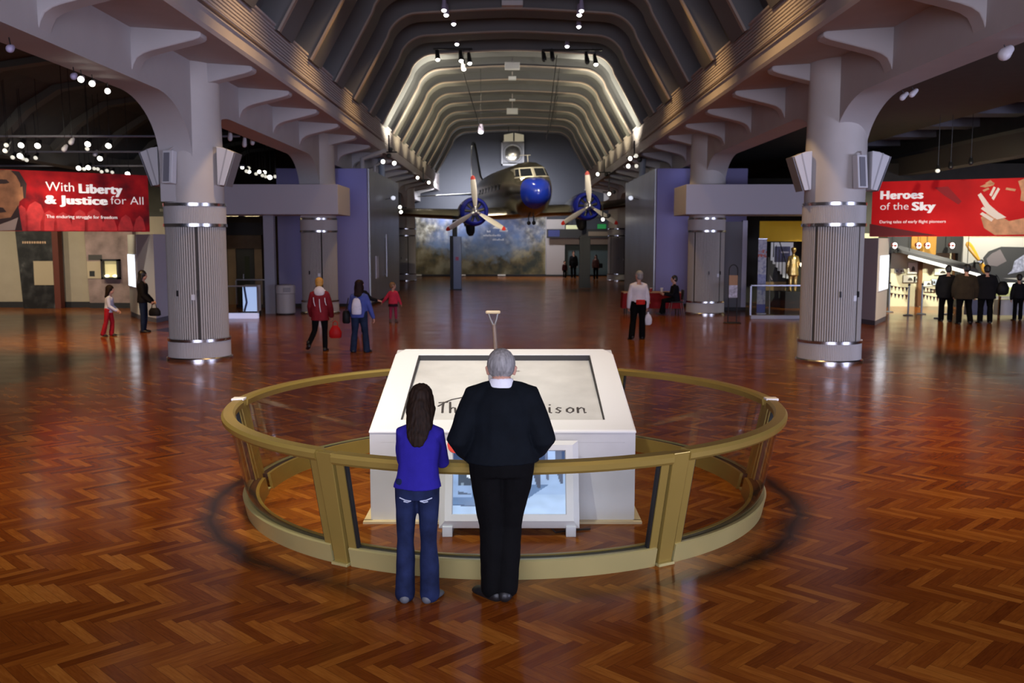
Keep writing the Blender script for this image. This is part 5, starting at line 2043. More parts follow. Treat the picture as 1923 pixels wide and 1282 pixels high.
put(bl, ublb, 'With', 86, 358, 139, .26, -.002)
put(bl, ublb, 'Liberty', 148, 362, 230, .26, .016)
put(bl, ublb, '& Justice', 84, 382, 202, .24, .016)
put(bl, ublb, 'for All', 208, 383, 269, .24, -.004)
put(bl, ublb, 'The enduring struggle for freedom', 87, 409, 220, .09, 0.0)
# printed figures: a bearded man's face at the left edge, a crowd of hooded shapes below
M_face = mat('print_face', (0.34, 0.14, 0.06), 0.7, var=.35, vscale=4, emit=(0.34, 0.14, 0.06), es=.06)
M_beard = mat('print_dark', (0.035, 0.012, 0.010), 0.7)
M_pale = mat('print_pale', (0.45, 0.33, 0.27), 0.7)
M_crowd = mat('print_crowd', (0.46, 0.022, 0.024), 0.7, var=.3, vscale=5, emit=(0.46, 0.022, 0.024), es=.10)


def patch(t, fn, pts, m, name, d0, d1=None):
    b = MB()
    q = [fn(*p) for p in pts]
    b.loft([[(u, -.001 - d0, v) for u, v in q], [(u, -.001 - (d1 or d0 + .002), v) for u, v in q]])
    return b.build(name, m, t)


pt = patch(bl, ublb, [(-8, 318), (22, 319), (34, 335), (40, 352), (38, 372), (33, 395), (22, 410), (-8, 420)], M_face, 'portrait_face', .002)
patch(bl, ublb, [(20, 320), (36, 322), (50, 345), (48, 372), (38, 372), (38, 345), (30, 330)], M_beard, 'portrait_hair', .005)
patch(bl, ublb, [(34, 352), (42, 350), (44, 372), (36, 378)], M_face, 'portrait_ear', .008)
patch(bl, ublb, [(-8, 412), (20, 408), (34, 385), (38, 410), (42, 433), (-8, 433)], M_beard, 'portrait_beard', .006)
patch(bl, ublb, [(-8, 424), (20, 414), (34, 408), (28, 432), (-8, 433)], M_pale, 'portrait_collar', .009)
patch(bl, ublb, [(-8, 336), (12, 337), (18, 343), (10, 345), (-8, 345)], M_beard, 'portrait_brow', .006)
patch(bl, ublb, [(-8, 388), (6, 390), (12, 398), (-8, 400)], M_beard, 'portrait_mouth', .007)
for k, (cx, w, tp) in enumerate(((40, 12, 385), (66, 18, 378), (92, 16, 395), (118, 17, 398), (150, 15, 393), (176, 17, 392), (205, 15, 405), (236, 14, 403), (262, 11, 405))):
    pts = [(cx - w, 433), (cx - w, tp + 22), (cx - w * .6, tp + 6), (cx, tp), (cx + w * .6, tp + 6), (cx + w, tp + 24), (cx + w, 433)]
    patch(bl, ublb, pts, M_crowd, 'printed_figure', .003)

br, LR = banner('bright red banner reading Heroes of the Sky with cupped hands', (11.22, 29.6, 0), (15.3, 27.4, 0), 2.63, 4.32, M_ban_r)


def ubrb(px, py):
    A, B = Vector((11.22, 29.6)), Vector((15.3, 27.4))
    d = ray(px, py)
    n = Vector((B - A).orthogonal())
    k = A.dot(n) / (d.x * n.x + d.y * n.y)
    p = Vector((0, 0, CAM_H)) + d * k
    return ((Vector((p.x, p.y)) - A).dot((B - A).normalized()), p.z - 2.63)


put(br, ubrb, 'Heroes', 1653, 374, 1734, .25, .016)
put(br, ubrb, 'of the', 1653, 394, 1706, .22, -.002)
put(br, ubrb, 'Sky', 1712, 395, 1757, .25, .016)
put(br, ubrb, 'Daring tales of early flight pioneers', 1652, 419, 1776, .085, 0.0)
M_hand = mat('print_hand', (0.62, 0.30, 0.15), 0.7, var=.3, vscale=5, emit=(0.62, 0.30, 0.15), es=.22)
M_handh = mat('print_hand_light', (0.85, 0.72, 0.60), 0.7, emit=(0.85, 0.72, 0.6), es=.25)
hand_parts = [
    [(1842, 408), (1856, 398), (1878, 405), (1895, 415), (1930, 408), (1930, 440), (1868, 441), (1848, 428)],
    [(1836, 366), (1842, 362), (1858, 384), (1874, 398), (1890, 408), (1872, 412), (1852, 394)],
    [(1842, 392), (1846, 388), (1872, 404), (1868, 410)],
    [(1840, 402), (1845, 398), (1866, 411), (1862, 416)],
    [(1862, 372), (1874, 352), (1878, 355), (1866, 376)],
    [(1858, 366), (1866, 350), (1870, 352), (1862, 369)],
]
for k, q in enumerate(hand_parts):
    patch(br, ubrb, q, M_hand if k in (0,) else M_handh, 'printed_hand', .002 + .002 * k)
for q in ([(1840, 350), (1852, 345), (1868, 343), (1866, 348), (1850, 352)], [(1845, 357), (1856, 352), (1858, 355), (1848, 360)], [(1890, 352), (1908, 355), (1906, 359), (1888, 356)], [(1850, 344), (1860, 338), (1868, 345), (1858, 347)]):
    patch(br, ubrb, q, M_hand, 'printed_model_plane', .004)
patch(br, ubrb, [(1912, 340), (1930, 333), (1930, 380), (1916, 376), (1918, 360)], M_hand, 'printed_profile', .004)
patch(br, ubrb, [(1633, 420), (1690, 430), (1760, 442), (1633, 444)], mat('print_shade', (0.12, 0.006, 0.010), .7), 'printed_hill', .002)
patch(br, ubrb, [(1755, 352), (1780, 350), (1806, 378), (1800, 384), (1772, 366)], mat('print_plane', (0.36, 0.008, 0.014), .7), 'printed_plane', .002)

# ================================================================ slanted end panels with lit screens under the banners
M_cream = mat('cream_panel', (0.78, 0.75, 0.66), 0.6)
M_lav = mat('lavender_panel', (0.58, 0.57, 0.64), 0.6)
M_litw = mat('lit_screen', (0.9, 0.9, 0.9), 0.3, emit=(0.80, 0.88, 1.0), es=2.2)
for sx, side, a, b2, c2 in ((-1, 'left', (-10.85, 28.55), (-11.60, 29.1), (-12.35, 30.3)), (1, 'right', (10.95, 28.75), (11.30, 28.55), (11.95, 29.45))):
    A, B, D = [Vector(atZ(*q)[:2]) for q in (((294, 606), (262, 599), (246, 592)) if sx < 0 else ((1612, 606), (1643, 611), (1663, 601)))]
    back = Vector((0.0, 1.6))
    t = MB()
    t.prism([tuple(A), tuple(B), tuple(D), tuple(D + back * .4), tuple(A + back)], 'z', .14, 2.70 if sx < 0 else 2.58)
    wo = struct(t.build('wall_%s_panel' % side, M_lav))
    t = MB()
    nn = (D - B).orthogonal().normalized()
    if nn.y > 0:
        nn = -nn
    t.prism([tuple(B + nn * .01), tuple(D + nn * .01), tuple(D), tuple(B)], 'z', .14, 2.70 if sx < 0 else 2.58)
    t.build('cream_face', M_cream, wo)
    t = MB()
    t.prism([tuple(A), tuple(B), tuple(D), tuple(D + back * .4), tuple(A + back)], 'z', 0, .14)
    t.build('plinth_strip', mat('skirting_grey', (0.13, 0.13, 0.16), .6), wo)
    lx = thing('lit_screen', 'tall glowing white screen on the cream end panel at the far %s' % side, 'screen')
    t = MB()
    p0, p1 = B.lerp(D, .12), B.lerp(D, .92)
    t.prism([tuple(p0 + nn * .05), tuple(p1 + nn * .05), tuple(p1 + nn * .012), tuple(p0 + nn * .012)], 'z', 1.02, 2.05)
    t.build('screen', M_litw, lx)
    t = MB()
    q0, q1 = B.lerp(D, .08), B.lerp(D, .96)
    t.prism([tuple(q0 + nn * .04), tuple(q1 + nn * .04), tuple(q1 + nn * .011), tuple(q0 + nn * .011)], 'z', .99, 2.08)
    t.build('housing', M_white, lx)

# ================================================================ left aisle exhibit wall
YW = 35.4
w = MB()
w.bbox(-25.6, -12.4, YW, YW + .3, 0.22, 3.4)
wl = struct(w.build('wall_left_exhibit', M_beige))
w = MB()
w.bbox(-25.6, -12.4, YW, YW + .3, 3.4, 5.5)
struct(w.build('wall_left_upper', M_dark))
w = MB()
w.bbox(-25.6, -12.4, YW - .02, YW + .3, 0, 0.22)
struct(w.build('baseboard_left', M_black))


def PW(px, py, y=YW):
    p = atY(px, py, y)
    return p.x, p.z


def wall_quad(t, name, m, x0, x1, z0, z1, y, th=.03, bevel=0.0):
    b = MB()
    b.bbox(x0, x1, y - th, y, z0, z1)
    return b.build(name, m, t, bevel=bevel)


xa, zt_ = PW(28, 436, YW - .5)
xb, _ = PW(108, 436, YW - .5)
ep = thing('exhibit_panel', 'tall dark photo panel with a red edge and a tan text card', 'exhibit panel', ((xa + xb) / 2, YW - .5, 0))
hwp = (xb - xa) / 2
b = MB()
b.prism([(-hwp * .78, 0), (hwp * .72, 0), (hwp * .72, 3.2), (-hwp, 3.2)], 'y', -.02, .3)


def dark_photo():
    m, nt, bs_ = new_mat('dark_photo_print')
    x = NX(nt)
    tc = nt.nodes.new('ShaderNodeTexCoord')
    n1 = x.noise(tc.outputs['Object'], 2.6, 6)
    nt.links.new(x.ramp(n1, [(.45, (0.006, 0.006, 0.007)), (.62, (0.03, 0.03, 0.03)), (.78, (0.16, 0.15, 0.14))]), bs_.inputs['Base Color'])
    return m


b.build('photo_print', dark_photo(), ep)
b = MB()
b.prism([(hwp * .72, 0), (hwp, 0), (hwp, 3.2), (hwp * .72, 3.2)], 'y', -.02, .3)
b.build('red_edge', mat('rust_red', (0.11, 0.022, 0.012), .7), ep)
x0, z0 = PW(66, 535, YW - .5)
x1, z1 = PW(100, 490, YW - .5)
wall_quad(ep, 'text_card', mat('tan_card', (0.42, 0.34, 0.22), .7), x0 - (xa + xb) / 2, x1 - (xa + xb) / 2, z0, z1, -.02)
b = MB()
random.seed(5)
u = -hwp * .66
while u < hwp * .45:                                   # blurred heading: separate small strokes only
    w_ = random.uniform(.04, .08)
    b.bbox(u, u + w_ * .75, -.032, -.021, 2.40, 2.48)
    u += w_ * 1.2
b.build('heading', mat('gold_letters', (0.55, 0.36, 0.22), .6), ep)


def rock_mat():
    return mat('rock_print', (0.24, 0.17, 0.15), .8, var=.45, vscale=1.8, bump=.5, bscale=3)


xa, _ = PW(157, 436, YW - .35)
xb, _ = PW(248, 436, YW - .35)
rk = thing('exhibit_panel', 'mottled stone coloured panel carrying a label and a small lit case', 'exhibit panel', ((xa + xb) / 2, YW - .3, 0))
hwp = (xb - xa) / 2
b = MB()
b.prism([(-hwp * .88, .2), (hwp, .2), (hwp, 3.3), (-hwp, 3.3), (-hwp * .93, 1.8)], 'y', -.05, .28)
b.build('board', rock_mat(), rk)
b = MB()
b.bbox(-hwp * .88, hwp, -.07, .28, 0, .2)
b.build('skirting', M_black, rk)
cx_ = (xa + xb) / 2
x0, z0 = PW(173, 522)
x1, z1 = PW(200, 490)
wall_quad(rk, 'label_card', mat('tan_card', (0.42, 0.34, 0.22), .7), x0 - cx_, x1 - cx_, z0, z1, -.05)
x0, z0 = PW(177, 518)
x1, z1 = PW(186, 508)
wall_quad(rk, 'label_photo', M_black, x0 - cx_, x1 - cx_, z0, z1, -.08, .01)
x0, z0 = PW(174, 488)
x1, z1 = PW(199, 478)
wall_quad(rk, 'label_heading', mat('heading_dark', (0.05, 0.045, 0.04), .7), x0 - cx_, x1 - cx_, z0, z1, -.05, .01)
x0, z0 = PW(203, 523)
x1, z1 = PW(234, 486)
vc = thing('display_case', 'small lit wall case with a dark frame and glowing back', 'display case', ((x0 + x1) / 2, YW - .38, z0))
W2, HH = (x1 - x0) / 2, z1 - z0
b = MB()
for q in ((-W2, W2, 0, .07), (-W2, W2, HH - .07, HH), (-W2, -W2 + .07, 0, HH), (W2 - .07, W2, 0, HH)):
    b.bbox(q[0], q[1], -.22, .02, q[2], q[3])
b.build('frame', M_black, vc)
wall_quad(vc, 'lit_back', mat('case_glow', (0.5, 0.45, 0.25), .6, emit=(0.62, 0.50, 0.22), es=.55), -W2 + .05, W2 - .05, .05, HH - .05, .0, .02)
for sg in (-.45, .45):
    b = MB()
    b.ell((sg * W2, -.12, .12), (.09, .06, .05))
    b.build('lamp', mat('case_lamp', (1, 1, .8), .4, emit=(1, .9, .55), es=2.5), vc, smooth=60)

# ================================================================ left doorway behind the glass rails
YD = 37.0
dw = MB()
dw.bbox(-12.4, -8.9, YD + .2, YD + .5, 0, 4.2)
struct(dw.build('wall_left_doorway', mat('doorway_brown', (0.055, 0.036, 0.018), .8)))
hd_ = MB()
x0, _ = PW(415, 415, YD)
x1, _ = PW(497, 415, YD)
dr = thing('door_frame', 'brown timber doorway with a dark glazed door behind the left glass rail', 'doorway', ((x0 + x1) / 2, YD, 0))
W2 = (x1 - x0) / 2
b = MB()
b.bbox(-W2, W2, -.15, .15, 2.72, 3.2)
b.build('header', M_black, dr)
M_timber = mat('door_timber', (0.115, 0.068, 0.030), .6, var=.2, vscale=3)
b = MB()
b.bbox(-.62, .72, -.05, .18, 2.2, 2.72)
b.bbox(-.62, -.30, -.05, .18, 0, 2.2)
b.bbox(.42, .72, -.05, .18, 0, 2.2)
b.build('frame', M_timber, dr, bevel=.01)
b = MB()
b.bbox(-.30, .42, .0, .08, 0.02, 2.2)
dl = b.build('door_leaf', mat('door_dark', (0.012, 0.012, 0.010), .3), dr)
b = MB()
b.bbox(.02, .22, -.01, .0, 1.0, 1.9)
b.build('glazing', mat('door_glass', (0.03, 0.035, 0.022), .1), dl)
b = MB()
b.tube([(-.02, -.02, .95), (-.02, -.06, 1.0), (-.02, -.06, 1.2)], .025, 8)
b.build('handle', M_chrome, dl)
x0, _ = PW(402, 500, 33.5)
x1, _ = PW(416, 500, 33.5)
rb_ = thing('stone_panel', 'narrow reddish stone panel left of the dark doorway', 'panel', ((x0 + x1) / 2 - .15, 33.8, 0))
b = MB()
b.bbox(-.32, .30, -.05, .15, 0, 3.3)
b.build('board', mat('red_rock', (0.20, 0.085, 0.055), .8, var=.4, vscale=2.5), rb_)
x0, _ = PW(497, 500, 32.4)
x1, _ = PW(516, 500, 32.4)
pw_ = MB()
pw_.bbox(x0, x1, 32.35, 32.60, 0, 3.36)
struct(pw_.build('wall_left_pier', mat('pier_grey', (0.33, 0.33, 0.38), .6)))


def glass_rail(label, x0, x1, y, h, base_h, basem):
    t = thing('glass_rail', label, 'glass rail', ((x0 + x1) / 2, y, 0))
    w2 = abs(x1 - x0) / 2
    b = MB()
    b.bbox(-w2, w2, -.012, .012, base_h, h)
    b.build('glass_pane', M_glass, t)
    b = MB()
    b.bbox(-w2, w2, -.03, .03, h, h + .05)
    b.build('top_rail', mat('rail_grey', (0.35, 0.36, 0.42), .3, metal=.7), t, bevel=.008)
    b = MB()
    b.bbox(-w2, w2, -.10, .10, 0, base_h)
    b.build('base', basem, t, bevel=.008)
    for sg in (-1, 1):
        b = MB()
        b.bbox(sg * w2 - .025, sg * w2 + .025, -.03, .03, base_h, h)
        b.build('end_post', mat('rail_grey', (0.35, 0.36, 0.42), .3, metal=.7), t)
    return t


M_base = mat('rail_base_white', (0.62, 0.66, 0.80), .4)
xg0, _ = PW(380, 590, 30.4)
xg1, _ = PW(485, 590, 30.4)
glass_rail('glass rail with a bright white base beside the left column', xg0, xg1, 30.4, 1.02, .17, mat('rail_base_bright', (0.75, 0.78, 0.9), .4, emit=(.45, .5, .85), es=.55))
xg0, _ = PW(416, 535, 33.6)
xg1, _ = PW(494, 535, 33.6)
glass_rail('taller glass rail across the dark doorway on the left', xg0, xg1, 35.4, 1.02, .12, M_black)
# glowing blue white display behind the left rail
x0, _ = PW(455, 560, 31.4)
x1, _ = PW(482, 560, 31.4)
gl_ = thing('display_case', 'glowing blue white display box behind the left glass rail', 'display case', ((x0 + x1) / 2, 31.5, 0))
W2 = (x1 - x0) / 2
M_glowb = mat('glow_blue', (0.6, 0.7, 0.9), .4, emit=(.42, .56, .95), es=.8)
wall_quad(gl_, 'glowing_front', M_glowb, -W2, W2, .15, 1.0, 0, .04)
b = MB()
b.bbox(-W2, W2, 0, .4, .15, 1.02)
b.build('cabinet', M_white, gl_)
b = MB()
b.bbox(-W2, W2, 0, .4, 0, .15)
b.build('base', M_black, gl_)
b = MB()
b.tube([(-W2 * .78, -.055, .18), (-W2 * .45, -.055, .45), (-W2 * .75, -.055, .98)], .035, 8)
b.build('printed_curve', mat('print_navy', (0.02, 0.035, 0.12), .5), gl_)
x0, _ = PW(402, 560, 31.4)
x1, _ = PW(412, 560, 31.4)
gl2 = thing('display_case', 'slim glowing display edge just right of the nearest left column', 'display case', ((x0 + x1) / 2 - .12, 31.4, 0))
wall_quad(gl2, 'glowing_front', M_glowb, -.25, .20, .15, 1.0, 0, .04)
b = MB()
b.bbox(-.25, .20, 0, .3, 0, 1.0)
b.build('cabinet', M_white, gl2)
# strip lamps under the fascia
for k, (px, w_) in enumerate(((420, .42), (440, .22), (465, .20), (478, .28))):
    x0, z0 = PW(px, 403, 34.2)
    t = thing('strip_lamp', ('long warm strip lamp under the left fascia box nearest the column', 'second warm strip lamp from the column under the left fascia box', 'third warm strip lamp from the column under the left fascia box', 'fourth warm strip lamp from the column under the left fascia box')[k], 'lamp', (x0, 34.2, 3.42), 0, 'strip lamps under the left fascia')
    b = MB()
    b.bbox(-w_ / 2, w_ / 2, -.12, .12, -.04, .02)
    b.build('diffuser', mat('strip_glow', (1, .9, .6), .4, emit=(1, .80, .42), es=3.0), t, bevel=.01)
    b = MB()
    b.bbox(-w_ / 2 - .02, w_ / 2 + .02, -.14, .14, .02, .10)
    b.build('housing', M_darkrib, t)
cs = MB()
cs.bbox(-12.4, -8.2, 33.4, 37.2, 3.52, 3.62)
struct(cs.build('ceiling_left_soffit', M_darkrib))

# ================================================================ litter bin
bn = thing('litter_bin', 'round pale litter bin with a swing flap left of the far column', 'bin', (-7.74, 32.15, 0))
M_bin = mat('bin_grey', (0.40, 0.39, 0.40), .45)
b = MB()
b.lathe([(.26, .03), (.315, .05), (.315, .70), (.30, .71)], n=36)
b.build('body', M_bin, bn, smooth=40)
b = MB()
b.lathe([(.30, .71), (.325, .72), (.325, .95), (.30, 1.0), (.05, 1.02)], n=36)
lid = b.build('lid', mat('bin_lid', (0.47, 0.46, 0.47), .45), bn, smooth=40)
b = MB()
b.box((.12, -.315, .845), (.24, .03, .15), 0, Matrix.Rotation(.35, 3, 'Z'))
b.build('flap', mat('bin_flap', (0.25, 0.25, 0.27), .5), lid, bevel=.02)
b = MB()
b.lathe([(.25, 0), (.27, 0), (.27, .04), (.25, .04)], n=30)
b.build('foot_ring', M_black, bn)

# flat switch plates and rods on the left metal cladding
t = thing('wall_handle', 'long pale vertical pull handle on the left metal cladding', 'handle', (-5.37, 40.0, 1.0))
b = MB()
b.tube([(.06, 0, 0), (.06, 0, 1.75)], .03, 10)
b.build('bar', mat('handle_pale', (0.55, 0.56, 0.62), .35, metal=.5), t)
for zz in (.1, 1.65):
    b = MB()
    b.tube([(-.025, 0, zz), (.06, 0, zz)], .018, 8)
    b.build('standoff', mat('handle_pale', (0.55, 0.56, 0.62), .35, metal=.5), t)
t = thing('sign_plate', 'pale upright plate on the left metal cladding near the floor', 'sign', (-5.385, 37.6, 1.05))
b = MB()
b.bbox(-.012, .03, -.32, .32, 0, .85)
b.build('plate', mat('plate_pale', (0.50, 0.50, 0.62), .4), t, bevel=.01)
b = MB()
b.bbox(-.012, .025, -.36, .36, -.04, -.0)
b.build('ledge', M_fascia, t)
for sx, side in ((-1, 'left'), (1, 'right')):
    t = thing('floodlight', 'small lamp on an arm high on the %s metal cladding' % side, 'lamp', (sx * 5.36, 40.3, 4.25))
    b = MB()
    b.tube([(sx * .0, 0, 0), (-sx * .28, -.1, .05)], .022, 8)
    b.build('arm', M_chrome, t)
    b = MB()
    b.ell((-sx * .34, -.12, .05), (.10, .10, .09))
    b.build('head', mat('floodlight_white', (.8, .8, .85), .3, emit=(.8, .85, 1), es=.8), t, smooth=60)

# white conduits rising from the left enclosure to the girder
for k, (pts, lab) in enumerate(((
        [(-5.75, 36.6, 5.2), (-5.75, 36.6, 5.62), (-5.30, 37.4, 5.92), (-5.02, 37.8, 6.05)], 'wide white conduit bending from the left enclosure to the girder'),
        ([(-5.56, 38.6, 5.2), (-5.56, 38.6, 5.5), (-5.40, 39.3, 5.72), (-5.2, 39.8, 5.8)], 'thin white conduit bending over the left enclosure top'))):
    b = MB()
    b.tube(pts, .085 if k == 0 else .06, 12, rounded=False)
    o = b.build('conduit', mat('conduit_white', (0.45, 0.43, 0.42), .5), smooth=50)
    tag(o, lab, 'conduit')
for sx, side in ((-1, 'left'), (1, 'right')):
    b = MB()
    b.tube([(sx * 5.62, 41.2, 5.2), (sx * 5.62, 41.0, 6.02)], .14, 14, rounded=False)
    o = b.build('duct', mat('duct_blue', (0.34, 0.40, 0.46), .4), smooth=50)
    tag(o, 'round pale blue duct rising from the %s enclosure to the girder' % side, 'duct')

# ================================================================ right hand side: table, sign stand, rails, doorway exhibits
M_redcl = cloth('table_red', (0.20, 0.010, 0.012), .7)
tb = thing('table', 'long table under a dark red cloth beside the right column', 'table', (4.86, 32.75, 0))
b = MB()
b.bbox(-1.02, 1.02, -.38, .38, .70, .74)
b.build('table_top', mat('table_tan', (0.42, 0.24, 0.12), .5), tb, bevel=.01)
b = MB()
n_ = 60
prof_r = []
for z, f in ((.715, 1.0), (.45, 1.01), (.18, 1.02)):
    rg = []
    for i in range(n_):
        a = 2 * pi * i / n_
        cx2, cy2 = cos(a), sin(a)
        sc_ = 1 / max(abs(cx2), abs(cy2))
        wob = 1 + (.02 * sin(a * 12) if z < .6 else 0)
        rg.append((1.025 * cx2 * sc_ * f * wob, .39 * cy2 * sc_ * f * wob, z))
    prof_r.append(rg)
b.loft(prof_r, caps=False)
b.build('cloth_skirt', M_redcl, tb, smooth=60)
for sx in (-1, 1):
    for sy in (-1, 1):
        b = MB()
        b.tube([(sx * .9, sy * .30, 0), (sx * .9, sy * .30, .70)], .02, 8)
        b.build('leg', M_stand2, tb)
for k, (x, c, lab, nm) in enumerate(((-.05, (0.35, 0.03, 0.03), 'small red cup on the red table left of the seated person', 'cup'), (.32, (0.75, 0.72, 0.68), 'white cup on the red table before the seated person', 'cup'))):
    t = thing(nm, lab, 'cup', (4.86 + x, 32.55, .74))
    b = MB()
    b.lathe([(.035, 0), (.05, .13), (.046, .13), (.032, .01)], n=18)
    b.build('wall', mat('cup_%d' % k, c, .4), t, smooth=40)
    b = MB()
    b.lathe([(.052, .125), (.052, .145), (.02, .15)], n=18)
    b.build('lid', M_white, t, smooth=40)
t = thing('poster_card', 'yellow and white card leaning on the front of the red table', 'card', (4.60, 32.335, .30))
b = MB()
b.prism([(-.12, -.1), (.16, .06), (.12, .22), (-.14, .10)], 'y', -.01, .01)
b.build('card', mat('card_yellow', (0.5, 0.27, 0.06), .6), t)
b = MB()
b.prism([(-.10, -.22), (.02, -.18), (-.02, -.02), (-.14, -.06)], 'y', -.012, .008)
b.build('white_part', mat('card_white', (0.6, 0.6, 0.65), .6), t)
ch = thing('chair', 'metal legged chair under the seated person at the red table', 'chair', (5.54, 31.70, 0))
b = MB()
b.bbox(-.22, .22, -.22, .22, .43, .47)
b.build('seat', M_black, ch, bevel=.02)
b = MB()
b.bbox(.20, .24, -.21, .21, .52, .86)
b.build('backrest', M_black, ch, bevel=.015)
for sx in (-1, 1):
    for sy in (-1, 1):
        b = MB()
        b.tube([(sx * .24, sy * .20, 0), (sx * .18, sy * .20, .44)], .014, 8)
        b.build('leg', M_chrome, ch)
for sy in (-1, 1):
    b = MB()
    b.tube([(.19, sy * .19, .44), (.225, sy * .19, .84)], .012, 8)
    b.build('upright', M_chrome, ch)

ss = thing('sign_stand', 'black arched sign stand with a small poster right of the column', 'sign stand', (6.72, 28.6, 0))
b = MB()
arc = [(-.13, 0, .02)] + [(-.13, 0, z) for z in (.5, 1.0, 1.55)] + [(-.13 * cos(pi * q / 8), 0, 1.62 + .16 * sin(pi * q / 8)) for q in range(9)] + [(.13, 0, z) for z in (1.55, 1.0, .5)] + [(.13, 0, .02)]
b.tube(arc, .016, 8)
b.build('frame', M_black, ss, smooth=60)
b = MB()
b.bbox(-.13, .13, -.02, .01, .78, 1.16)
b.build('poster', mat('poster_white', (0.42, 0.42, 0.52), .6, var=.4, vscale=14), ss)
b = MB()
b.bbox(-.13, .13, -.02, .01, 1.16, 1.46)
b.build('poster_top', mat('poster_tan', (0.36, 0.20, 0.10), .6), ss)
b = MB()
b.lathe([(.26, 0), (.27, .015), (.25, .025)], n=30)
b.build('base', M_black, ss)

# dark door leaf, white edge post and blue wall right of the second right column
x0, _ = PW(1352, 500, 33.8)
x1, _ = PW(1394, 500, 33.8)
pl_ = thing('partition_panel', 'grey free standing partition panel right of the second right column', 'panel', ((x0 + x1) / 2, 33.9, 0))
W2 = (x1 - x0) / 2
b = MB()
b.bbox(-W2, W2, 0, .10, .12, 3.18)
b.build('panel', mat('slate_grey', (0.155, 0.15, 0.165), .6), pl_)
b = MB()
b.bbox(W2, W2 + .17, -.03, .16, .12, 3.22)
b.build('white_edge', mat('edge_lavender', (0.48, 0.47, 0.58), .5), pl_)
b = MB()
b.bbox(-W2, W2 + .17, -.02, .15, 0, .12)
b.build('skirting', M_black, pl_)
xg0, _ = PW(1413, 600, 29.9)
xg1, _ = PW(1512, 600, 29.9)
glass_rail('glass rail with a grey base left of the nearest right column', xg0, xg1, 30.2, 1.05, .12, mat('rail_base_grey', (0.30, 0.31, 0.38), .4))
x0, zt0 = PW(1425, 447, 31.6)
x1, _ = PW(1440, 447, 31.6)
ru = thing('roll_up_banner', 'narrow white roll up banner with blue print behind the right glass rail', 'banner', ((x0 + x1) / 2, 31.6, 0))
b = MB()
b.bbox(-.14, .14, -.01, .01, .10, 2.55)


def rollup():
    m, nt, bs_ = new_mat('roll_up_print')
    x = NX(nt)
    tc = nt.nodes.new('ShaderNodeTexCoord')
    s_ = nt.nodes.new('ShaderNodeSeparateXYZ')
    nt.links.new(tc.outputs['Object'], s_.inputs[0])
    n1 = x.noise(tc.outputs['Object'], 9, 3)
    z_ = s_.outputs[2]
    base = x.ramp(n1, [(.35, (0.22, 0.23, 0.36)), (.5, (0.46, 0.46, 0.52)), (.7, (0.55, 0.55, 0.58))])
    band = x.m('MULTIPLY', x.m('GREATER_THAN', z_, .85), x.m('LESS_THAN', z_, 1.38))
    col = x.mix(x.m('MULTIPLY', band, .6), base, (0.10, 0.13, 0.40))
    low = x.m('LESS_THAN', z_, .38)
    col = x.mix(low, col, (0.06, 0.075, 0.30))
    red = x.m('MULTIPLY', x.m('GREATER_THAN', z_, 1.95), x.m('LESS_THAN', z_, 2.2))
    col = x.mix(x.m('MULTIPLY', red, x.m('GREATER_THAN', n1, .52)), col, (0.5, 0.10, 0.06))
    nt.links.new(col, bs_.inputs['Base Color'])
    return m


b.build('print', rollup(), ru)
b = MB()
b.bbox(-.17, .17, -.10, .10, 0, .10)
b.build('cassette', M_chrome, ru, bevel=.02)
b = MB()
b.tube([(0, .03, .1), (0, .03, 2.55)], .012, 8)
b.build('support_rod', M_chrome, ru)
b = MB()
b.bbox(-.15, .15, -.02, .02, 2.55, 2.58)
b.build('top_bar', M_chrome, ru)
ft = thing('flag_stand', 'white flag shaped tag beside the roll up banner', 'sign', ((x0 + x1) / 2 + .32, 31.7, 0))
b = MB()
b.tube([(0, 0, .02), (-.02, 0, 1.35), (.05, 0, 1.20)], .015, 8)
b.build('wire', M_white, ft)
b = MB()
b.lathe([(.16, 0), (.16, .02), (.02, .03)], n=20)
b.build('base', mat('olive_base', (0.20, 0.18, 0.05), .5), ft)

YR = 36.2
w = MB()
w.bbox(9.0, 12.4, YR + 2.2, YR + 2.4, 0, 5)
struct(w.build('wall_right_doorway', mat('doorway_dark', (0.020, 0.020, 0.016), .8)))
x0, z0 = PW(1426, 453, 35.2)
x1, z1 = PW(1522, 415, 35.2)
yv = thing('valance', 'bright yellow board hanging above the right doorway exhibit', 'board', ((x0 + x1) / 2, 35.2, z0))
W2 = (x1 - x0) / 2
b = MB()
nf = 24
b.loft([[(-W2 + 2 * W2 * i / nf, -.03 + .012 * sin(i * 1.7), z) for i in range(nf + 1)] + [(W2 - 2 * W2 * i / nf, .03, z) for i in range(nf + 1)] for z in (0, z1 - z0)])
b.build('cloth', mat('valance_yellow', (0.62, 0.38, 0.02), .7, emit=(0.62, 0.38, 0.02), es=.10), yv, smooth=40)
b = MB()
b.tube([(-W2, 0, z1 - z0 + .02), (W2, 0, z1 - z0 + .02)], .03, 8)
b.build('rail', M_black, yv)
for sg in (-.8, .8):
    b = MB()
    b.tube([(sg * W2, 0, z1 - z0), (sg * W2, 0, 3.525 - z0)], .02, 8)
    b.build('hanger', M_black, yv)
x0, z0 = PW(1447, 518, 37.6)
x1, z1 = PW(1490, 455, 37.6)
pp = thing('poster_board', 'white framed poster board with a blue grey picture behind the staircase', 'poster', ((x0 + x1) / 2, 37.6, 0))
W2 = (x1 - x0) / 2
b = MB()
b.bbox(-W2, W2, 0, .08, z0 - .1, z1)
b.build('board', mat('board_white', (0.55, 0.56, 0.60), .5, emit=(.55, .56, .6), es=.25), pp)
b = MB()
b.bbox(-W2 * .7, W2 * .72, -.02, -.002, z0 + .55, z1 - .16)
b.build('picture', mat('picture_blue', (0.09, 0.095, 0.19), .5, var=.4, vscale=3), pp)
b = MB()
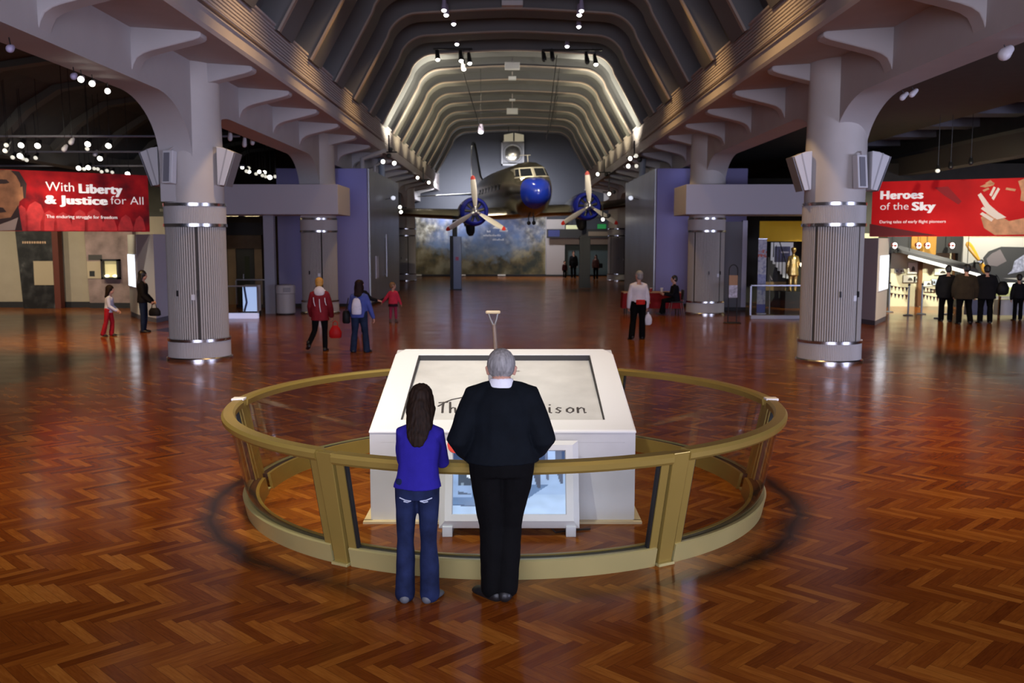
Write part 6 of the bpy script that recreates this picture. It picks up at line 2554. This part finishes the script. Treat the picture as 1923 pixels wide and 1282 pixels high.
b.bbox(-W2 * .1, W2 * .6, -.03, -.021, z1 - .42, z1 - .36)
b.build('caption', M_letter, pp)
for sg in (-1, 1):
    b = MB()
    b.bbox(sg * W2 * .8 - .03, sg * W2 * .8 + .03, .02, .07, 0, z0 - .1)
    b.build('leg', M_white, pp)
# black staircase with handrail
x0, z0 = PW(1440, 540, 35.8)
x1, _ = PW(1474, 540, 35.8)
sc = thing('staircase', 'black stepped staircase with a handrail behind the right glass rail', 'staircase', (x0, 35.8, 0))
W2 = x1 - x0
b = MB()
for k in range(7):
    b.bbox(k * W2 / 7, (k + 1) * W2 / 7 + .001, 0, .8, .95, 1.88 - k * .13)
b.build('steps', M_black, sc)
b = MB()
b.tube([(W2 * .3, -.03, 1.9), (W2 * .3, -.03, 2.65), (W2 * .55, -.03, 2.6), (W2 * 1.02, -.03, 1.65), (W2 * 1.02, -.03, 1.0)], .022, 8)
b.build('handrail', M_black, sc)
for q in (.45, .62, .80):
    b = MB()
    b.tube([(W2 * q, -.03, 1.8 - q * .9), (W2 * q, -.03, 2.75 - q * .95)], .014, 6)
    b.build('baluster', M_black, sc)
b = MB()
b.bbox(-.1, W2 * 1.05, -.02, .82, .62, .95)
b.build('platform', mat('platform_tan', (0.24, 0.16, 0.07), .7), sc)
b = MB()
b.bbox(-.1, W2 * 1.05, 0, .8, 0, .62)
b.build('plinth', M_black, sc)
# gilded standing figure
x0, _ = PW(1494, 540, 35.0)
gf = thing('statue', 'gilded standing statue gleaming behind the right glass rail', 'statue', (x0 - .05, 35.2, .62))
fs_ = Fig(1.62, lean=3, build=1.0, uaR=(.3, .2, -1), faR=(-.3, .8, -.3))
mb = MB()
fs_.torso(mb, .02, -.30, .50, flare=.1)
for sd in 'RL':
    fs_.arm(mb, sd, .015)
    fs_.leg(mb, sd, .015)
    fs_.hand(mb, sd)
    fs_.foot(mb, sd, .01)
fs_.headshape(mb)
M_gilt = mat('gilt', (0.80, 0.58, 0.22), .28, metal=.9)
go_ = mesh_obj('body', remeshed(mb, .014, 3), M_gilt, gf)
b = MB()
b.ell(fs_.hp(0, -.01, .06), (.10, .12, .08))
b.build('cap', M_gilt, go_, smooth=60)
b = MB()
b.bbox(-.35, .35, -.3, .3, -.62, 0)
b.build('pedestal', M_black, gf)
x0, z0 = PW(1503, 497, 35.4)
t = thing('spotlight', 'bright floor standing spotlight right of the gilded statue', 'lamp', (x0 + .12, 35.4, 0))
b = MB()
b.ell((0, 0, z0), (.13, .1, .10))
b.build('lens', mat('lamp_glow_warm', (1, .9, .7), .3, emit=(1, .88, .6), es=6), t, smooth=60)
b = MB()
b.tube([(0, .12, 0), (0, .12, z0)], .02, 8)
b.build('stem', M_black, t)
b = MB()
b.ell((0, .09, z0), (.15, .11, .12))
b.build('housing', M_black, t, smooth=60)
cs = MB()
cs.bbox(8.9, 12.4, 33.4, 37.9, 3.52, 3.62)
struct(cs.build('ceiling_right_soffit', M_darkrib))

# ================================================================ right hand exhibit: lit wall, flyer poster, barriers
YX = 36.0
M_litwall = mat('exhibit_cream', (0.60, 0.57, 0.40), .7)
w = MB()
w.bbox(12.2, 25.6, YX, YX + .3, 0, 2.78)
we = struct(w.build('wall_right_exhibit', M_litwall))
w = MB()
w.bbox(12.2, 25.6, YX, YX + .3, 2.78, 5.4)
struct(w.build('wall_right_upper', M_dark))
for k_, (pa_, pb_) in enumerate(((1664, 1671), (1796, 1804))):
    w = MB()
    w.bbox(atY(pa_, 500, YX - .5).x, atY(pb_, 500, YX - .5).x, YX - .6, YX - .4, 0, 2.9)
    struct(w.build('trim_1%d' % k_, M_black))
w = MB()
xq0, zq0 = PW(1664, 475, YX - .8)
xq1, zq1 = PW(1803, 446, YX - .8)
w.bbox(xq0, xq1, YX - .9, YX, zq0, zq1 + .25)
struct(w.build('trim_9', M_black))
M_post = mat('post_brown', (0.16, 0.065, 0.022), .6)
for k, px in enumerate((1667, 1729, 1795)):
    x0, _ = PW(px, 500, YX - .15)
    b = MB()
    b.bbox(x0 - .07, x0 + .07, YX - .18, YX - .02, .02, 2.55 if k != 2 else 2.9)
    o = b.build('timber_post', M_post)
    tag(o, ('brown timber post at the left end of the lit exhibit wall', 'brown timber post in the middle of the lit exhibit wall', 'brown timber post at the right end of the lit exhibit wall')[k], 'post', 'posts of the lit exhibit')
for k, (px, py, w_, h_, c, lab) in enumerate((
        (1713, 503, .36, .40, (0.75, 0.74, 0.70), 'white framed picture high on the lit exhibit wall'),
        (1707, 523, .46, .26, (0.6, 0.58, 0.52), 'wide photo print with a dark arch on the lit exhibit wall'),
        (1720, 524, .22, .20, (0.66, 0.74, 0.72), 'pale green card beside the wide photo print'),
        (1683, 508, .14, .12, (0.5, 0.52, 0.50), 'tiny left picture frame on the lit exhibit wall'),
        (1691, 508, .18, .15, (0.52, 0.54, 0.50), 'small picture frame right of the tiny one'),
        (1742, 532, .34, .20, (0.7, 0.7, 0.7), 'white photo card on the right half of the lit wall'),
        (1753, 529, .20, .22, (0.45, 0.55, 0.75), 'blue tinted card on the right half of the lit wall'),
        (1748, 543, .50, .16, (0.6, 0.55, 0.42), 'low wide card above the bunting on the lit wall'),
        (1768, 510, .55, .22, (0.75, 0.74, 0.70), 'wide white print on the lit wall behind the group'))):
    x0, z0 = PW(px, py, YX)
    t = thing('picture', lab, 'picture', (x0, YX - .03, z0))
    b = MB()
    b.bbox(-w_ / 2, w_ / 2, -.02, .0, -h_ / 2, h_ / 2)
    b.build('print', mat('print_tone_%d' % k, c, .6), t)
    b = MB()
    b.prism([(-w_ * .15, -h_ * .3), (w_ * .28, -h_ * .3), (w_ * .2, h_ * .05), (w_ * .02, h_ * .2), (-w_ * .1, 0)], 'y', -.026, -.021)
    b.build('dark_shape', mat('print_ink', (0.06, 0.055, 0.05), .6), t)
    b = MB()
    for q in ((-w_ / 2 - .015, w_ / 2 + .015, h_ / 2, h_ / 2 + .015), (-w_ / 2 - .015, w_ / 2 + .015, -h_ / 2 - .015, -h_ / 2)):
        b.bbox(q[0], q[1], -.03, .0, q[2], q[3])
    b.bbox(-w_ / 2 - .015, -w_ / 2, -.03, 0, -h_ / 2, h_ / 2)
    b.bbox(w_ / 2, w_ / 2 + .015, -.03, 0, -h_ / 2, h_ / 2)
    b.build('frame', mat('frame_grey', (0.35, 0.34, 0.3), .5), t)
# the slanted biplane wing with a white strip light under it
p0 = atY(1708, 482, 34.2)
p1 = atY(1838, 517, 31.0)
wg = thing('wing_panel', 'slanting grey airplane wing with a white glowing edge over the exhibit', 'wing')
d = (p1 - p0)
b = MB()
b.tube([p0, p1], [(.055, .05), (.07, .06)], 10, up=(0, 0, 1))
b.build('glowing_edge', mat('strip_white', (1, 1, .95), .3, emit=(1, .98, .88), es=1.8), wg)
b = MB()
nrm = Vector((0, .9, .28))
b.loft([[p0 - d * .12 + Vector((0, 0, .05)), p0 - d * .12 + Vector((0, .05, .16)), p0 - d * .12 + nrm + Vector((0, 0, .12))], [p1 + Vector((0, 0, .06)), p1 + Vector((0, .05, .18)), p1 + nrm + Vector((0, 0, .10))]])
b.build('wing_skin', mat('wing_grey', (0.10, 0.10, 0.11), .5), wg)
b = MB()
b.tube([p0.lerp(p1, .05) + Vector((0, .3, .1)), Vector((p0.lerp(p1, .05).x, p0.y + .3, 4.6))], .012, 6)
b.build('hanging_cable', M_black, wg)
b = MB()
b.tube([p0.lerp(p1, .9) + Vector((0, .3, .1)), Vector((p0.lerp(p1, .9).x, p1.y + .6, 4.6))], .012, 6)
b.build('hanging_cable', M_black, wg)
# header lamps
M_lampg = mat('lamp_glow', (1, .92, .85), .3, emit=(1, .93, .85), es=7)
ordw = ('first', 'second', 'third', 'fourth')
for k, px in enumerate((1680, 1725, 1742, 1788)):
    p = atY(px, 461, 34.6)
    t = thing('spotlight', '%s spotlight from the left in the row under the right banner' % ordw[k], 'spotlight', p, 0, 'header spotlights')
    b = MB()
    b.ell((0, -.02, 0), (.085, .05, .105))
    b.build('lens', M_lampg, t, smooth=60)
    b = MB()
    b.tube([(.0, .02, 0), (.03, .22, .03)], [.10, .08], 12)
    b.build('housing', mat('lamp_housing_red', (0.16, 0.02, 0.02), .5), t, smooth=60)
    b = MB()
    b.tube([(.02, .1, .08), (.02, .12, .6)], .012, 6)
    b.build('hanger', M_black, t)
x0, z0 = PW(1712, 478, 35.0)
x1, z1 = PW(1760, 446, 35.0)
yb = thing('board', 'dull yellow board behind the spotlights under the right banner', 'board', ((x0 + x1) / 2, 35.05, z0))
b = MB()
b.bbox(-(x1 - x0) / 2, (x1 - x0) / 2, 0, .05, 0, z1 - z0 + .2)
b.build('panel', mat('dull_yellow', (0.28, 0.14, 0.015), .7), yb)
b = MB()
b.bbox(-(x1 - x0) / 2, (x1 - x0) / 2, -.02, .0, -.03, .0)
b.build('edge', M_black, yb)
# large white poster with an airplane nose
YP = 32.6
x0, z0 = PW(1803, 580, YP)
x1, z1 = PW(1960, 446, YP)
po_ = thing('poster', 'large pale poster of a dark airplane nose with a yellow propeller', 'poster', (x0, YP, 0))
b = MB()
b.bbox(0, x1 - x0, 0, .08, .5, z1)
b.build('board', mat('poster_pale', (0.30, 0.29, 0.28), .6), po_)


def up(px, py):
    a = PW(px, py, YP)
    return a[0] - x0, a[1]


def ppatch(pts, m, name, d0):
    b = MB()
    q = [up(*p) for p in pts]
    b.loft([[(u, -d0, v) for u, v in q], [(u, -d0 - .004, v) for u, v in q]])
    return b.build(name, m, po_)


M_pd = mat('print_plane_dark', (0.022, 0.022, 0.024), .6)
M_pg = mat('print_plane_grey', (0.10, 0.085, 0.095), .6)
ppatch([(1846, 484), (1856, 472), (1880, 463), (1925, 464), (1960, 468), (1960, 520), (1880, 522), (1862, 516), (1850, 500)], M_pd, 'nose_print', .002)
ppatch([(1852, 486), (1862, 476), (1878, 468), (1890, 490), (1872, 500), (1856, 498)], M_pg, 'cowl_print', .007)
ppatch([(1800, 500), (1836, 490), (1850, 500), (1880, 522), (1960, 530), (1960, 545), (1880, 532), (1840, 515)], M_pd, 'wing_print', .012)
ppatch([(1892, 515), (1900, 508), (1905, 490), (1923, 478), (1960, 478), (1960, 500), (1925, 508)], mat('print_emblem', (0.20, 0.21, 0.30), .6, var=.6, vscale=9), 'emblem_print', .007)
# three dimensional yellow propeller
q0, q1 = atY(1840, 491, YP - .35), atY(1816, 455, YP - .35)
q2 = atY(1852, 512, YP - .35)
pz = thing('propeller', 'yellow wooden propeller in front of the pale poster', 'propeller', q0)
for e, nm in ((q1, 'blade'), (q2, 'blade')):
    b = MB()
    v_ = e - q0
    b.tube([v_ * .05, v_ * .35, v_ * .7, v_ * .95, v_], [(.05, .05), (.085, .03), (.11, .025), (.09, .02), (.04, .015)], 12, up=(0, 1, 0))
    b.build(nm, mat('propeller_yellow', (0.52, 0.26, 0.02), .35, coat=.4), pz, smooth=60)
b = MB()
b.lathe([(.03, -.12), (.08, -.10), (.09, .05), (.05, .25)], (0, 0, 0), 18, 0, Matrix(((1, 0, 0), (0, 0, 1), (0, 1, 0))))
b.build('hub', M_chrome, pz, smooth=50)
b = MB()
b.tube([(0, .24, 0), (0, .345, 0)], .04, 10)
b.build('mount', M_black, pz)
# display counters with glowing tops and legs
for k, (px0, px1, lab) in enumerate(((1830, 1853, 'glowing display counter between the two groups of visitors'), (1886, 1923, 'glowing display counter at the right edge of the photo'))):
    xa, _ = PW(px0 - 8, 540, 30.4)
    xb, _ = PW(px1 + 8, 540, 30.4)
    t = thing('display_counter', lab, 'display counter', ((xa + xb) / 2, 30.4, 0))
    W2 = (xb - xa) / 2
    b = MB()
    b.bbox(-W2, W2, -.02, .3, 1.02, 1.14)
    b.build('glowing_strip', mat('counter_glow', (1, 1, .85), .4, emit=(1, .98, .78), es=1.6), t)
    b = MB()
    b.prism([(-.05, .72), (.35, .72), (.35, 1.0), (.1, 1.0)], 'x', -W2, W2)
    b.build('lit_panel', mat('counter_green', (0.5, 0.52, 0.25), .5, emit=(.5, .52, .22), es=.5), t)
    b = MB()
    b.bbox(-W2, W2, .0, .35, .1, .60)
    b.build('front', mat('counter_front_%d' % k, ((0.09, 0.09, 0.15), (0.45, 0.44, 0.45))[k], .5), t)
    for sg in (-1, 1):
        b = MB()
        b.bbox(sg * W2 * .95 - .03, sg * W2 * .95 + .03, 0, .06, 0, 1.02)
        b.build('leg', M_post, t)
# barrier posts with pennants
M_steel = mat('barrier_steel', (0.28, 0.32, 0.38), .35, metal=.7)
bp = [(1669, 586), (1705, 592), (1730, 590), (1763, 598), (1781, 590)]
pts_b = []
for k, (px, py) in enumerate(bp):
    p = atZ(px, py)
    pts_b.append(p)
    t = thing('barrier_post', ('first', 'second', 'third', 'fourth', 'fifth')[k] + ' steel barrier post from the left before the lit exhibit', 'barrier post', p, 0, 'pennant barrier posts')
    b = MB()
    b.tube([(0, 0, .03), (0, 0, 1.0)], .030, 12)
    b.build('pole', M_steel, t, smooth=50)
    b = MB()
    b.lathe([(.15, 0), (.16, .012), (.14, .03), (.03, .045)], n=24)
    b.build('base', M_steel, t, smooth=50)
    b = MB()
    b.ell((0, 0, 1.03), .042)
    b.build('cap', M_black, t, smooth=60)
M_pr, M_pb = mat('pennant_red', (0.22, 0.02, 0.02), .7), mat('pennant_blue', (0.03, 0.05, 0.16), .7)
for k, (i, j) in enumerate(((0, 1), (2, 3), (3, 4))):
    a, c_ = pts_b[i], pts_b[j]
    t = thing('pennant_string', ('left', 'middle', 'right')[k] + ' double string of red and blue pennants between barrier posts', 'pennant string')
    for zz in (.95, .70):
        b = MB()
        b.tube([Vector((a.x, a.y, zz)), a.lerp(c_, .5) + Vector((0, 0, zz - .04)), Vector((c_.x, c_.y, zz))], .008, 6)
        b.build('cord', M_steel, t)
        for q in range(5):
            s0 = (q + .25) / 5.2
            m0 = a.lerp(c_, s0)
            m1 = a.lerp(c_, s0 + .13)
            mm = m0.lerp(m1, .5)
            b = MB()
            z_ = zz - .02
            off = Vector((0, .006, 0))
            b.loft([[Vector((m0.x, m0.y, z_)) + off * s, Vector((m1.x, m1.y, z_)) + off * s, Vector((mm.x, mm.y, z_ - .17)) + off * s] for s in (0, 1)])
            b.build('pennant', M_pr if (q + (zz < .9)) % 2 else M_pb, t)
# far doorway bits on the right end wall
t = thing('monitor', 'pale lit monitor hanging left of the right engine near the end wall', 'monitor', tuple(atY(1074, 428, 66.3)))
b = MB()
b.bbox(-.42, .42, -.04, .04, -.20, .20)
b.build('screen', mat('monitor_glow', (.5, .5, .3), .4, emit=(.5, .52, .30), es=.55), t)
b = MB()
b.bbox(-.46, .46, .04, .10, -.24, .24)
b.build('housing', M_black, t)
b = MB()
b.tube([(0, .1, .2), (0, .1, 1.2)], .03, 8)
b.build('hanger', M_black, t)
p = atY(1110, 440, 66.2)
t = thing('shop_sign', 'long dark hanging sign with a blue end over the far opening', 'sign', (p.x, 66.2, p.z - .25))
b = MB()
b.bbox(-3.1, 1.6, 0, .1, 0, .62)
b.build('board', mat('sign_dark', (0.02, 0.02, 0.022), .5), t)
b = MB()
b.bbox(-3.0, -2.2, -.02, 0, .1, .55)
b.build('blue_end', mat('sign_blue', (0.03, 0.04, 0.16), .5), t)
b = MB()
b.bbox(-.2, 1.2, -.02, 0, .15, .45)
b.build('lit_end', mat('sign_tan', (0.22, 0.17, 0.12), .5), t)
p = atY(1130, 425, 66.2)
t = thing('exit_sign', 'green glowing sign above the far opening', 'sign', p)
b = MB()
b.bbox(-.30, .30, -.03, .03, -.16, .16)
b.build('lit_face', mat('green_glow', (0.01, .12, .03), .4, emit=(.01, .20, .05), es=.6), t)
b = MB()
b.bbox(-.33, .33, .03, .08, -.19, .19)
b.build('housing', M_black, t)

# ================================================================ ceiling lamps
M_can = mat('can_black', (0.010, 0.010, 0.011), .45)
M_canw = mat('can_white', (0.60, 0.58, 0.62), .45)
M_canp = mat('can_violet', (0.42, 0.38, 0.55), .4)
M_bulb = mat('bulb_white', (1, 1, 1), .3, emit=(1.0, 0.97, 1.0), es=14)
M_bulbw = mat('bulb_warm', (1, 1, .9), .3, emit=(1.0, 0.94, 0.82), es=9)
M_bulbd = mat('bulb_dim', (.6, .6, .55), .3, emit=(1.0, 0.95, 0.8), es=.7)


def above(x, y, side='left'):
    """height of the ceiling over a point of the left aisle"""
    pa = [(7.18, 6.3), (8.0, 6.9), (11.6, 7.05), (12.9, 6.85), (13.9, 6.25), (14.6, 5.5), (26, 5.5)]
    a = abs(x)
    for (x0, z0), (x1, z1) in zip(pa, pa[1:]):
        if x0 <= a <= x1:
            return z0 + (z1 - z0) * (a - x0) / (x1 - x0)
    return 5.27 if a < 7.18 else 5.5


def spot(p, label, group, canm, bulbm, r=.09, ln=.26, aim=(0, -.35, -1), stem=None, clamp=True):
    """ceiling spotlight: can, lens, stem up to what it hangs from"""
    t = thing('spotlight', label, 'spotlight', p, 0, group)
    d = Vector(aim).normalized()
    b = MB()
    b.tube([-d * ln, -d * .02], [r * .72, r * 1.05], 14)
    b.build('can', canm, t, smooth=50)
    b = MB()
    b.ell((0, 0, 0), (r * .95, r * .95, r * .95), 0, 14, 8)
    b.build('lens', bulbm, t, smooth=60)
    if stem:
        b = MB()
        b.tube([-d * ln * .6, Vector((0, 0, stem))], .009, 6)
        b.build('stem', M_can, t)
    return t


NUM = ['first', 'second', 'third', 'fourth', 'fifth', 'sixth', 'seventh', 'eighth', 'ninth', 'tenth', 'eleventh', 'twelfth', 'thirteenth', 'fourteenth', 'fifteenth', 'sixteenth']
# pendant lamps along the nave
nave = [((834, 18), 30.0, 'upper of the paired bright lamps left of the ceiling centre line'), ((838, 27), 30.7, 'lower of the paired bright lamps left of the ceiling centre line'), ((852, 44), 33.2, 'bright lamp below the pair left of the ceiling centre line'),
        ((858, 82), 36.6, 'lamp just above the left black lamp cluster'), ((1092, 19), 30.0, 'upper of the paired bright lamps right of the ceiling centre line'), ((1088, 27), 30.7, 'lower of the paired bright lamps right of the ceiling centre line'),
        ((1087, 49), 33.2, 'bright lamp below the pair right of the ceiling centre line'), ((1065, 86), 36.6, 'lamp just above the right black lamp clusters')]
for (px, y, lab) in nave:
    p = atY(px[0], px[1], y)
    spot(p, lab, 'nave ceiling lamps', M_canp, M_bulb, .085, .30, (0, -.25, -1), stem=(9.9 if (y - RIB0) % RIBD < RIBW else 10.40) - p.z)
# black lamp clusters on rails
for side, xs, ry in (('left', (815, 885), 92), ('right', (1020, 1130), 94)):
    a, c_ = atY(xs[0], ry, 37.4), atY(xs[1], ry, 37.4)
    t = thing('lamp_rail', 'black ceiling rail carrying the %s black lamp cluster' % side, 'lamp rail', (0, 0, 0))
    b = MB()
    b.tube([a, c_], .04, 8)
    b.build('bar', M_can, t)
    for q in (.15, .85):
        b = MB()
        m_ = a.lerp(c_, q)
        b.tube([m_, Vector((m_.x, m_.y, 9.9))], .016, 6)
        b.build('hanger', M_can, t)
cl = [(822, 111, 1, 'leftmost lamp of the left black cluster'), (866, 113, 1, 'inner lamp of the left black cluster'), (871, 129, 1, 'lowest lamp of the left black cluster'), (882, 118, 1, 'rightmost lamp of the left black cluster'),
      (1022, 112, 0, 'leftmost lamp of the right black cluster'), (1038, 111, 0, 'second lamp from the left of the right black cluster'), (1103, 117, 0, 'third lamp from the left of the right black cluster'), (1119, 120, 1, 'rightmost lamp of the right black cluster')]
for px, py, lit, lab in cl:
    p = atY(px, py, 37.4)
    spot(p, lab, 'black cluster lamps', M_can, M_bulbw if lit else M_can, .095, .42, (.1, -.45, -.9), stem=atY(px, 93, 37.4).z - p.z)
# single bright lamp hung on cables over the airplane
p = atY(903, 246, 41.5)
spot(p, 'single bright lamp hanging on cables above the airplane', None, M_canp, M_bulb, .13, .30, (0, -.6, -.8), stem=9.9 - p.z)
for (a0, y0, a1, y1, lab) in (((868, 128), 37.4, (902, 240), 41.5, 'thin black cable from the left lamp cluster to the hanging lamp'), ((1046, 104), 37.4, (1026, 262), 50.0, 'thin black cable from the right lamp cluster to the far vault')):
    A, B = atY(*a0, y0), atY(*a1, y1)
    b = MB()
    b.tube([A, A.lerp(B, .5) + Vector((0, 0, -.05)), B], .018, 6)
    o = b.build('cable', M_can)
    tag(o, lab, 'cable')
for k in range(7):                                     # web of thin wires under the right of the far vault
    y = 40.5 + k * 2.6
    A = Vector((2.0 + .1 * k, y, 9.72))
    B = Vector((1.75, 44.5 + k * .9, 7.6 + .05 * k))
    b = MB()
    b.tube([A, B], .010, 5)
    o = b.build('wire', M_can)
    tag(o, NUM[k] + ' thin wire from the camera in the bundle right of the far vault crown', 'wire', 'vault wires')
# lamp groups clamped to the girders
gl = [(-4.95, 38.4, 5.95, [(.0, 0, -.05, 0), (-.22, -.1, -.30, 1), (.22, 0, -.35, 1), (.05, .1, .2, 0)], 'lamp group clamped under the left girder end'),
      (4.95, 38.6, 5.75, [(-.18, 0, .05, 1), (.05, -.1, .15, 2), (-.25, 0, -.25, 1), (.22, 0, .0, 0), (.08, 0, -.25, 2)], 'lamp group clamped under the right girder end'),
      (-4.75, 51.0, 5.65, [(-.3, 0, .2, 1), (.30, 0, -.05, 1), (.0, .1, .05, 0)], 'lamp group at the far end of the left girder'),
      (4.75, 49.0, 5.90, [(-.35, 0, .0, 1), (.1, 0, .0, 0)], 'lamp group at the far end of the right girder'),
      (-5.6, 47.5, 4.05, [(0, 0, .12, 1), (.05, 0, -.12, 1)], 'pair of lamps below the left girder beside the cladding'),
      (4.9, 48.0, 4.85, [(0, 0, 0, 1), (.25, 0, .1, 0)], 'pair of lamps above the right propeller'), (4.5, 47.0, 3.55, [(0, 0, 0, 1), (.3, 0, .2, 0)], 'pair of lamps beside the right propeller blade')]
for x, y, z, lamps, lab in gl:
    t = thing('lamp_group', lab, 'lamps', (x, y, z))
    b = MB()
    b.tube([(0, .05, .1), (0, .05, .75)], .03, 8)
    b.tube([(-.3, .05, .1), (.3, .05, .1)], .03, 8)
    b.build('bar', M_can, t)
    for dx, dy, dz, k in lamps:
        b = MB()
        b.tube([(dx, dy + .28, dz + .05), (dx, dy, dz)], [.07, .10], 12)
        cn = b.build('can', M_can if k != 2 else M_chrome, t, smooth=50)
        b = MB()
        b.ell((dx, dy - .03, dz), .085, 0, 12, 8)
        b.build('lens', M_bulbw if k == 1 else (M_can if k == 0 else M_bulbd), cn, smooth=60)

# white boxes along the vault crown
for k, (px, py, w_, h_, y) in enumerate(((962, 7, .68, .16, 30.8), (962, 124, .62, .28, 39.5), (962, 147, .34, .14, 42.5), (962, 188, .30, .10, 48.6), (962, 209, .60, .30, 51.0))):
    p = atY(px, py, y)
    t = thing('ceiling_box', NUM[k] + ' white box from the camera along the vault crown', 'ceiling box', p, 0, 'crown boxes')
    b = MB()
    b.bbox(-w_ / 2, w_ / 2, -.15, .15, -h_ / 2, h_ / 2)
    b.build('box', mat('box_white', (0.62, 0.62, 0.62), .5), t, bevel=.015)
    b = MB()
    b.tube([(0, 0, h_ / 2), (0, 0, max(h_ / 2 + .05, 9.9 - p.z))], .02, 6)
    b.build('hanger', M_girder, t)
for sg in (-1, 1):
    p = atY(965 + sg * 10, 258, 62)
    t = thing('ceiling_box', 'pale %s half of the twin box above the framed dish' % ('left' if sg < 0 else 'right'), 'ceiling box', p)
    b = MB()
    b.prism([(-.30, -.25), (.30, -.25), (.30, .22 - sg * .06), (-.30, .22 + sg * .06)], 'y', -.1, .1)
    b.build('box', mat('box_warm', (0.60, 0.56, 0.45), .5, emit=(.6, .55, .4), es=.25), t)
    b = MB()
    b.tube([(0, 0, .2), (0, 0, 9.85 - p.z)], .02, 6)
    b.build('hanger', M_can, t)

# lamps under the left aisle ceiling (photo positions, hung from bars)
la = [(40, 272, 1, 26), (38, 292, 1, 26), (12, 272, 0, 25), (10, 283, 0, 25), (24, 295, 0, 27), (71, 273, 1, 26), (43, 297, 0, 28), (50, 300, 0, 28), (67, 296, 0, 28), (120, 281, 3, 25), (133, 268, 3, 25), (165, 270, 1, 26), (164, 279, 0, 27), (178, 290, 3, 29), (188, 297, 1, 29), (204, 273, 1, 26),
      (148, 315, 1, 31), (158, 317, 0, 31), (166, 314, 1, 31), (177, 316, 0, 32), (184, 317, 0, 32), (191, 322, 0, 32), (201, 320, 0, 33), (211, 323, 0, 33), (240, 326, 1, 30)]
la.sort(key=lambda q: q[0])
rows = {'front': [q for q in la if q[1] < 305 and q[3] != 99], 'rear': [q for q in la if q[1] >= 305]}
BIG = NUM + ['seventeenth', 'eighteenth', 'nineteenth', 'twentieth']
for row, lst in rows.items():
    for k, (px, py, lit, y) in enumerate(lst):
        p = atY(px, py, y)
        spot(p, '%s from the left of the %s spotlights above the left red banner' % (BIG[k], row), 'left aisle spotlights', M_can if lit != 3 else M_canw, {1: M_bulbw, 0: M_bulbd, 3: M_canw}[lit], .085 if lit == 1 else .065, .22, (.1, -.8, -.5), stem=above(p.x, p.y) - p.z + .01)
for k, (y, z, x0, x1) in enumerate(((25.6, 5.28, -15.2, -7.3), (28.6, 5.15, -18, -9), (32, 5.0, -18, -9))):
    b = MB()
    b.tube([(x0, y, z), (x1, y, z)], .03, 8)
    o = b.build('lighting_bar', mat('bar_grey', (0.16, 0.16, 0.19), .4), None)
    tag(o, ('front', 'middle', 'rear')[k] + ' horizontal lighting bar under the left aisle ceiling', 'lighting bar', 'left lighting bars')
# lamps fixed under the near left and right arches
for k, (px, py, side, m1, m2) in enumerate(((18, 92, 'left', M_canp, M_canp), (138, 144, 'left', M_canp, M_canp), (152, 149, 'left', M_canw, M_bulbw), (173, 157, 'left', M_canw, M_bulbw), (202, 171, 'left', M_can, M_bulbw))):
    p = atY(px, py, 12.5 + [0, 2.2, 2.6, 3.2, 4.0][k])
    spot(p, '%s lamp from the left along the lower edge of the near left arch' % NUM[k], 'left arch lamps', m1, m2, .05, .14, (.2, -.8, -.3), stem=.14)
for k, (px, py) in enumerate(((1694, 184), (1712, 178), (1885, 103))):
    p = atY(px, py, [17.3, 16.9, 13.3][k])
    spot(p, '%s lamp from the column along the lower edge of the near right arch' % NUM[k], 'right arch lamps', M_canw, M_canw, .05 if k < 2 else .085, .14, (-.6, -.3, -.5), stem=.13)
for k, (px, py, lit) in enumerate(((432, 261, 3), (459, 273, 3), (474, 269, 3))):
    p = atY(px, py, 25 + k)
    spot(p, '%s white hanging lamp right of the nearest left column' % NUM[k], 'lamps right of the left column', M_canw, M_canw, .06, .24, (0, -.2, -1), stem=above(p.x, p.y) - p.z + .01)
lb = [(442, 311, 0), (455, 314, 1), (467, 315, 0), (463, 321, 0), (468, 322, 1), (481, 326, 0), (487, 322, 1), (497, 323, 1), (493, 329, 0), (499, 331, 0), (507, 332, 1), (517, 331, 0), (424, 341, 0), (434, 341, 0)]
lb.sort(key=lambda q: q[0])
for k, (px, py, lit) in enumerate(lb):
    p = atY(px, py, 35 + (k % 4))
    spot(p, '%s from the left of the small spotlights above the left fascia box' % NUM[k], 'spotlights above the left fascia', M_can, M_bulbw if lit else M_bulbd, .075 if px != 507 else .10, .2, (.1, -.8, -.5), stem=above(p.x, p.y) - p.z + .01)
for k, (px, py) in enumerate(((1761, 320), (1785, 314), (1823, 306))):
    p = atY(px, py, 27)
    spot(p, '%s dark hanging lamp from the left above the right red banner' % NUM[k], 'dark lamps over the right banner', M_can, M_bulbd if k == 0 else M_can, .07, .2, (-.3, -.6, -.6), stem=(7.0 if 12.95 < p.x < 15.4 else 6.02) - p.z)
